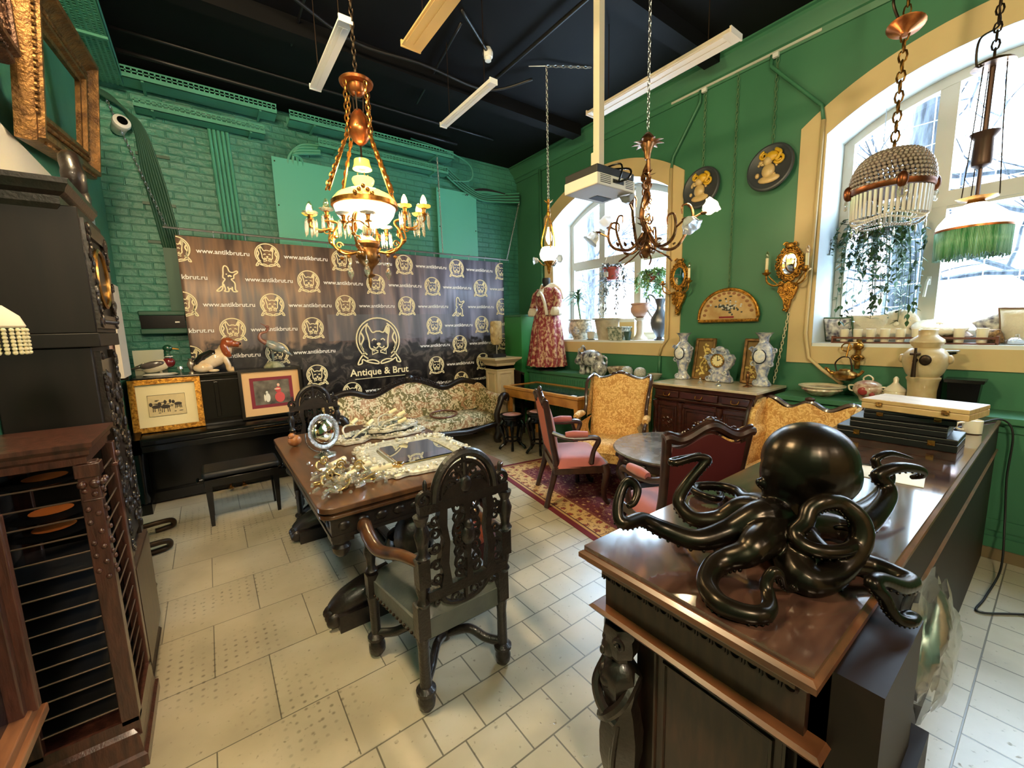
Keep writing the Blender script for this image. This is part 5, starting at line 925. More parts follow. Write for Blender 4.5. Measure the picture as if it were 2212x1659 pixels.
# ---------------- dining table, carved chairs, things on the table ----------------
TABT = mat('table_top_wood', (104,68,40), .3, 0, col2=(70,44,28), scale=7, coat=.35, stretch=(3,.5,1))
t = thing('dining_table', 'large dark carved dining table covered with silver mirrors', 'table', (.93, 3.02, 0))
HX, HY = .57, .9
def rr(hx, hy, r, n=5): return [(sx*(hx-r)+r*cos(rad(a0+90*i/n)), sy_*(hy-r)+r*sin(rad(a0+90*i/n))) for sx, sy_, a0 in ((1,1,0),(-1,1,90),(-1,-1,180),(1,-1,270)) for i in range(n+1)]
b = B(); b.prism(rr(HX,HY,.07), .79, .82, 'z'); b.prism(rr(HX-.02,HY-.02,.06), .775, .79, 'z'); b.prism(rr(HX-.004,HY-.004,.07), .755, .775, 'z'); obj('tabletop', b, TABT, t, ang=30, bev=.004)
b = B(); b.box(-HX+.06,HX-.06,-HY+.06,HY-.06,.63,.755); b.box(-HX+.05,HX-.05,-HY+.05,HY-.05,.735,.755); b.box(-HX+.05,HX-.05,-HY+.05,HY-.05,.625,.645)
for i in range(16):
    for s in (-1,1): b.ell((s*(HX-.058), -HY+.12+i*.105, .69), (.014,.035,.028), 10, 6)
for i in range(10):
    for s in (-1,1): b.ell((-HX+.12+i*.1, s*(HY-.058), .69), (.035,.014,.028), 10, 6)
obj('carved_apron', b, DARKWOOD, t)
for sx in (-1,1):
    for s in (-1,1): b = B(); b.box(sx*(HX-.11)-.055, sx*(HX-.11)+.055, s*(HY-.11)-.055, s*(HY-.11)+.055, .6,.76); b.lathe([(.0,.5),(.025,.505),(.045,.53),(.05,.56),(.038,.575),(.05,.59),(.055,.6)], 16, (sx*(HX-.11), s*(HY-.11), 0)); obj('corner_pendant', b, DARKWOOD, t)
for s in (-1,1):
    b = B(); b.box(-HX+.08,HX-.08,s*.62-.1,s*.62+.1,0,.1); b.box(-HX+.16,HX-.16,s*.62-.07,s*.62+.07,.1,.16)
    for sx in (-1,1):
        b.tube(smooth([(sx*.16,s*.62,.16),(sx*.3,s*.62,.15),(sx*.42,s*.62,.12),(sx*.5,s*.62,.08)]), lerps([.1,.09,.08,.055],19), 12)
        for q in (-.05,0,.05): b.ell((sx*.5,s*.62+q,.06), (.05,.024,.045), 10, 8)
    b.lathe([(.11,.14),(.12,.18),(.08,.22),(.06,.26),(.1,.32),(.115,.38),(.1,.46),(.06,.52),(.08,.56),(.1,.6),(.12,.63)], 20, (0, s*.62, 0), lob=.05, nl=8); obj('pedestal_leg', b, DARKWOOD, t)
b = B(); b.box(-.05,.05,-.55,.55,.1,.18); b.box(-.03,.03,-.55,.55,.18,.2); obj('stretcher', b, DARKWOOD, t, bev=.006)
# carved armchair, front = +Y
SEATL = mat('grey_leather', (92,96,92), .38, 0, col2=(70,76,76), scale=5, bump=.1)
CH = mat('chair_wood', (34,26,22), .36, 0, col2=(20,15,13), scale=25, coat=.3, bump=.2, bscale=80)
def carved_chair(name, label, loc, rz, g):
    t = thing(name, label, 'chair', loc, rz, g); by = lambda z: -.02-.10*max(0, z-.45)
    for s in (-1,1):
        x = s*.21; P = lambda *zr: [(r, z) for z, r in zr]
        b = B(); b.lathe(P((0,.022),(.02,.036),(.05,.04),(.08,.03),(.09,.045),(.105,.045),(.12,.026),(.3,.024),(.36,.03)), 16, (x,0,0)); b.box(x-.028,x+.028,-.028,.028,.36,.52)
        o_ = obj('leg', b, CH, t); b = B(); b.lathe([(.02,.52),(.03,.54),(.02,.56),(.03,.6),(.026,.64)], 14, (x,by(.55),0)); b.box(x-.026,x+.026,by(.6)-.028,by(.6)+.028,.62,.74); b.lathe([(.018,.74),(.032,.76),(.02,.78),(.026,.82),(.034,.86),(.02,.9),(.03,.925),(.034,.94)], 14, (x,by(.8),0)); obj('back_post', b, CH, t)
        xf = s*.28; b = B(); b.lathe(P((0,.024),(.025,.042),(.06,.042),(.085,.03),(.095,.045),(.11,.045),(.125,.024),(.28,.026),(.34,.034)), 16, (xf,.46,0)); b.box(xf-.03,xf+.03,.43,.49,.34,.46); b.lathe([(.02,.46),(.032,.48),(.02,.5),(.024,.54),(.034,.58),(.024,.62),(.03,.66)], 14, (xf,.46,0)); obj('leg', b, CH, t)
        b = B(); b.tube(smooth([(x,by(.7)+.01,.72),(x+s*.03,.12,.7),(xf,.3,.655),(xf+s*.01,.42,.68),(xf,.52,.7),(xf,.55,.67)]), lerps([.024,.026,.03,.034,.036,.03],31), 12); obj('armrest', b, mat('worn_arm_wood', (98,60,32), .3, 0, col2=(38,26,20), scale=9, coat=.4), t)
    b = B(); Q = [(-.2,0),(.2,0),(.27,.48),(-.27,.48)]; vs = []; fs = []
    def sf(u, v):
        y = .0+.5*v; hw = .215+.075*v; x = (2*u-1)*hw; k = max(0,(1-(2*u-1)**6)*(1-(2*v-1)**6))**.5; return (x, y-.01, .42+.085*k)
    b.grid(sf, 16, 16); b.prism([(-.225,-.01),(.225,-.01),(.29,.49),(-.29,.49)], .34, .43, 'z'); obj('seat', b, SEATL, t, ang=50)
    b = B()
    for i in range(16):
        for s in (-1,1): b.ell((s*(.228+.066*i/15), -.005+.49*i/15, .355), .008, 6, 5)
        b.ell((-.28+.56*i/15, .492, .355), .008, 6, 5)
    obj('nail_row', b, DARKM, t)
    # pierced carved back
    b = B(); Y = by(.8)-.0
    def bar(q, z0=None): b.prism(q, Y-.018, Y+.018)
    bar([(-.2,.56),(.2,.56),(.2,.6),(-.2,.6)]); bar([(-.22,.945),(.22,.945),(.22,.985),(-.22,.985)])
    for s in (-1,1):
        bar([(s*.088,.6),(s*.14,.6),(s*.128,.66),(s*.142,.72),(s*.118,.8),(s*.13,.86),(s*.142,.9),(s*.13,.945),(s*.096,.945),(s*.1,.87),(s*.09,.8),(s*.1,.7)][::s])
        for i, z in enumerate((.64,.7,.78,.84,.9)): b.scroll((s*.152, Y, z), .026, 1.3, 0 if s > 0 else pi, .009, 'y', s*(1 if i%2 else -1), 12)
    bar([(-.016,.6),(.016,.6),(.01,.7),(.018,.78),(.018,.86),(.01,.9),(.02,.945),(-.02,.945),(-.01,.9),(-.018,.86),(-.018,.78),(-.01,.7)])
    for s in (-1,1):
        for i, z in enumerate((.63,.68,.73,.785,.84,.89,.93)): b.scroll((s*.04, Y-.003, z), .031, 1.4, pi/2*(1+s), .0095, 'y', s*(1 if i%2 else -1), 12)
        b.tube(smooth([(s*.03,Y,.62),(s*.06,Y,.68),(s*.03,Y,.75),(s*.065,Y,.82),(s*.03,Y,.9)]), .009, 6)
    b.ell((0,Y-.015,.8), (.035,.018,.05)); b.ell((0,Y-.02,.85), (.022,.018,.025))
    obj('carved_splats', b, CH, t); b = B()
    A = [(.15*cos(rad(a)), .985+.185*sin(rad(a))) for a in range(0,181,10)]; b.tube([(x,Y-.005,z) for x,z in A], .02, 8); b.tube([(x*.78,Y-.005,.985+(z-.985)*.8) for x,z in A], .009, 6)
    for s in (-1,1):
        b.scroll((s*.195, Y, 1.005), .042, 1.4, -pi/2, .016, 'y', -s, 16); b.ell((s*.185,Y,1.06), (.01,.01,.03))
        for i in range(4): b.scroll((s*(.025+.024*i), Y, 1.105-.026*i), .022, 1.3, i, .008, 'y', s, 12)
        b.tube(smooth([(0,Y,.99),(s*.03,Y,1.04),(s*.08,Y,1.06),(s*.11,Y,1.02)]), .01, 6); b.tube(smooth([(0,Y,.99),(s*.015,Y,1.07),(s*.05,Y,1.12)]), .009, 6)
    b.tube([(0,Y,.98),(0,Y,1.16)], .012, 8); b.ell((0,Y-.01,1.03), (.03,.014,.04)); b.ell((0,Y,1.175), (.02,.016,.02)); b.prism([(x, z) for x, z in [(-.13,.98),(.13,.98),(.09,1.03),(.0,1.055),(-.09,1.03)]], Y-.014, Y+.014); obj('arched_crest', b, CH, t)
    b = B(); Y2 = by(.5); b.prism([(-.19,.53),(.19,.53),(.19,.56),(-.19,.56)], Y2-.016, Y2+.016); b.tube([(.12*cos(rad(a)), Y2, .535+.07*sin(rad(a))) for a in range(180,361,15)], .013, 6)
    for s in (-1,1): b.scroll((s*.05,Y2,.5), .03, 1.3, 0, .009, 'y', s); b.scroll((s*.14,Y2,.51), .02, 1.2, 0, .008, 'y', -s)
    b.tube([(0,Y2,.53),(0,Y2,.47)], .012, 6); obj('lower_carving', b, CH, t)
    b = B()
    for (x0, y0) in ((-.21,0),(.21,0),(-.28,.46),(.28,.46)): b.tube(smooth([(x0,y0,.12),(x0*.72,y0*.72+.23*.28,.13),(x0*.42,.23+(y0-.23)*.42,.17),(0,.23,.12)]), .02, 10, flat=1.2)
    b.lathe([(.03,.1),(.035,.13),(.03,.155),(.02,.165),(.03,.18),(.018,.2),(.008,.21),(.01,.225),(0,.23)], 14, (0,.23,0)); obj('cross_stretcher', b, CH, t); return t
carved_chair('carved_armchair', 'dark pierced carved armchair with a grey leather seat seen from behind', (.84, 1.57, 0), 0, 'carved dining armchairs')
carved_chair('carved_armchair', 'dark carved armchair at the far end of the dining table by the piano', (.79, 4.36, 0), pi, 'carved dining armchairs')
# things on the table
Z0 = .821; SIL2 = mat('silvered_carving', (238,235,222), .3, .3, col2=(196,190,168), scale=40, bump=.35, bscale=60)
t = thing('convex_mirror', 'round silver dish mirror upright on a small stemmed foot', 'mirror', (.6, 3.1, Z0))
b = B(); b.lathe([(.075,0),(.07,.012),(.03,.025),(.02,.04),(.028,.055),(.018,.07)], 20, lob=.04, nl=8); obj('foot', b, SILVER, t)
b = B(); b.m = M4.Translation((0,0,.175)) @ M4.Rotation(rad(25),4,'Z') @ M4.Rotation(rad(80),4,'X'); b.lathe([(.0,-.005),(.1,-.004),(.108,0),(.12,.004),(.125,.01),(.11,.012),(.098,.008)], 40, lob=.018, nl=16); obj('scalloped_rim', b, SILVER, t)
b = B(); b.m = M4.Translation((0,0,.175)) @ M4.Rotation(rad(25),4,'Z') @ M4.Rotation(rad(80),4,'X'); b.lathe([(.098,.006),(.07,.022),(.035,.031),(0,.034)], 32); obj('mirror_dome', b, mat('silver_mirror', (226,222,210), .08, 1), t, ang=180)
b = B(); b.m = M4.Rotation(rad(25),4,'Z'); b.tube([(.135*cos(rad(a)), .01, .165+.135*sin(rad(a))) for a in range(170,371,10)], .005, 6); b.ell((0,.01,.285), (.012,.008,.012)); obj('support_ring', b, SILVER, t)
def ornate(b, P, w_, h, seed=1, n=3):   # carved band following closed path P (x,y), local z up
    random.seed(seed); N = len(P)
    for i in range(N):
        p = V(P[i]); q = V(P[(i+1) % N]); d = (q-p); nn = V((-d.y, d.x)).normalized()
        for k in range(n): c = p+d*random.random()+nn*random.uniform(-.4,.4)*w_; b.ell((c.x, c.y, h), (random.uniform(.008,.018), random.uniform(.008,.018), .012), 7, 5)
        c = p+d*.5; b.scroll((c.x, c.y, h+.006), w_*.3, 1.3, i, .006, 'z', 1 if i % 2 else -1, 10)
t = thing('framed_mirror', 'large mirror lying flat in a pale carved silvery frame on the table', 'mirror', (1.1, 2.68, Z0), rad(-2))
n = 72; HXm, HYm = .36, .4
def sup(a, hx, hy, e_=.35): c_, s_ = cos(a), sin(a); return (hx*math.copysign(abs(c_)**e_, c_), hy*math.copysign(abs(s_)**e_, s_))
b = B(); vs = []; fs = []
rings = [(1.0,.004,1),(1.0,.02,1),(.93,.034,.5),(.8,.026,.2),(.68,.034,0),(.62,.02,0)]
for f, z, wv in rings:
    for k in range(n):
        a = 2*pi*k/n; x, y = sup(a, HXm*f, HYm*f); w_ = 1+.035*wv*cos(a*16); vs.append((x*w_, y*w_, z))
for j in range(len(rings)-1):
    for k in range(n): fs.append((j*n+k, j*n+(k+1)%n, j*n+n+(k+1)%n, j*n+n+k))
b.add(vs, fs); ornate(b, [sup(2*pi*k/30, HXm*.84, HYm*.84) for k in range(30)], .06, .03, 3, 3); ornate(b, [sup(2*pi*k/26, HXm*.96, HYm*.96) for k in range(26)], .03, .03, 5, 2); obj('carved_frame', b, SIL2, t, ang=50)
b = B(); b.prism([(-.2,-.23),(.2,-.23),(.2,.23),(-.2,.23)], .01, .036, 'z'); obj('mirror_plate', b, MIRROR, t, ang=0, bev=.012)
b = B(); b.prism(rr(.25,.28,.02), .008, .012, 'z'); obj('inner_panel', b, mat('old_silver_panel', (190,186,168), .35, .4), t, ang=0)
def sconce_mirror(label, loc, rz, L, w_, k):
    t = thing('mirror_sconce', label, 'mirror sconce', loc, rz, 'silvery mirror sconces on the table'); b = B(); n = 40; vs = []; fs = []
    for f, z in ((1,.004),(1,.018),(.8,.034),(.62,.022)):
        for i in range(n): a = 2*pi*i/n; q = 1+(.06*cos(a*9) if f > .7 else 0); vs.append((L*f*q*cos(a), w_*f*q*sin(a)*(1-.25*cos(a)), z))
    for j in range(3):
        for i in range(n): fs.append((j*n+i, j*n+(i+1)%n, j*n+n+(i+1)%n, j*n+n+i))
    b.add(vs, fs); ornate(b, [(L*.85*cos(2*pi*i/20), w_*.85*sin(2*pi*i/20)*(1-.25*cos(2*pi*i/20))) for i in range(20)], .05, .03, k, 3); obj('carved_frame', b, SIL2, t)
    b = B(); b.add([(L*.62*cos(2*pi*i/n), w_*.62*sin(2*pi*i/n)*(1-.25*cos(2*pi*i/n)), .022) for i in range(n)], [tuple(range(n))]); obj('mirror_plate', b, MIRROR, t, ang=0)
    for s in (-1,1):
        b = B(); b.tube(smooth([(-L*.5,s*.03,.03),(-L*.35,s*.09,.08),(-L*.1,s*.11,.1),(L*.05,s*.08,.1)]), .008, 8); b.lathe([(.03,0),(.034,.006),(.012,.01)], 12, (L*.05,s*.08,.1)); ar = obj('candle_arm', b, SIL2, t)
        b = B(); b.m = M4.Translation((L*.05,s*.08,.11)) @ M4.Rotation(rad(70),4,'Y'); b.tube([(0,0,0),(0,0,.075)], .017, 12); obj('candle_sleeve', b, IVORY, ar); b = B(); b.m = M4.Translation((L*.05,s*.08,.11)) @ M4.Rotation(rad(70),4,'Y'); b.tube([(0,0,.0755),(0,0,.078)], .012, 12); obj('socket', b, BLACKM, ar)
sconce_mirror('silvery carved mirror sconce lying left, beside the round dish mirror', (.93, 3.42, Z0), rad(35), .23, .13, 1)
sconce_mirror('silvery carved mirror sconce lying on top of the other, nearest the sofa', (1.2, 3.38, Z0+.05), rad(5), .23, .14, 2)
sconce_mirror('silvery carved mirror sconce underneath another at the sofa side of the table', (1.22, 3.36, Z0), rad(-12), .24, .15, 3)
random.seed(11); SLV = mat('candle_ivory', (226,214,180), .45); GOLDB = mat('bright_gilt', (206,178,120), .25, .8)
CRL = ['crystal wall sconce lying left in the glittering heap on the table', 'crystal wall sconce in the middle of the glittering heap on the table', 'crystal wall sconce lying right in the heap, with a clear bulb', 'crystal wall sconce nearest the table front edge in the heap']
for i, (x, y, rz) in enumerate(((.55,2.66,.5),(.62,2.5,.1),(.7,2.4,-.2),(.52,2.36,.4))):
    t = thing('crystal_sconce', CRL[i], 'crystal sconce', (x, y, Z0), rz, 'crystal sconces heaped on the table')
    b = B(); b.tube(smooth([(-.04,0,.02),(-.1,.02,.06),(-.06,.05,.09),(-.02,.02,.05)]), .006, 8); b.tube(smooth([(0,0,.02),(.03,-.05,.06),(-.03,-.1,.05),(-.08,-.08,.03)]), .006, 8); b.scroll((-.06,.0,.1), .03, 1.5, 0, .006, 'y'); b.lathe([(.03,0),(.04,.01),(.02,.02)], 14, (0,0,0)); obj('gilt_arms', b, GOLDB, t)
    b = B(); b.tube([(.0,.02,.045),(.13,.04,.05)], .02, 14); b.lathe([(.024,0),(.024,.01)], 12, (0,.02,.02)); obj('candle_sleeve', b, SLV, t)
    if i == 2: b = B(); b.tube([(.13,.04,.05),(.15,.043,.05),(.175,.046,.05),(.2,.05,.05),(.215,.052,.05)], [.01,.02,.022,.014,.002], 12); obj('bulb', b, glassy('amber_glass', (255,226,160), .03, .2), t)
    b = B()
    for k in range(46):
        px, py = random.uniform(-.17,.09), random.uniform(-.14,.09); z = random.uniform(.012,.085); rr_ = random.uniform(.005,.012)
        if k % 3 == 0: a = random.uniform(0,6.3); c_, s_ = cos(a)*.034, sin(a)*.034; b.tube([(px-c_,py-s_,z*.5+.006),(px-c_*.6,py-s_*.6,z*.5+.012),(px+c_*.5,py+s_*.5,z*.5+.01),(px+c_,py+s_,z*.5+.006)], [.003,.011,.011,.002], 6)
        else: b.ell((px,py,z), (rr_,rr_,rr_), 7, 5)
    obj('crystal_drops', b, CRYSTAL, t, ang=10)['kind'] = 'stuff'
b = B(); b.tube([(.028*cos(2*pi*k/20),.02*sin(2*pi*k/20),.006) for k in range(20)], .006, 6, True); o = obj('gilt_ring', b, GOLDB); o.location = (.43,2.52,Z0); tag(o, 'small gilt ring lying loose left of the crystal heap', 'ring')
t = thing('wooden_ornament', 'small brown wooden ornament behind the round dish mirror', 'ornament', (.47, 3.52, Z0)); b = B(); b.ell((0,0,.045), (.05,.04,.045)); b.ell((-.02,-.01,.085), (.025,.025,.025)); obj('carving', b, mat('brown_ornament', (166,106,60), .35, coat=.3), t, ang=180)
# under and beside the table
t = thing('black_urn', 'black round urn on the floor under the dining table', 'urn', (1.0, 2.62, 0)); b = B(); b.lathe([(.1,0),(.11,.02),(.06,.05),(.07,.08),(.15,.16),(.17,.24),(.15,.3),(.07,.34),(.06,.38),(.09,.41)], 24); obj('body', b, BLACKL, t)
t = thing('fabric_bundle', 'orange red cloth flower bundle on the floor seen through the chair back', 'cloth', (1.32, 2.25, 0)); random.seed(6); b = B(); b.lathe([(.13,0),(.15,.02),(.16,.3),(.15,.32)], 20); obj('basket', b, mat('dark_red_basket', (70,24,22), .7), t)
for k in range(9): a = k*.7; b = B(); b.ell((.08*cos(a),.08*sin(a),.34+.03*(k%3)), (.06,.055,.05), 10, 8); obj('flower', b, mat('orange_cloth', (206,102,72), .8, var=.3, scale=25), t, ang=180)
# ---------------- seating, sideboard, small tables, rug ----------------
def damask(name, base, c1, c2, sc_=7, s2=22):
    m = bpy.data.materials.new(name); m.use_nodes = True; nt = m.node_tree; p = nt.nodes['Principled BSDF']; L = nt.links.new
    tc = nod(nt, 'ShaderNodeTexCoord'); n = nod(nt, 'ShaderNodeTexNoise'); n.inputs['Scale'].default_value = sc_; n.inputs['Detail'].default_value = 2; n.inputs['Distortion'].default_value = 1.5; L(tc.outputs['Object'], n.inputs['Vector'])
    v = nod(nt, 'ShaderNodeTexVoronoi'); v.inputs['Scale'].default_value = s2; L(tc.outputs['Object'], v.inputs['Vector'])
    n2 = nod(nt, 'ShaderNodeTexNoise'); n2.inputs['Scale'].default_value = s2; n2.inputs['Detail'].default_value = 3; n2.inputs['Distortion'].default_value = 2; L(tc.outputs['Object'], n2.inputs['Vector'])
    a = ramp(nt, n2.outputs[0], [(.46, base), (.5, c1)]); b_ = ramp(nt, n2.outputs[0], [(.46, base), (.52, c2)])
    s = nod(nt, 'ShaderNodeMapRange'); s.inputs[1].default_value = .47; s.inputs[2].default_value = .53; L(n.outputs[0], s.inputs[0])
    mx = nod(nt, 'ShaderNodeMixRGB'); L(s.outputs[0], mx.inputs[0]); L(a, mx.inputs[1]); L(b_, mx.inputs[2]); L(mx.outputs[0], p.inputs['Base Color']); p.inputs['Roughness'].default_value = .7
    bp = nod(nt, 'ShaderNodeBump'); bp.inputs['Strength'].default_value = .3; bp.inputs['Distance'].default_value = .004; L(n2.outputs[0], bp.inputs['Height']); L(bp.outputs[0], p.inputs['Normal']); return m
SOFAF = damask('sofa_damask', (222,206,166), (112,100,54), (176,132,92), 3.2, 15)
YELF = damask('yellow_damask', (230,192,124), (190,138,70), (204,156,86), 4, 26)
PINK = mat('pink_velvet', (176,94,86), .7, 0, var=.12, scale=6); PINK.node_tree.nodes['Principled BSDF'].inputs['Sheen Weight'].default_value = .4
MARO = mat('maroon_cloth', (84,18,20), .7); CHW = mat('walnut_frame', (62,36,28), .32, 0, col2=(40,22,18), scale=14, coat=.4)
def pad(b, fn, nu=14, nv=14): b.grid(fn, nu, nv)
# sofa, front = -Y
t = thing('sofa', 'long carved dark wood sofa in cream and olive floral damask', 'sofa', (2.3, 5.3, 0)); W = 1.08
b = B(); b.grid(lambda u, v: ((2*u-1)*W, -.34+.62*v, .4+.06*(1-(2*v-1)**4)*(1-(2*u-1)**8)), 24, 10); b.prism([(-W,.3),(W,.3),(W,.41),(-W,.41)], -.34, .28); obj('seat', b, SOFAF, t, ang=60)
def crest(x): return .82+.16*math.exp(-(x/.42)**2)+.07*math.exp(-((abs(x)-.85)/.22)**2)-.05*math.exp(-((abs(x)-.55)/.2)**2)
b = B(); b.grid(lambda u, v: ((2*u-1)*W, .24+.12*v-.05*sin(pi*v), .43+(crest((2*u-1)*W)-.45)*v), 36, 10); b.grid(lambda u, v: ((1-2*u)*W, .38, .3+(crest((2*u-1)*W)-.32)*v), 36, 3); obj('back', b, SOFAF, t, ang=70)
b = B(); xs = [-W-.04+i*(2*W+.08)/48 for i in range(49)]; b.tube([(x,.37,crest(x)+.0) for x in xs], .035, 10); b.tube([(x,.345,crest(x)-.035) for x in xs], .014, 6)
for s in (-1,1):
    for i in range(9): b.scroll((s*(.06+.05*i), .34, crest(.06+.05*i)+.015), .035-.002*i, 1.3, i, .011, 'y', s)
    for i in range(14): b.ell((s*(.1+.04*i), .35, crest(.1+.04*i)+.035), .012, 6, 5)
b.ell((0,.335,crest(0)+.02), (.07,.03,.05)); b.ell((0,.32,crest(0)+.02), (.03,.03,.03)); obj('carved_crest', b, DARKWOOD, t)
for s in (-1,1):
    b = B(); P = smooth([(0,.3,.42),(.0,.02,.46),(.0,-.1,.55),(.02,-.12,.66),(.1,-.12,.71),(.17,-.12,.66)]); b.grid(lambda u, v: (s*(W-.06+.05*sin(v*pi/2)+.16*max(0,(v-.5)*2)**2), .3-.66*u, .42+.29*sin(min(1,v*1.25)*pi/2)-.1*max(0,(v-.8)*5)**2*.6+(.12*(1-u)**3)), 12, 14); b.box(min(s*(W-.02),s*(W+.05)), max(s*(W-.02),s*(W+.05)), -.34,.28,.3,.62); am = obj('arm', b, SOFAF, t, ang=60)
    b = B(); b.tube(smooth([(s*(W-.02),-.36,.12),(s*(W-.03),-.36,.3),(s*(W-.05),-.37,.44),(s*(W+.0),-.38,.58),(s*(W+.06),-.37,.69),(s*(W+.15),-.35,.68),(s*(W+.14),-.36,.6)]), lerps([.05,.055,.045,.04,.045,.04,.03],37), 10); b.ell((s*(W+.1),-.37,.66), (.04,.03,.04)); obj('arm_front', b, DARKWOOD, am)
    b = B(); b.tube(smooth([(s*(W-.02),-.35,.26),(s*(W+.0),-.36,.16),(s*(W-.06),-.36,.06),(s*(W-.02),-.37,0)]), lerps([.06,.07,.05,.045],19), 10); obj('leg', b, DARKWOOD, t); b = B(); b.frus(0,(.03,.03),.3,(.04,.04),s*(W-.05),.3); obj('leg', b, DARKWOOD, t)
b = B(); xs = [-W+i*2*W/30 for i in range(31)]; b.tube([(x,-.36,.29-.05*(1-abs(2*(abs(x)/W)-1))) for x in xs], .04, 10, flat=1); obj('front_rail', b, DARKWOOD, t)
HOOP = mat('hoop_wood', (104,54,34), .3, 0, coat=.4, var=.3, scale=20)
for x, y, l, z in ((1.95,5.14,'oval wooden hoop frame lying on the left half of the sofa seat',.01), (2.62,5.24,'oval wooden hoop frame lying on the right half of the sofa seat',.01)):
    b = B(); b.tube([(.22*cos(2*pi*k/40), .15*sin(2*pi*k/40), 0) for k in range(40)], .014, 8, True); o = obj('wooden_hoop', b, HOOP, ang=180); o.location = (x, y, .485); o.rotation_euler = (rad(8),0,.3); tag(o, l, 'hoop', 'oval hoops on the sofa')
# carved round stools
def stool(label, loc, h, g):
    t = thing('carved_stool', label, 'stool', loc, .3, g); b = B(); b.lathe([(.15,h-.05),(.165,h-.04),(.17,h-.02),(.165,h),(.13,h),(.128,h-.006)], 28); tp = obj('top_rim', b, BLACKL, t); b = B(); b.lathe([(.13,h-.004),(0,h-.002)], 24); obj('stone_inset', b, mat('pink_marble', (206,142,122), .2, 0, var=.2, scale=12), tp)
    b = B(); b.lathe([(.15,h-.05),(.14,h-.08),(.15,h-.13),(.13,h-.15)], 24, lob=.03, nl=10); [b.ell((.15*cos(k*.63), .15*sin(k*.63), h-.1), .02, 8, 6) for k in range(10)]; obj('carved_apron', b, BLACKL, t)
    for k in range(5): a = 2*pi*k/5; c_, s_ = cos(a), sin(a); b = B(); b.tube(smooth([(.13*c_,.13*s_,h-.08),(.17*c_,.17*s_,h-.16),(.13*c_,.13*s_,h*.42),(.12*c_,.12*s_,h*.2),(.17*c_,.17*s_,.05),(.19*c_,.19*s_,.018)]), lerps([.024,.028,.018,.016,.02,.018],31), 8); obj('leg', b, BLACKL, t)
    b = B(); b.tube([(.125*cos(2*pi*k/5),.125*sin(2*pi*k/5),h*.28) for k in range(5)], .012, 6, True); obj('ring_stretcher', b, BLACKL, t)
stool('low black carved stool with a pink stone top beside the pedestal', (3.3, 4.52, 0), .5, 'black carved stools'); stool('taller black carved stool half under the yellow display table', (3.46, 4.12, 0), .58, 'black carved stools')
# display table, front = -X
t = thing('display_table', 'honey yellow glass topped display table below the red dress', 'display table', (3.88, 4.28, 0)); HONEY = mat('honey_birch', (198,138,62), .3, 0, col2=(160,100,40), scale=7, coat=.4, stretch=(2,1,1))
hx, hy = .33, .78; b = B()
for q in ([(-hx,-hy),(hx,-hy),(hx-.06,-hy+.06),(-hx+.06,-hy+.06)], [(hx,-hy),(hx,hy),(hx-.06,hy-.06),(hx-.06,-hy+.06)], [(hx,hy),(-hx,hy),(-hx+.06,hy-.06),(hx-.06,hy-.06)], [(-hx,hy),(-hx,-hy),(-hx+.06,-hy+.06),(-hx+.06,hy-.06)]): b.prism(q, .785, .82, 'z')
obj('frame_rim', b, HONEY, t, ang=0, bev=.004); b = B(); b.mould([(0,.785),(-.015,.775),(-.03,.7),(-.035,.66)], hx, hy); obj('apron', b, HONEY, t, ang=0)
obj('glass_top', B().box(-hx+.05,hx-.05,-hy+.05,hy-.05,.806,.812), glassy('table_glass', (235,245,245), .02, .1), t, ang=0); lin_ = obj('lining', B().box(-hx+.05,hx-.05,-hy+.05,hy-.05,.786,.789), mat('dark_velvet', (34,36,44), .9), t, ang=0)
random.seed(8); b = B()
for i in range(40): b.ell((random.uniform(-.15,.1), random.uniform(-.45,.35), .795), (random.uniform(.008,.02),)*2+(.006,), 6, 4)
obj('small_jewellery', b, mat('purple_gold', (110,64,84), .3, .4, col2=(176,150,110), scale=60), t)
for sx in (-1,1):
    for s in (-1,1): b = B(); b.frus(.0,(.016,.016),.66,(.032,.032),sx*(hx-.07),s*(hy-.07)); obj('leg', b, HONEY, t, ang=0)
obj('price_card', B().box(-hx+.08,-hx+.12,-hy+.12,-hy+.2,.813,.815), PAPER, t, ang=0)
t = thing('dark_chair', 'dark leather backed chair in the corner behind the display table', 'chair', (4.0, 5.42, 0)); LE = mat('dark_leather', (48,36,30), .5, 0, var=.4, scale=9)
b = B(); b.box(-.06,-.02,-.33,.33,.62,.98); b.tube(smooth([(-.04,-.34,.96),(-.04,0,1.0),(-.04,.34,.96)]), .022, 8); obj('backrest', b, LE, t); obj('seat', B().box(-.06,.14,-.3,.3,.4,.47), LE, t, bev=.01)
for x in (-.04,.12):
    for y in (-.31,.31): obj('leg', B().box(x-.02,x+.02,y-.02,y+.02,0,.98 if x < 0 else .42), DARKWOOD, t, ang=0)
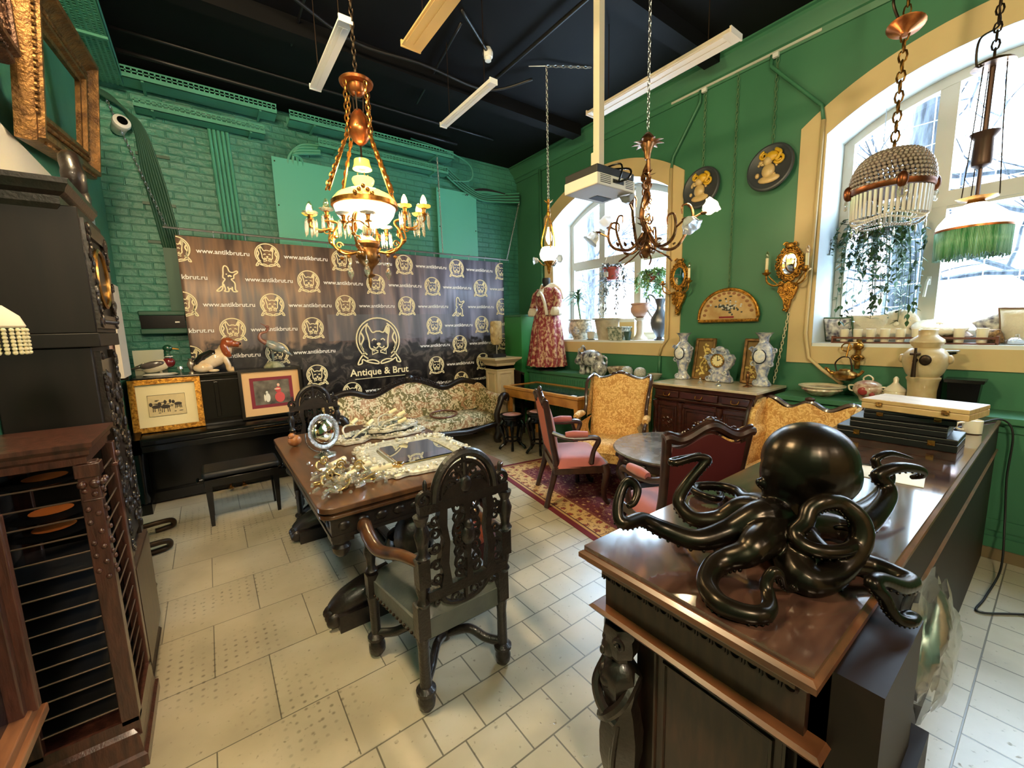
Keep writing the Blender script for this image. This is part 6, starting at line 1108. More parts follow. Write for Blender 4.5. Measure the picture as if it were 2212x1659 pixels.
# open armchairs (pink velvet), front = +Y
def fauteuil(label, loc, rz, rear, g):
    t = thing('upholstered_armchair', label, 'armchair', loc, rz, g); lean = lambda z: -.1*max(0,z-.42)/.6
    ctop = lambda x: 1.0+.09*math.exp(-(x/.13)**2)+.035*math.exp(-((abs(x)-.29)/.06)**2)
    b = B(); b.grid(lambda u, v: ((2*u-1)*.31, -.02+.5*v, .38+.1*max(0,(1-(2*u-1)**6)*(1-(2*v-1)**6))**.5), 16, 14); obj('seat', b, PINK, t, ang=70)
    b = B(); b.box(-.31,.31,-.03,.0,.33,.4); b.prism([(-.3,-.02),(.3,-.02),(.32,.48),(.2,.51),(0,.5),(-.2,.51),(-.32,.48)], .32, .39, 'z'); obj('seat_rail', b, CHW, t)
    for rr_, nm, m, s_ in ((.045,'back_pad',PINK,1), (-.005,'back_panel',rear,-1)):
        b = B(); b.grid(lambda u, v: ((2*u-1)*s_*.255, lean(.48+(ctop((2*u-1)*.25)-.55)*v)+(.02 if s_ > 0 else -.022)+(.05*max(0,(1-(2*u-1)**4)*(1-(2*v-1)**4))**.5 if s_ > 0 else -.008*(1-(2*u-1)**4)*(1-(2*v-1)**4)), .47+(ctop((2*u-1)*.25)-.55)*v), 16, 14); obj(nm, b, m, t, ang=70)
    b = B(); b.tube([(x, lean(ctop(x)), ctop(x)-.03) for x in [-.31+i*.62/40 for i in range(41)]], .03, 8, flat=1); b.tube([(x, lean(ctop(x))+.0, ctop(x)+.002) for x in [-.3+i*.6/40 for i in range(41)]], .013, 6)
    for s in (-1,1):
        for i in range(4): b.scroll((s*(.03+.04*i), lean(1.02)-.0, ctop(.03+.04*i)+.006), .018, 1.2, i, .008, 'y', s, 10)
        b.scroll((s*.17, lean(1), ctop(.17)+.005), .022, 1.3, 0, .008, 'y', s, 10)
    b.ell((0,lean(1.05),1.1), (.03,.02,.02)); b.prism([(-.28,.42),(.28,.42),(.28,.47),(-.28,.47)], -.02, .015); obj('carved_crest', b, CHW, t)
    for s in (-1,1):
        b = B(); b.tube(smooth([(s*.285,lean(1.0),1.01),(s*.27,lean(.8),.8),(s*.26,lean(.6),.6),(s*.26,0,.42),(s*.26,-.02,.3),(s*.27,-.07,.12),(s*.275,-.1,0)]), lerps([.03,.03,.03,.034,.03,.024,.026],37), 10); obj('back_post', b, CHW, t)
        b = B(); b.tube(smooth([(s*.29,.45,.4),(s*.3,.47,.3),(s*.285,.45,.15),(s*.285,.46,.05),(s*.29,.5,.02)]), lerps([.038,.04,.026,.022,.03],25), 10); obj('leg', b, CHW, t)
        b = B(); b.tube(smooth([(s*.27,lean(.7),.72),(s*.3,.06,.68),(s*.325,.2,.665),(s*.335,.33,.67),(s*.335,.38,.64),(s*.32,.34,.54),(s*.31,.32,.42)]), lerps([.022,.022,.022,.026,.026,.022,.028],37), 8); ar = obj('armrest', b, CHW, t); b = B(); b.tube(smooth([(s*.305,.08,.7),(s*.32,.16,.705),(s*.33,.28,.7)]), lerps([.026,.036,.03],13), 10); obj('arm_pad', b, PINK, ar)
    return t
fauteuil('pink velvet open armchair standing side-on at the round table', (2.64, 2.97, .006), atan2(-.52,.85)-pi/2, mat('pink_back', (196,106,84), .7), 'pink velvet armchairs')
fauteuil('armchair with a maroon back panel and pink arms seen from behind', (2.47, 1.36, .006), atan2(.9,.42)-pi/2, MARO, 'pink velvet armchairs')
# yellow wing chair and yellow scroll armchair, front = +Y
t = thing('wing_armchair', 'tall yellow damask wing armchair with a carved wood outline', 'armchair', (3.7, 3.02, .006), atan2(-.42,-.9)-pi/2)
wt = lambda x: 1.05+.07*math.exp(-(x/.14)**2)+.045*math.exp(-((abs(x)-.33)/.05)**2)
b = B(); b.grid(lambda u, v: ((2*u-1)*.33, -.16*v-.03+.06*max(0,1-(2*u-1)**4), .36+(wt((2*u-1)*.33)-.36)*v), 22, 16); b.grid(lambda u, v: ((1-2*u)*.33, -.18*v-.07, .3+(wt((2*u-1)*.33)-.3)*v), 22, 6); obj('back', b, YELF, t, ang=70)
b = B(); b.grid(lambda u, v: ((2*u-1)*.3, .0+.56*v, .36+.09*max(0,(1-(2*u-1)**6)*(1-(2*v-1)**8))**.5), 14, 14); b.prism([(-.31,-.02),(.31,-.02),(.31,.55),(-.31,.55)], .26, .37, 'z'); obj('seat', b, YELF, t, ang=60)
b = B(); b.tube([(x, -.19, wt(x)) for x in [-.34+i*.68/40 for i in range(41)]], .02, 8); b.ell((0,-.18,1.13), (.05,.02,.02)); [b.scroll((s*.08,-.18,1.1),.03,1.3,0,.009,'y',s) for s in (-1,1)]; obj('carved_crest', b, CHW, t)
for s in (-1,1):
    b = B(); b.grid(lambda u, v: (s*(.33+.035*sin(pi*v)), -.2+.05*(1-u)+(.02+.2*(1-u)**1.4+.09*sin(pi*u))*v, .62+.44*u), 10, 8); b.grid(lambda u, v: (s*(.31+.04*sin(pi*v)), -.03+.45*u, .36+.27*v), 8, 8); wg = obj('wing', b, YELF, t, ang=70)
    b = B(); b.tube(smooth([(s*.34,-.19,1.09),(s*.36,-.04,1.04),(s*.35,.05,.9),(s*.34,.1,.74),(s*.37,.2,.66),(s*.38,.36,.65),(s*.385,.42,.62),(s*.36,.4,.5),(s*.33,.44,.36)]), .02, 8); obj('wood_outline', b, CHW, wg); b = B(); b.tube(smooth([(s*.36,.12,.68),(s*.37,.22,.685),(s*.375,.34,.675)]), lerps([.03,.042,.03],13), 10); obj('arm_pad', b, YELF, wg)
    for y in (-.14,.5): b = B(); b.tube(smooth([(s*.29,y,.28),(s*.3,y+.02,.16),(s*.29,y+(.03 if y > 0 else -.05),.0)]), lerps([.034,.026,.024],13), 8); obj('leg', b, CHW, t)
t = thing('scroll_armchair', 'yellow damask armchair with rolled arms behind the octopus and counter', 'armchair', (4.02, 1.3, .006), pi/2)
yt = lambda x: .88+.09*math.exp(-((x-.0)/.1)**2)+.1*math.exp(-((abs(x)-.3)/.12)**2)
b = B(); b.grid(lambda u, v: ((2*u-1)*.36, -.12*v-.02+.04*max(0,1-(2*u-1)**4), .4+(yt((2*u-1)*.33)-.4)*v), 22, 14); b.grid(lambda u, v: ((1-2*u)*.36, -.16, .3+(yt((2*u-1)*.33)-.3)*v), 22, 3); obj('back', b, YELF, t, ang=70); b = B(); b.tube([(x, -.15, yt(x)) for x in [-.38+i*.76/40 for i in range(41)]], .024, 8); b.ell((0,-.14,1.0), (.04,.02,.02)); obj('carved_crest', b, CHW, t)
b = B(); b.grid(lambda u, v: ((2*u-1)*.31, .0+.56*v, .4+.07*max(0,(1-(2*u-1)**6)*(1-(2*v-1)**6))**.5), 14, 14); b.prism([(-.33,-.04),(.33,-.04),(.33,.55),(-.33,.55)], .27, .41, 'z'); obj('seat', b, YELF, t, ang=60)
for s in (-1,1):
    b = B(); b.tube([(s*.37,-.06,.68),(s*.37,.52,.66)], .075, 14); b.box(min(s*.31,s*.41), max(s*.31,s*.41), -.05,.5,.3,.66); b.prism([(-.14,.6),(-.14,.98),(-.05,.97),(.08,.86),(.12,.7)], s*.37-.03, s*.37+.03, 'x'); ar = obj('arm', b, YELF, t, ang=60); b = B(); b.tube([(s*.37+.08*cos(2*pi*k/20), .525, .66+.08*sin(2*pi*k/20)) for k in range(20)], .014, 6, True); b.tube(smooth([(s*.4,-.15,.99),(s*.4,-.04,.99),(s*.4,.09,.88),(s*.4,.14,.72)]), .018, 8); obj('wood_outline', b, CHW, ar)
    for y in (-.1,.48): b = B(); b.frus(0,(.022,.022),.29,(.034,.034),s*.33,y); obj('leg', b, CHW, t)
# round marble table with ashtray
t = thing('round_table', 'low round grey marble table on a carved dark base', 'table', (3.22, 1.98, .006)); b = B(); b.lathe([(.5,.575),(.525,.58),(.535,.595),(.525,.606),(0,.607)], 48); obj('marble_top', b, mat('grey_marble', (128,124,120), .15, 0, col2=(88,84,82), scale=9, coat=.3), t)
b = B(); b.lathe([(.49,.5),(.5,.52),(.5,.575)], 40); [b.ell((.49*cos(k*.4), .49*sin(k*.4), .54), (.03,.03,.025)) for k in range(16)]; obj('carved_apron', b, DARKWOOD, t)
for k in range(4): a = pi/4+k*pi/2; b = B(); b.tube(smooth([(.42*cos(a),.42*sin(a),.52),(.46*cos(a),.46*sin(a),.36),(.36*cos(a),.36*sin(a),.16),(.42*cos(a),.42*sin(a),.0)]), lerps([.045,.05,.03,.035],19), 8); obj('leg', b, DARKWOOD, t)
b = B(); b.lathe([(.0,.12),(.2,.12),(.38,.13),(.38,.15),(0,.16)], 24); obj('lower_shelf', b, DARKWOOD, t)
t = thing('ashtray', 'clear glass ashtray on the round marble table', 'ashtray', (3.12, 1.83, .614)); b = B(); b.lathe([(.09,0),(.1,.01),(.105,.025),(.08,.02),(.05,.012),(.05,.05),(.045,.05),(.04,.012),(0,.01)], 24); obj('dish', b, CRYSTAL, t)
# rug
def rug_mat(hx, hy):
    m = bpy.data.materials.new('persian_rug'); m.use_nodes = True; nt = m.node_tree; p = nt.nodes['Principled BSDF']; L = nt.links.new; tc = nod(nt, 'ShaderNodeTexCoord'); sx = nod(nt, 'ShaderNodeSeparateXYZ'); L(tc.outputs['Object'], sx.inputs[0])
    def M(op, a, b_=None):
        n = nod(nt, 'ShaderNodeMath', operation=op)
        for i, q in enumerate((a, b_)):
            if q is None: continue
            if isinstance(q, (int, float)): n.inputs[i].default_value = q
            else: L(q, n.inputs[i])
        return n.outputs[0]
    d = M('MINIMUM', M('SUBTRACT', hx, M('ABSOLUTE', sx.outputs[0])), M('SUBTRACT', hy, M('ABSOLUTE', sx.outputs[1])))
    v = nod(nt, 'ShaderNodeTexVoronoi'); v.inputs['Scale'].default_value = 11; v.inputs['Randomness'].default_value = .5; L(tc.outputs['Object'], v.inputs['Vector'])
    n2 = nod(nt, 'ShaderNodeTexNoise'); n2.inputs['Scale'].default_value = 34; n2.inputs['Distortion'].default_value = 1; L(tc.outputs['Object'], n2.inputs['Vector']); w_ = M('ADD', v.outputs['Distance'], M('MULTIPLY', M('SUBTRACT', n2.outputs[0], .5), .9))
    field = ramp(nt, w_, [(0, (206,170,120)), (.17, (150,90,60)), (.2, (92,26,40)), (.42, (98,28,42)), (.62, (108,46,50)), (.66, (186,150,116)), (.7, (96,28,42))])
    v2 = nod(nt, 'ShaderNodeTexVoronoi'); v2.inputs['Scale'].default_value = 8; v2.inputs['Randomness'].default_value = .2; L(tc.outputs['Object'], v2.inputs['Vector']); w2 = M('ADD', v2.outputs['Distance'], M('MULTIPLY', M('SUBTRACT', n2.outputs[0], .5), .8))
    bord = ramp(nt, w2, [(0, (150,60,44)), (.2, (110,60,44)), (.24, (198,160,104)), (.5, (202,166,112)), (.62, (120,74,54)), (.7, (196,158,104))])
    inner = ramp(nt, d, [(0, (104,24,36)), (.05, (104,24,36)), (.052, (186,146,96)), (.075, (186,146,96)), (.077, (70,26,34)), (.09, (70,26,34))], 'CONSTANT')
    mr = M('GREATER_THAN', d, .09); mr2 = M('GREATER_THAN', d, .27); ln = M('MULTIPLY', M('GREATER_THAN', d, .27), M('LESS_THAN', d, .3))
    a = nod(nt, 'ShaderNodeMixRGB'); L(mr, a.inputs[0]); L(inner, a.inputs[1]); L(bord, a.inputs[2]); c_ = nod(nt, 'ShaderNodeMixRGB'); L(mr2, c_.inputs[0]); L(a.outputs[0], c_.inputs[1]); L(field, c_.inputs[2])
    e = nod(nt, 'ShaderNodeMixRGB'); L(ln, e.inputs[0]); L(c_.outputs[0], e.inputs[1]); e.inputs[2].default_value = (*lin((120,60,50)), 1); L(e.outputs[0], p.inputs['Base Color']); p.inputs['Roughness'].default_value = .9; return m
RX, RY = .85, 1.5; th = rad(9); b = B(); b.box(-RX, RX, -RY, RY, 0, .006); o = obj('rug', b, rug_mat(RX, RY), ang=0); o.rotation_euler = (0,0,-th); o.location = (2.61+RX*cos(th)-RY*sin(th), 4.04-RX*sin(th)-RY*cos(th), 0); tag(o, 'dark red patterned rug with a cream border under the pink armchair', 'rug')
# sideboard with marble top, front = -X
t = thing('sideboard', 'dark carved sideboard with a cream marble top under the fan picture', 'sideboard', (4.3, 2.2, 0)); hx, hy = .32, .53
b = B(); b.prism([(-hx-.02,-hy-.02),(hx,-hy-.02),(hx,hy+.02),(-hx-.02,hy+.02)], 1.02, 1.045, 'z'); obj('marble_top', b, mat('cream_marble', (206,192,164), .2, 0, col2=(182,166,138), scale=6, coat=.3), t, bev=.004)
b = B(); b.mould([(-.02,.85),(0,.86),(.01,.88),(.0,.9),(.0,.97),(.015,.98),(.02,1.0),(.03,1.02),(-.05,1.02)], hx-.01, hy-.01); obj('frieze', b, MAHOG, t, ang=20)
obj('body', B().box(-hx+.03,hx,-hy+.02,hy-.02,.1,.87), MAHOG, t, ang=0); b = B(); b.mould([(0,.12),(.015,.1),(.03,.08),(.03,0),(-.05,0)][::-1], hx-.02, hy-.02); obj('plinth', b, MAHOG, t, ang=20)
for y, w_ in ((-.36,.13),(0,.19),(.36,.13)):
    b = B(); b.box(-hx-.012,-hx,y-w_,y+w_,.9,.97); d_ = obj('drawer', b, MAHOG, t, bev=.004); b = B(); b.tube(smooth([(-hx-.014,y-.035,.945),(-hx-.03,y-.03,.92),(-hx-.035,y,.912),(-hx-.03,y+.03,.92),(-hx-.014,y+.035,.945)]), .005, 6); obj('handle', b, BRASS, d_)
    b = B(); b.box(-hx+.0,-hx+.03,y-w_+.0,y+w_-.0,.18,.84); b.tube([(-hx-.0,a,c_) for a, c_ in ((y-w_+.03,.22),(y+w_-.03,.22),(y+w_-.03,.8),(y-w_+.03,.8))], .012, 6, True); b.tube([(-hx-.004,a,c_) for a, c_ in ((y-w_+.055,.25),(y+w_-.055,.25),(y+w_-.055,.77),(y-w_+.055,.77))], .006, 6, True); b.ell((-hx+.0,y,.66), (.015,.03,.03)); [b.scroll((-hx-.002,y+s*.04,.64),.03,1.3,0,.007,'x',s) for s in (-1,1)]; [b.scroll((-hx-.002,y+s*.03,.58),.025,1.3,2,.006,'x',s) for s in (-1,1)]; obj('door', b, MAHOG, t)
for y in (-.505,-.21,.21,.505): b = B(); b.lathe([(.03,.13),(.035,.16),(.025,.18),(.03,.4),(.02,.44),(.035,.48),(.02,.52),(.026,.56),(.03,.7),(.024,.76),(.036,.79),(.036,.85)], 14, (-hx+.005,y,0)); obj('turned_column', b, MAHOG, t)
DEL = mat('delft_light', (220,220,214), .15, 0, coat=.5, col2=(112,126,166), scale=26)
def vase(label, y, x):
    t = thing('porcelain_vase', label, 'vase', (x, y, 1.046), 0, 'blue and white vases'); b = B(); b.lathe([(.075,0),(.085,.012),(.07,.04),(.05,.07),(.045,.1),(.06,.16),(.085,.24),(.1,.31),(.09,.37),(.06,.41),(.04,.44),(.045,.48),(.07,.52),(.085,.53),(.06,.525),(.03,.47)], 24, lob=.035, nl=6); bd = obj('body', b, DEL, t)
    b = B(); b.ell((-.085,.0,.3), (.022,.055,.065), 14, 10); obj('painted_panel', b, mat('delft_panel', (236,234,222), .12, 0, coat=.5, col2=(196,204,216), scale=30), bd)
    for s in (-1,1): b = B(); b.scroll((-.01,s*.1,.36), .03, 1.2, 0, .01, 'x', s); b.scroll((-.03,s*.08,.22), .025, 1.2, 2, .009, 'x', -s); b.scroll((-.05,s*.04,.03), .03, 1.2, 2, .01, 'x', -s); b.tube([(-.085,s*.0+.06*cos(k*.524),.3+.07*sin(k*.524)) for k in range(12)], .006, 5, True); obj('scrolled_ornament', b, DEL, bd)
vase('blue and white rococo vase at the left end of the marble top', 2.655, 4.42); vase('blue and white rococo vase at the right end of the marble top', 1.8, 4.42)
def relief_panel(label, y, seed, tilt):
    t = thing('relief_panel', label, 'relief panel', (4.5, y, 1.046)); t.rotation_euler = (0, rad(10), tilt); w_, h = .115, .47; OG = mat('dull_gold', (150,112,60), .4, .4, col2=(100,72,38), scale=20)
    obj('back_board', B().box(.0,.012,-w_,w_,0,h), mat('olive_gold_board', (128,100,50), .5, .2), t, ang=0)
    for q in ((-w_,-w_+.03,0,h),(w_-.03,w_,0,h),(-w_,w_,0,.03),(-w_,w_,h-.03,h)): obj('frame_rail', B().box(-.02,.0,*q), OG, t, bev=.006)
    random.seed(seed); b = B(); IV = mat('relief_ivory', (214,188,110), .45)
    for i in range(34): z = random.uniform(.06,.4); yy = random.gauss(0,.025)+.02*sin(z*14); b.ell((-.006,yy,z), (.01,random.uniform(.008,.022),random.uniform(.006,.02)), 8, 6)
    b.tube(smooth([(-.006,-.03,.06),(-.008,.03,.16),(-.008,-.02,.26),(-.006,.02,.38)]), .008, 6); obj('carved_flowers', b, IV, t)
relief_panel('gilt carved flower panel leaning between the left vase and the clock', 2.47, 1, rad(0)); relief_panel('gilt carved flower panel leaning behind the right vase', 1.93, 2, rad(0))
t = thing('mantel_clock', 'blue and white porcelain mantel clock in the middle of the sideboard', 'clock', (4.42, 2.22, 1.046))
b = B(); b.prism([(-.13,0),(.13,0),(.12,.05),(.09,.08),(.08,.13),(.13,.2),(.145,.26),(.12,.3),(.08,.31),(.06,.35),(0,.375),(-.06,.35),(-.08,.31),(-.12,.3),(-.145,.26),(-.13,.2),(-.08,.13),(-.09,.08),(-.12,.05)], -.04, .05, 'x'); cb = obj('case', b, DEL, t, bev=.015)
b = B(); [b.scroll((-.05,s*q[0],q[1]),q[2],1.3,q[3],.011,'x',s) for s in (-1,1) for q in ((.11,.04,.035,2),(.12,.26,.03,0),(.06,.33,.03,1),(.07,.11,.025,0))]; b.ell((-.03,0,.36), (.03,.05,.03)); obj('scrolls', b, DEL, cb)
b = B(); b.prism(arcpts((.01,.235), .065, 0, 360, 28)[:-1], -.05, -.046, 'x'); dl = obj('dial', b, mat('dial_cream', (232,216,164), .4), t, ang=0); b = B(); b.tube([(-.052,.01+.067*cos(2*pi*k/28),.235+.067*sin(2*pi*k/28)) for k in range(28)], .008, 6, True); obj('bezel', b, BRASS, dl)
b = B(); b.tube([(-.054,.01,.235),(-.054,.01,.28)], .003, 4); b.tube([(-.054,.01,.235),(-.054,-.02,.25)], .003, 4)
for k in range(12): a = 2*pi*k/12; b.tube([(-.052,.01+.05*cos(a),.235+.05*sin(a)),(-.052,.01+.058*cos(a),.235+.058*sin(a))], .003, 4)
obj('hands_and_marks', b, BLACKM, dl)
for x, y, m, l, n in ((4.22,2.33,CRYSTAL,'small glass bell figurine left of the clock foot','figurine'),(4.16,2.1,SILVER,'little silver figurine at the front of the marble top','figurine')): t = thing('small_figurine', l, 'figurine', (x,y,1.046)); b = B(); b.lathe([(.025,0),(.022,.01),(.008,.025),(.012,.04),(.006,.055),(0,.062)], 14); obj('body', b, m, t)
t = thing('bronze_figurine', 'thin bronze figurine standing in front of the right vase', 'figurine', (4.27, 1.87, 1.046)); b = B(); b.lathe([(.04,0),(.035,.01),(.01,.02),(.012,.06),(.02,.1),(.01,.13)], 14); b.ell((0,0,.145), .014); b.tube([(0,-.015,.11),(0,-.05,.14)], .006, 6); obj('body', b, BRONZE, t); 
# ---------------- hanging lamps ----------------
def emit(name, col, s):
    return mat(name, col, .5, emit=s, ecol=col)
BULBON = emit('bulb_lit', (255,206,120), 7); OPAL = mat('opal_glass', (250,222,130), .25, 0, emit=.22, ecol=(255,206,60)); OPALS = mat('opal_shade', (250,232,170), .25, 0, emit=.36, ecol=(255,216,96)); OPALHOT = emit('opal_glass_lit', (255,238,196), 1.6)
CLEARB = glassy('bulb_glass', (255,246,226), .03, .2); MILK = mat('milk_glass', (240,236,224), .2, 0, coat=.3)
def bulbshape(b, p, s=1): b.lathe([(.008*s,0),(.016*s,.012*s),(.019*s,.028*s),(.014*s,.05*s),(.004*s,.068*s),(0,.07*s)], 12, p)
def drop(b, p, L, r=.008): b.tube([p, (p[0],p[1],p[2]-.012), (p[0],p[1],p[2]-.02), (p[0],p[1],p[2]-L*.75), (p[0],p[1],p[2]-L)], [.003,.004,r,r,.001], 5)
t = thing('chandelier', 'large lit brass oil lamp chandelier with crystal drops over the table', 'chandelier', (.985, 3.02, 0))
CG = mat('chandelier_gilt', (208,150,74), .3, .9, col2=(146,92,44), scale=25)
b = B(); b.chain((0,0,3.36),(0,0,4.4),.04,.005); obj('chain', b, DARKM, t)
b = B(); b.lathe([(.0,3.39),(.03,3.385),(.05,3.37),(.1,3.36),(.11,3.35),(.105,3.335),(.06,3.33),(.055,3.29),(.03,3.265),(0,3.26)], 28); obj('canopy', b, COPPER, t)
b = B(); b.lathe([(.02,3.18),(.045,3.15),(.07,3.09),(.078,3.06),(.08,3.045),(.066,3.01),(.04,2.975),(.015,2.955),(0,2.95)], 24); [b.tube([(.08*cos(k),.08*sin(k),3.05),(.02*cos(k),.02*sin(k),3.18)], .004, 5) for k in (0,2.1,4.2)]; obj('counterweight', b, COPPER, t)
b = B(); [b.tube([(.04*cos(k),.04*sin(k),3.27),(.03*cos(k),.03*sin(k),3.12)], .005, 5) for k in (0,2.1,4.2)]; b.tube([(0,0,2.955),(0,0,2.88)], .007, 6); obj('pulley_rods', b, DARKM, t)
for k in range(4):
    a = rad(20)+k*pi/2; c_, s_ = cos(a), sin(a); b = B(); b.chain((.09*c_,.09*s_,3.33),(.1*c_,.1*s_,3.0),.035,.004); b.tube([(.1*c_,.1*s_,3.0),(.27*c_,.27*s_,2.6)], .008, 6); b.chain((.1*c_,.1*s_,3.0),(.29*c_,.29*s_,2.6),.03,.006); obj('hanging_chain', b, CG, t)
b = B(); b.lathe([(.03,2.865),(.05,2.86),(.054,2.83),(.06,2.81),(.064,2.8),(.05,2.8)], 24); obj('smoke_bell', b, OPAL, t)
b = B(); b.lathe([(.055,2.69),(.07,2.71),(.075,2.73),(.07,2.74),(.045,2.73)], 24); b.lathe([(.05,2.69),(.055,2.675),(.12,2.655),(.18,2.625),(.21,2.59),(.215,2.575)], 36); obj('shade', b, OPALS, t); b = B(); b.lathe([(.04,2.84),(.045,2.83)], 16); [b.tube([(.035*cos(k),.035*sin(k),2.77),(.045*cos(k),.045*sin(k),2.6)], .003, 4) for k in (0,1.6,3.1,4.7)]; obj('chimney_holder', b, CG, t)
b = B(); b.lathe([(.215,2.545),(.222,2.55),(.222,2.575),(.215,2.58)], 40); b.lathe([(.012,2.57),(.0,2.57)], 6); [b.ell((.222*cos(-1.9+q*.12), .222*sin(-1.9+q*.12), 2.585+.02*(2-abs(q))), (.014,.014,.016)) for q in range(-2,3)]; obj('shade_band', b, CG, t)
b = B(); b.lathe([(.205,2.545),(.19,2.5),(.16,2.46),(.12,2.435),(.07,2.425),(0,2.425)], 36); obj('globe_bowl', b, OPALHOT, t)
b = B(); b.lathe([(.03,2.42),(.03,2.38),(.02,2.36),(.05,2.34),(.06,2.325),(.075,2.32),(.085,2.3),(.08,2.28),(.07,2.27),(.075,2.255),(.08,2.22),(.07,2.18),(.04,2.15),(.025,2.13),(.022,2.1),(.04,2.09),(.03,2.08),(.012,2.07),(.014,2.04),(.006,2.01),(0,2.0)], 28); [b.ell((.08*cos(k*.785),.08*sin(k*.785),2.215), (.009,.009,.012)) for k in range(8)]; obj('oil_font', b, mat('font_bronze', (160,116,66), .35, .8, col2=(104,70,40), scale=22), t)
YW = -.63311
for k, (a, lit) in enumerate(((pi-YW*-1, (0,0,1)), (YW, (1,1,1)), (YW-pi/2, (0,0)), (YW+pi/2, (0,0)))):
    c_, s_ = cos(a), sin(a); big = k < 2; R0 = .34 if big else .2; P = lambda r, z, o=0: (r*c_-o*s_, r*s_+o*c_, z)
    b = B(); b.tube(smooth([P(.07,2.25),P(.16,2.24),P(.24,2.3),P(.23,2.39),P(.2,2.45),P(.3 if big else .18,2.47)]), .009, 8); b.tube(smooth([P(.1,2.24),P(.2,2.27),P(.27,2.33),P(.25,2.43),P(.29 if big else .2,2.47)]), .006, 6); [b.ell(P(r_,z_), (.016,.016,.012), 7, 5) for r_, z_ in ((.14,2.22),(.2,2.26),(.26,2.32),(.22,2.36),(.19,2.21),(.25,2.4))]
    leaf(b, P(.22,2.35), P(.0,1), .06, .03); [b.scroll(P(.2+.04*i,2.3+.05*i), .025, 1.2, i, .005, 'y') for i in range(3)]; ar = obj('arm', b, CG, t)
    spots = [(.28,-.02,.02),(.36,.06,-.02),(.42,-.06,.0)] if big else [(.2,-.08,-.07),(.2,.08,-.07)]
    for i, (r, o, dz) in enumerate(spots):
        p = P(r, 2.5+dz, o); q = B(); q.tube(smooth([P(.25 if big else .17,2.42),P((r+.25)/2,2.4,o*.5),P(r,2.44+dz,o),P(r,2.47+dz,o)]), .006, 6); q.lathe([(.02,-.03),(.024,-.02),(.012,-.01),(.014,.012),(.02,.016)], 12, p); cn = obj('candle_holder', q, CG, ar)
        q = B(); q.lathe([(.014,.016),(.04,.024),(.05,.034),(.046,.036),(.014,.022)], 16, p, lob=.08, nl=6); obj('glass_dish', q, OPAL if (big and lit[i]) else MILK if not big else CRYSTAL, cn)
        if big: q = B(); bulbshape(q, (p[0],p[1],p[2]+.025), 1.15); obj('bulb', q, BULBON if lit[i] else CLEARB, cn)
        if big and lit[i]: plight('candle_bulb_light', (p[0]+.985, p[1]+3.02, p[2]+.06), 2.4, (1,.66,.3), .02)
        for j in range(5): aa = 2*pi*j/5; q = B(); drop(q, (p[0]+.036*cos(aa), p[1]+.036*sin(aa), p[2]-.01), .115); obj('crystal_drop', q, CRYSTAL, cn, ang=10)
for a in (2.6,-.2,-2.0): q = B(); p = (.13*cos(a),.13*sin(a),2.21); q.ell((p[0],p[1],2.165), .014, 10, 6); q.lathe([(.003,0),(.018,.03),(.022,.05),(.012,.075),(.003,.09)][::1], 10, (p[0],p[1],2.06)); q.tube([p,(p[0],p[1],2.06)], .002, 4); obj('pear_drop', q, CRYSTAL, t, ang=15)
plight('chandelier_light', (.985,3.02,2.36), 34, (1,.72,.36), .1); plight('chandelier_light', (.985,3.02,2.72), 16, (1,.72,.36), .1)
# bronze flower chandelier
t = thing('flower_chandelier', 'bronze branching chandelier with glass flower shades above the round table', 'chandelier', (2.95, 2.13, 0)); BR2 = mat('flower_bronze', (156,112,72), .32, .9, col2=(88,58,40), scale=24)
b = B(); b.chain((0,0,3.2),(0,0,4.4),.035,.004); obj('chain', b, STEEL, t); random.seed(4)
b = B(); b.lathe([(.015,3.18),(.05,3.14),(.06,3.1),(.03,3.04),(.02,2.98)], 16); [leaf(b, (.03*cos(k*.7),.03*sin(k*.7),3.08), (cos(k*.7),sin(k*.7),.5), .11, .06, droop=.3) for k in range(9)]; obj('crown', b, BR2, t, ang=50)
b = B(); b.tube(smooth([(0,0,3.05),(.02,.0,2.9),(.03,.01,2.8),(-.02,.0,2.68),(-.03,.02,2.55),(.02,0,2.42),(.0,0,2.3),(.0,0,2.22)]), lerps([.018,.016,.022,.026,.022,.03,.05,.012],43), 10); b.tube(smooth([(.02,0,2.98),(-.03,.02,2.85),(.0,-.03,2.7),(-.05,0,2.58),(.02,.02,2.4)]), .009, 6); b.ell((.0,0,2.3), (.055,.055,.06))
[b.scroll((random.uniform(-.05,.05),random.uniform(-.03,.03),random.uniform(2.3,2.85)), random.uniform(.025,.05), 1.3, random.uniform(0,6), .007, random.choice('xy'), random.choice((1,-1)), 12) for _ in range(20)]; [leaf(b, (random.uniform(-.03,.03),random.uniform(-.03,.03),random.uniform(2.4,2.9)), (random.uniform(-1,1),random.uniform(-1,1),.4), .08, .035) for _ in range(14)]; obj('branching_stem', b, BR2, t, ang=50)
def flower(b, p, d, s=1):
    m = b.m; q = V(d).normalized().to_track_quat('Z','Y').to_matrix().to_4x4(); b.m = m @ M4.Translation(p) @ q; b.lathe([(.012*s,0),(.03*s,.01*s),(.05*s,.035*s),(.052*s,.06*s),(.062*s,.085*s),(.07*s,.09*s)], 24, lob=.09, nl=6); b.m = m
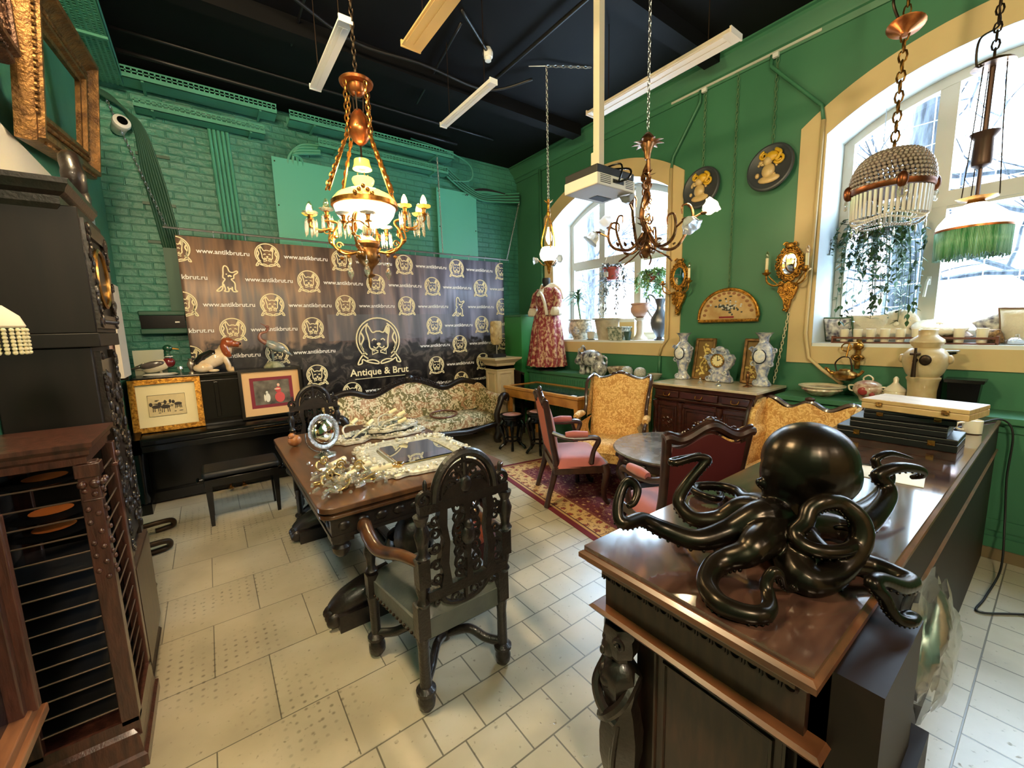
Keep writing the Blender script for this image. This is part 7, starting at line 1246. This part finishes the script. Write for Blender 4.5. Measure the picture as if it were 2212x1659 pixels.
for k in range(6):
    a = .35+k*pi/3; c_, s_ = cos(a), sin(a); up = k % 2; R1 = .3+.06*up; z1 = 2.44+.12*up; lit = k == 5
    b = B(); b.tube(smooth([(.02*c_,.02*s_,2.42),(.12*c_,.12*s_,2.3),(.25*c_,.25*s_,2.31),(R1*c_,R1*s_,z1-.05),((R1-.02)*c_,(R1-.02)*s_,z1+.06),((R1-.08)*c_,(R1-.08)*s_,z1+.06),((R1-.08)*c_,(R1-.08)*s_,z1)]), lerps([.016,.013,.012,.011,.009,.007,.005],37), 7); b.tube(smooth([(.05*c_,.05*s_,2.3),(.16*c_,.16*s_,2.24),(.22*c_-.03*s_,.22*s_+.03*c_,2.2)]), .007, 6); b.tube(smooth([(R1*c_,R1*s_,z1-.04),((R1+.08)*c_,(R1+.08)*s_,z1),((R1+.09)*c_,(R1+.09)*s_,z1+.0)]), .008, 6); [leaf(b, ((.1+.06*i)*c_,(.1+.06*i)*s_,2.32), (c_*.5-s_,s_*.5+c_,.6), .07, .03) for i in range(3)]; b.lathe([(.025,-.01),(.03,0),(.016,.01)], 12, ((R1+.09)*c_,(R1+.09)*s_,z1)); ar = obj('arm', b, BR2, t, ang=50)
    b = B(); flower(b, ((R1+.095)*c_,(R1+.095)*s_,z1+.0), (c_*.6,s_*.6,.55 if (up or lit) else -.75), 1.0); obj('flower_shade', b, OPALHOT if lit else mat('frosted_glass', (216,222,226), .3, 0, trans=.5, ior=1.2), ar, ang=60)
plight('flower_light', (2.95+.4*cos(.35-pi/3), 2.13+.4*sin(.35-pi/3), 2.7), 5, (1,.75,.42), .05)
# small floral pendant by the far window
t = thing('pendant_lamp', 'lit gilt pendant lamp with a ribbed glass bowl hanging before the far window', 'pendant lamp', (3.12, 3.5, 0))
b = B(); b.chain((0,0,3.05),(.0,.0,4.36),.035,.004); b.chain((0,0,4.36),(.45,-.2,4.395),.04,.004); b.tube([(0,0,4.36),(-.14,.12,4.37)], .005, 5); obj('chain', b, STEEL, t)
b = B(); [leaf(b, (0,0,3.0), (cos(k),sin(k),.6), .07, .02) for k in range(7)]; b.tube([(0,0,3.05),(0,0,2.86)], .016, 10); b.ell((0,0,2.9), (.025,.025,.03)); [b.tube(smooth([(.01*cos(k),.01*sin(k),2.88),(.06*cos(k),.06*sin(k),2.72),(.085*cos(k),.085*sin(k),2.6),(.07*cos(k),.07*sin(k),2.5)]), .007, 6) for k in (0,2.1,4.2)]; b.lathe([(.07,2.42),(.05,2.38),(.03,2.35),(.02,2.3),(.012,2.27),(0,2.26)], 14); [b.tube(smooth([(0,0,2.36),(.07*cos(k),.07*sin(k),2.36),(.12*cos(k),.12*sin(k),2.41)]), .005, 6) for k in (.6,2.7,4.7)]; obj('frame', b, GILT, t, ang=50)
b = B(); b.lathe([(.06,2.4),(.09,2.43),(.1,2.48),(.085,2.53),(.07,2.55)], 32, lob=.05, nl=16); obj('ribbed_bowl', b, emit('bowl_glow', (255,240,206), .7), t, ang=60)
for k in (.6,2.7,4.7): b = B(); flower(b, (.12*cos(k),.12*sin(k),2.41), (cos(k),sin(k),-.1), .6); obj('flower_shade', b, mat('frosted_glass', (0,0,0)), t, ang=60)
b = B(); b.lathe([(.008,2.58),(.03,2.62),(.035,2.66),(.02,2.72),(.012,2.76)], 14); obj('bulb', b, BULBON, t); plight('pendant_light', (3.12,3.5,2.66), 6, (1,.76,.44), .05)
# beaded basket chandelier
t = thing('beaded_chandelier', 'crystal bead basket chandelier with a glass prism fringe before the near window', 'chandelier', (3.84, .83, 0)); BEAD = mat('bead_glass', (150,134,122), .1, .35, coat=.6, spec=.8)
b = B(); b.chain((0,0,2.8),(0,0,3.53),.06,.006,w=.35); b.chain((0,0,3.55),(.03,.0,4.25),.06,.005); obj('chain', b, BRASS, t); b = B(); b.m = M4.Translation((0,0,3.55)) @ M4.Rotation(rad(14),4,'Y'); b.lathe([(.02,-.05),(.03,-.035),(.09,-.005),(.1,.01),(.06,.012),(.02,.02)], 20); obj('canopy', b, COPPER, t)
b = B(); b.tube(smooth([(-.06,.02,3.57),(-.1,.05,3.68),(-.06,.04,3.78),(-.09,.05,3.84),(-.02,.0,3.95),(.02,0,4.1)]), .008, 6); obj('wire', b, DARKM, t)
b = B(); R = .215
for j in range(13):
    ph = j/12*pi/2*.97; r = R*cos(ph)**.6; z = 2.575+.22*sin(ph); n = max(6, int(2*pi*r/.025))
    for k in range(n): a = 2*pi*k/n+j*.4; b.ell((r*cos(a), r*sin(a), z), .0138, 6, 5)
o = obj('bead_dome', b, BEAD, t, ang=180); o['kind'] = 'stuff'
b = B(); b.lathe([(R+.004,2.535),(R+.01,2.545),(R+.01,2.57),(R+.002,2.575)], 40); [b.ell(((R+.01)*cos(k*pi/2+3.6),(R+.01)*sin(k*pi/2+3.6),2.56), (.03,.03,.05)) for k in range(4)]; obj('band', b, mat('dark_copper', (120,70,40), .35, .85, var=.3, scale=20), t)
b = B(); n = 44
for k in range(n): a = 2*pi*k/n; b.tube([(.205*cos(a),.205*sin(a),2.53),(.2*cos(a),.2*sin(a),2.37)], .0105, 5)
for k in range(n*2): a = 2*pi*k/n/2; b.ell((.197*cos(a),.197*sin(a),2.36+.012*sin(a*4)), .008, 6, 4); b.ell((.19*cos(a),.19*sin(a),2.34+.012*sin(a*4+1)), .008, 6, 4)
o = obj('prism_fringe', b, mat('prism_glass', (222,216,208), .08, .1, coat=.6, spec=.8), t, ang=20); o['kind'] = 'stuff'
for k in range(4): a = k*pi/2+3.6; b = B(); b.tube([((R+.02)*cos(a)+.02*cos(q)*-sin(a),(R+.02)*sin(a)+.02*cos(q)*cos(a),2.48+.028*sin(q)) for q in [2*pi*i/12 for i in range(12)]], .008, 6, True); obj('ring_drop', b, CRYSTAL, t)
for k in range(8): b = B(); drop(b, (.19*cos(k*.8),.19*sin(k*.8),2.335), .07, .007); obj('crystal_drop', b, CRYSTAL, t, ang=20)
# fringed oil lamp
t = thing('fringed_lamp', 'lit white glass hanging oil lamp with a green bead fringe at the right edge', 'pendant lamp', (4.18, .46, 0))
b = B(); b.chain((0,0,3.3),(0,0,4.4),.05,.005,w=.35); b.tube(smooth([(.02,0,4.3),(.05,0,3.9),(-.03,0,3.6),(.04,0,3.5),(-.1,.06,3.4),(-.09,.06,3.25),(-.03,.02,3.28)]), .006, 6); obj('chain', b, DARKM, t); b = B(); b.lathe([(.0,3.31),(.03,3.3),(.09,3.27),(.1,3.255),(.03,3.25)], 20); obj('canopy', b, BRONZE, t)
b = B(); b.tube([(0,0,3.25),(0,0,2.85)], .014, 10); b.lathe([(.015,2.64),(.045,2.66),(.05,2.68),(.045,2.82),(.065,2.85),(.07,2.86),(.02,2.865)], 20); b.tube([(0,0,2.66),(0,0,2.46)], .012, 8); obj('counterweight', b, mat('dark_bronze', (84,64,54), .4, .8), t)
for k in range(3): a = 2*pi*k/3+.4; b = B(); b.tube([(.06*cos(a),.06*sin(a),3.25),(.075*cos(a),.075*sin(a),2.9),(.1*cos(a),.1*sin(a),2.46)], .003, 4); obj('hanging_chain', b, DARKM, t)
b = B(); b.lathe([(.1,2.46),(.08,2.45),(.04,2.44),(.05,2.42)], 24, lob=.08, nl=6); obj('gallery', b, BRASS, t); b = B(); b.lathe([(.05,2.425),(.09,2.4),(.14,2.355),(.17,2.31),(.178,2.29),(.178,2.27)], 36); obj('glass_shade', b, emit('milk_glass_lit', (255,248,230), .8), t); b = B(); b.lathe([(.175,2.27),(.182,2.268),(.182,2.255),(.172,2.252)], 36); obj('rim_band', b, COPPER, t)
b = B(); random.seed(3)
for k in range(150): a = 2*pi*k/150; L = .175+random.uniform(-.014,.014); b.tube([(.177*cos(a),.177*sin(a),2.255),(.175*cos(a),.175*sin(a),2.255-L)], .0036, 4)
o = obj('bead_fringe', b, mat('green_beads', (66,140,84), .3, coat=.4, col2=(150,200,156), scale=14, stretch=(3,3,.4)), t, ang=180); o['kind'] = 'stuff'; plight('fringe_lamp_light', (4.18,.46,2.33), 6, (1,.82,.55), .05)
# projector on a ceiling pole
t = thing('projector', 'white and black video projector hanging from a tall square ceiling pole', 'projector', (2.28, 2.03, 0)); PJ = mat('projector_white', (206,200,186), .45)
obj('housing', B().box(-.19,.19,-.15,.15,2.585,2.66), PJ, t, ang=0, bev=.008); b = B(); b.box(-.185,.185,-.146,.146,2.66,2.71); obj('top_cover', b, BLACKM, t, ang=0, bev=.006)
b = B()
for r in range(5):
    b.box(-.16,-.06,-.1515,-.15,2.602+r*.011,2.606+r*.011); b.box(.09,.17,-.1515,-.15,2.602+r*.011,2.606+r*.011)
b.box(-.04,.07,-.1515,-.15,2.615,2.64); b.box(.0,.15,.02,.1,2.583,2.585); obj('vents_and_ports', b, BLACKM, t, ang=0)
b = B(); b.tube(smooth([(.02,-.152,2.63),(.06,-.2,2.65),(.1,-.17,2.72),(.02,-.05,2.74),(-.1,-.06,2.76)]), .007, 6); b.tube(smooth([(-.03,-.152,2.625),(-.02,-.19,2.63),(.02,-.16,2.74),(-.05,0,2.72)]), .006, 6); obj('cables', b, BLACKL, t)
b = B(); b.box(-.14,-.09,-.12,-.07,2.72,4.4); b.box(-.15,-.12,-.13,-.06,2.7,2.8); obj('pole', b, mat('pole_cream', (196,184,160), .5), t, ang=0, bev=.003)
# ceiling strip lights, detector, black pipes
def strip(label, x, y0, y1, w_, m, z=3.7):
    t = thing('strip_light', label, 'ceiling light', (x, (y0+y1)/2, z)); L = (y1-y0)/2; b = B(); b.prism([(-w_/2,0),(w_/2,0),(w_/2*.8,.035),(-w_/2*.8,.035)], -L, L); obj('housing', b, m, t, ang=0); b = B(); b.box(-w_/2+.015,w_/2-.015,-L+.06,L-.06,-.004,0); b.box(-.004,.004,-L+.06,L-.06,-.007,-.004); obj('diffuser', b, m, t, ang=0)
    for s in (-1,1): obj('end_cap', B().box(-w_/2,w_/2,s*L-.006,s*L+.006,-.006,.037), m, t, ang=0); b = B(); b.tube([(0,s*L*.7,.05),(0,s*L*.7,4.4-z)], .004, 5); obj('suspension_wire', b, DARKM, t)
SLW = mat('strip_white', (226,226,224), .5); SLY = mat('strip_cream', (214,180,120), .5); SLC = mat('strip_warm_white', (206,192,170), .5)
strip('narrow white strip light hanging left of the big chandelier', .945, 3.02, 3.95, .09, SLW); strip('wide cream strip light at the top centre of the picture', 1.4, 1.6, 3.03, .15, SLY); strip('narrow white strip light hanging right of the big chandelier', 2.13, 3.05, 3.95, .075, SLW); strip('long wide strip light hanging near the window wall', 3.24, 1.62, 2.98, .165, SLC)
t = thing('smoke_detector', 'small white smoke detector on the black ceiling', 'smoke detector', (2.5, 3.66, 4.33)); b = B(); b.lathe([(.0,-.05),(.03,-.048),(.035,-.02),(.045,-.015),(.05,.01),(.05,.03),(.03,.07)], 18); obj('body', b, WHITEP, t)
BP = mat('black_conduit', (13,13,15), .45)
def pipe(label, pts, r=.012, n='ceiling_conduit', m=BP, sm=True): tag(obj(n, (lambda b: b.tube(smooth(pts) if sm else pts, r, 8))(B()), m, ang=180), label, 'pipe')
pipe('black sagging cable crossing the ceiling behind the chandelier chain', [(.3,3.6,4.34),(.85,3.9,4.3),(1.37,4.09,4.27),(1.97,4.04,4.27),(2.75,4.08,4.28),(3.12,3.73,4.34)], .014)
pipe('black ceiling pipe running towards the camera right of the detector', [(2.78,3.98,4.34),(2.79,2.5,4.34),(2.79,.5,4.34)], .018); pipe('black ceiling pipe beside the detector', [(2.0,3.3,4.34),(2.5,3.66,4.36)], .016); pipe('black ceiling conduit dropping towards the back tray', [(2.09,3.46,4.36),(2.3,4.9,4.36)], .012); pipe('thin black ceiling conduit above the white strip light', [(.9,1.5,4.36),(.92,4.6,4.36)], .012); pipe('black ceiling pipe along the left beam', [(-.4,5.5,4.33),(3.2,5.55,4.33)], .02); pipe('second black ceiling pipe parallel to the back wall', [(-.4,5.2,4.36),(3.6,5.2,4.36)], .014)
# ---------------- on the window wall ----------------
t = thing('picture_rail', 'thin pale picture rail with hooks high on the window wall', 'rail', (4.625, 2.2, 4.21)); obj('rail', B().box(-.012,.012,-.64,.82,-.01,.012), mat('rail_white', (190,190,176), .5), t, ang=0)
for y in (-.28,.42): obj('hook_block', B().box(-.03,.0,y-.025,y+.025,-.05,-.012), WHITEP, t, ang=0)
GC = mat('green_chain', (96,130,92), .5, .3)
for y, z0, l in ((2.27,2.03,'pale chain holding the framed fan'), (2.615,3.39,'green chain above the left oval plaque'), (1.91,3.4,'green chain above the right oval plaque')): b = B(); b.chain((4.63,y,4.2),(4.63,y,z0),.04,.0035); tag(obj('chain', b, GC), l, 'chain')
b = B(); b.chain((4.63,1.672,1.8),(4.62,1.77,1.06),.035,.004); tag(obj('chain', b, mat('cream_chain', (206,196,160), .5)), 'cream chain hanging from the right mirror sconce to the sideboard', 'chain')
GP = mat('green_paint', (0,0,0)); pipe('green pipe bending down from the rail to the far window border', [(4.62,2.67,4.2),(4.62,2.67,4.08),(4.62,2.98,3.62),(4.62,3.0,3.5)], .016, 'wall_pipe', GP, False); pipe('cream pipe running down the border of the far window', [(4.615,3.0,3.5),(4.615,2.99,1.5),(4.615,3.07,1.4),(4.615,3.1,1.29)], .016, 'wall_pipe', CREAM, False)
pipe('green pipe bending down from the rail to the near window border', [(4.62,1.96,4.2),(4.62,1.96,4.1),(4.62,1.52,3.58),(4.62,1.5,3.45)], .016, 'wall_pipe', GP, False); pipe('cream pipe running down the border of the near window', [(4.615,1.5,3.45),(4.615,1.52,1.56),(4.615,1.48,1.33),(4.615,1.36,1.22),(4.615,1.2,1.1)], .016, 'wall_pipe', CREAM, False); pipe('green pipe below the border of the far window', [(4.62,3.1,1.28),(4.62,3.1,1.01)], .018, 'wall_pipe', GP, False); pipe('green pipe in the right back corner behind the dress', [(4.6,5.36,4.2),(4.6,5.33,1.6),(4.62,5.33,1.02)], .02, 'wall_pipe', GP, False)
def plaque(label, y, z, seed):
    t = thing('oval_plaque', label, 'plaque', (4.61, y, z), 0, 'oval relief plaques'); t.rotation_euler = (0, rad(8), 0); b = B(); m0 = M4.Rotation(rad(-90),4,'Y'); b.m = m0; b.lathe([(.2,0),(.215,.008),(.222,.02),(.215,.034),(.2,.038),(.19,.03),(0,.028)], 40, sx=1.02, sy=.96); obj('plate', b, mat('plaque_slate', (62,66,70), .4, var=.2, scale=8), t)
    CRM2 = mat('relief_cream', (208,176,118), .35, 0, coat=.3, var=.15, scale=20); YL = mat('relief_yellow', (206,160,36), .35, 0, coat=.3); b = B(); b.m = m0; random.seed(seed)
    b.ell((-.04,.0,.045), (.07,.06,.035), 14, 10); b.ell((.05,.01,.05), (.045,.042,.04), 14, 10); b.ell((.03,.055,.05), (.015,.02,.015)); b.ell((-.12,-.01,.04), (.04,.1,.02), 14, 8); [b.ell((-.02+.1*cos(k),.02+.1*sin(k)*.9,.036), (random.uniform(.015,.03),random.uniform(.012,.025),.014), 8, 6) for k in range(8)]; bd = obj('relief_bust', b, CRM2, t, ang=180)
    b = B(); b.m = m0; b.ell((.09,-.02,.05), (.05,.06,.03), 12, 8); b.scroll((.11,.05,.055), .04, 1.4, 0, .014, 'z'); b.scroll((.05,-.09,.05), .045, 1.4, 2, .015, 'z'); b.tube(smooth([(.04,-.06,.05),(.1,-.1,.06),(.15,-.05,.05)]), .016, 8); obj('relief_helmet', b, YL, bd, ang=180)
plaque('oval dark plaque with a yellow and cream bust, next to the far window', 2.61, 3.17, 1); plaque('oval dark plaque with a cream bust, next to the near window', 1.91, 3.17, 2)
t = thing('framed_fan', 'half round gilt frame with a painted fan above the sideboard', 'framed picture', (4.63, 2.268, 1.7)); hw, H2 = .323, .34
A = [(hw*cos(rad(a)), .02+(H2-.02)*sin(rad(a))**.9 if a not in (0,180) else .02) for a in range(0,181,8)]+[(-hw,.02)]; A = A if A[-1] != A[-2] else A[:-1]; b = B(); Q = [(-hw,0)]+[(hw,0)]+A[:-1]
b.tube([(-.02,y,z) for y, z in Q], .016, 8, True); b.tube([(-.03,y*.95,.012+z*.94) for y, z in Q], .007, 6, True); obj('frame_rail', b, GILT, t); b = B(); b.prism([(y*.97,z*.97+.005) for y, z in Q], -.014, -.004, 'x'); bk = obj('fan_leaf', b, mat('fan_tan', (184,146,92), .6, 0, col2=(204,176,122), scale=9), t, ang=0); random.seed(9)
b = B(); [b.ell((-.016, random.gauss(0,.075), .15+random.gauss(0,.035)), (.003,random.uniform(.008,.02),random.uniform(.006,.016)), 7, 4) for _ in range(40)]; obj('dark_foliage', b, mat('fan_dark', (66,72,70), .7), bk); b = B(); [b.ell((-.019, random.gauss(0,.06), .165+random.gauss(0,.025)), (.003,.012,.011), 7, 4) for _ in range(16)]; obj('pale_flowers', b, mat('fan_pale', (206,204,196), .7), bk); b = B(); b.box(-.017,-.013,-.07,.09,.03,.05); obj('red_label', b, mat('fan_red', (140,36,40), .6), bk)
b = B(); [b.ell((-.015, .26*cos(rad(a)), .03+.27*sin(rad(a))), (.002,.022,.016), 7, 4) for a in range(8,175,12)]; obj('edge_ornament', b, mat('fan_brown', (146,100,62), .7), bk)
def wsconce(label, y, z, seed, lost):
    t = thing('wall_sconce', label, 'mirror sconce', (4.61, y, z), 0, 'gilt mirror sconces'); b = B(); random.seed(seed)
    b.tube([(-.0,.075*cos(2*pi*k/28),.1+.115*sin(2*pi*k/28)) for k in range(28)], .018, 8, True)
    for k in range(22): a = 2*pi*k/22; b.scroll((-.01,.1*cos(a),.1+.145*sin(a)), .022, 1.2, a, .009, 'x', 1 if k % 2 else -1, 10); b.ell((-.008,.11*cos(a+.1),.1+.15*sin(a+.1)), (.015,.016,.014), 7, 5)
    b.ell((-.015,0,.27), (.025,.045,.03)); [b.scroll((-.01,s*.035,.285),.025,1.3,0,.009,'x',s,10) for s in (-1,1)]; b.prism([(-.07,-.08),(.07,-.08),(.085,-.13),(.06,-.2),(.035,-.24),(.02,-.32),(0,-.36),(-.02,-.32),(-.035,-.24),(-.06,-.2),(-.085,-.13)], -.02, .02, 'x')
    [b.scroll((-.022,random.uniform(-.06,.06),random.uniform(-.22,-.08)), .025, 1.3, random.uniform(0,6), .009, 'x', random.choice((1,-1)), 10) for _ in range(12)]; [b.ell((-.022,random.uniform(-.02,.02),-.24-.012*k), .016, 7, 5) for k in range(9)]; bd = obj('carved_frame', b, GILT, t, ang=60)
    b = B(); b.add([(-.012,.068*cos(2*pi*k/28),.1+.108*sin(2*pi*k/28)) for k in range(28)], [tuple(range(28))]); obj('mirror_plate', b, MIRROR, t, ang=0)
    for s in (-1,1):
        b = B(); b.tube(smooth([(-.02,s*.03,-.08),(-.06,s*.1,-.1),(-.08,s*.16,-.06),(-.08,s*.17,.02)]), .009, 8); b.tube(smooth([(-.04,s*.08,-.09),(-.07,s*.14,-.02),(-.07,s*.15,-.0)]), .006, 6); b.lathe([(.01,.0),(.035,.02),(.04,.03),(.02,.035),(.018,.06)], 14, (-.08,s*.17,0)); ar = obj('candle_arm', b, GILT, t)
        if s in lost: continue
        b = B(); b.tube([(-.08,s*.17,.06),(-.08,s*.17,.17)], .014, 12); cs = obj('candle_sleeve', b, IVORY, ar); b = B(); bulbshape(b, (-.08,s*.17,.17), 1.0); obj('bulb', b, CLEARB, cs)
wsconce('gilt carved mirror sconce on the border of the far window', 2.85, 2.14, 1, (1,)); wsconce('gilt carved mirror sconce on the border of the near window', 1.69, 2.13, 2, ())
# repeats share a group
from collections import Counter
_cnt = Counter(o.name.split('.')[0] for o in C.objects if o.get('category'))
for o in C.objects:
    n_ = o.name.split('.')[0]
    if o.get('category') and not o.get('group') and _cnt[n_] > 1: o['group'] = n_.replace('_', ' ')+' pieces in the shop'
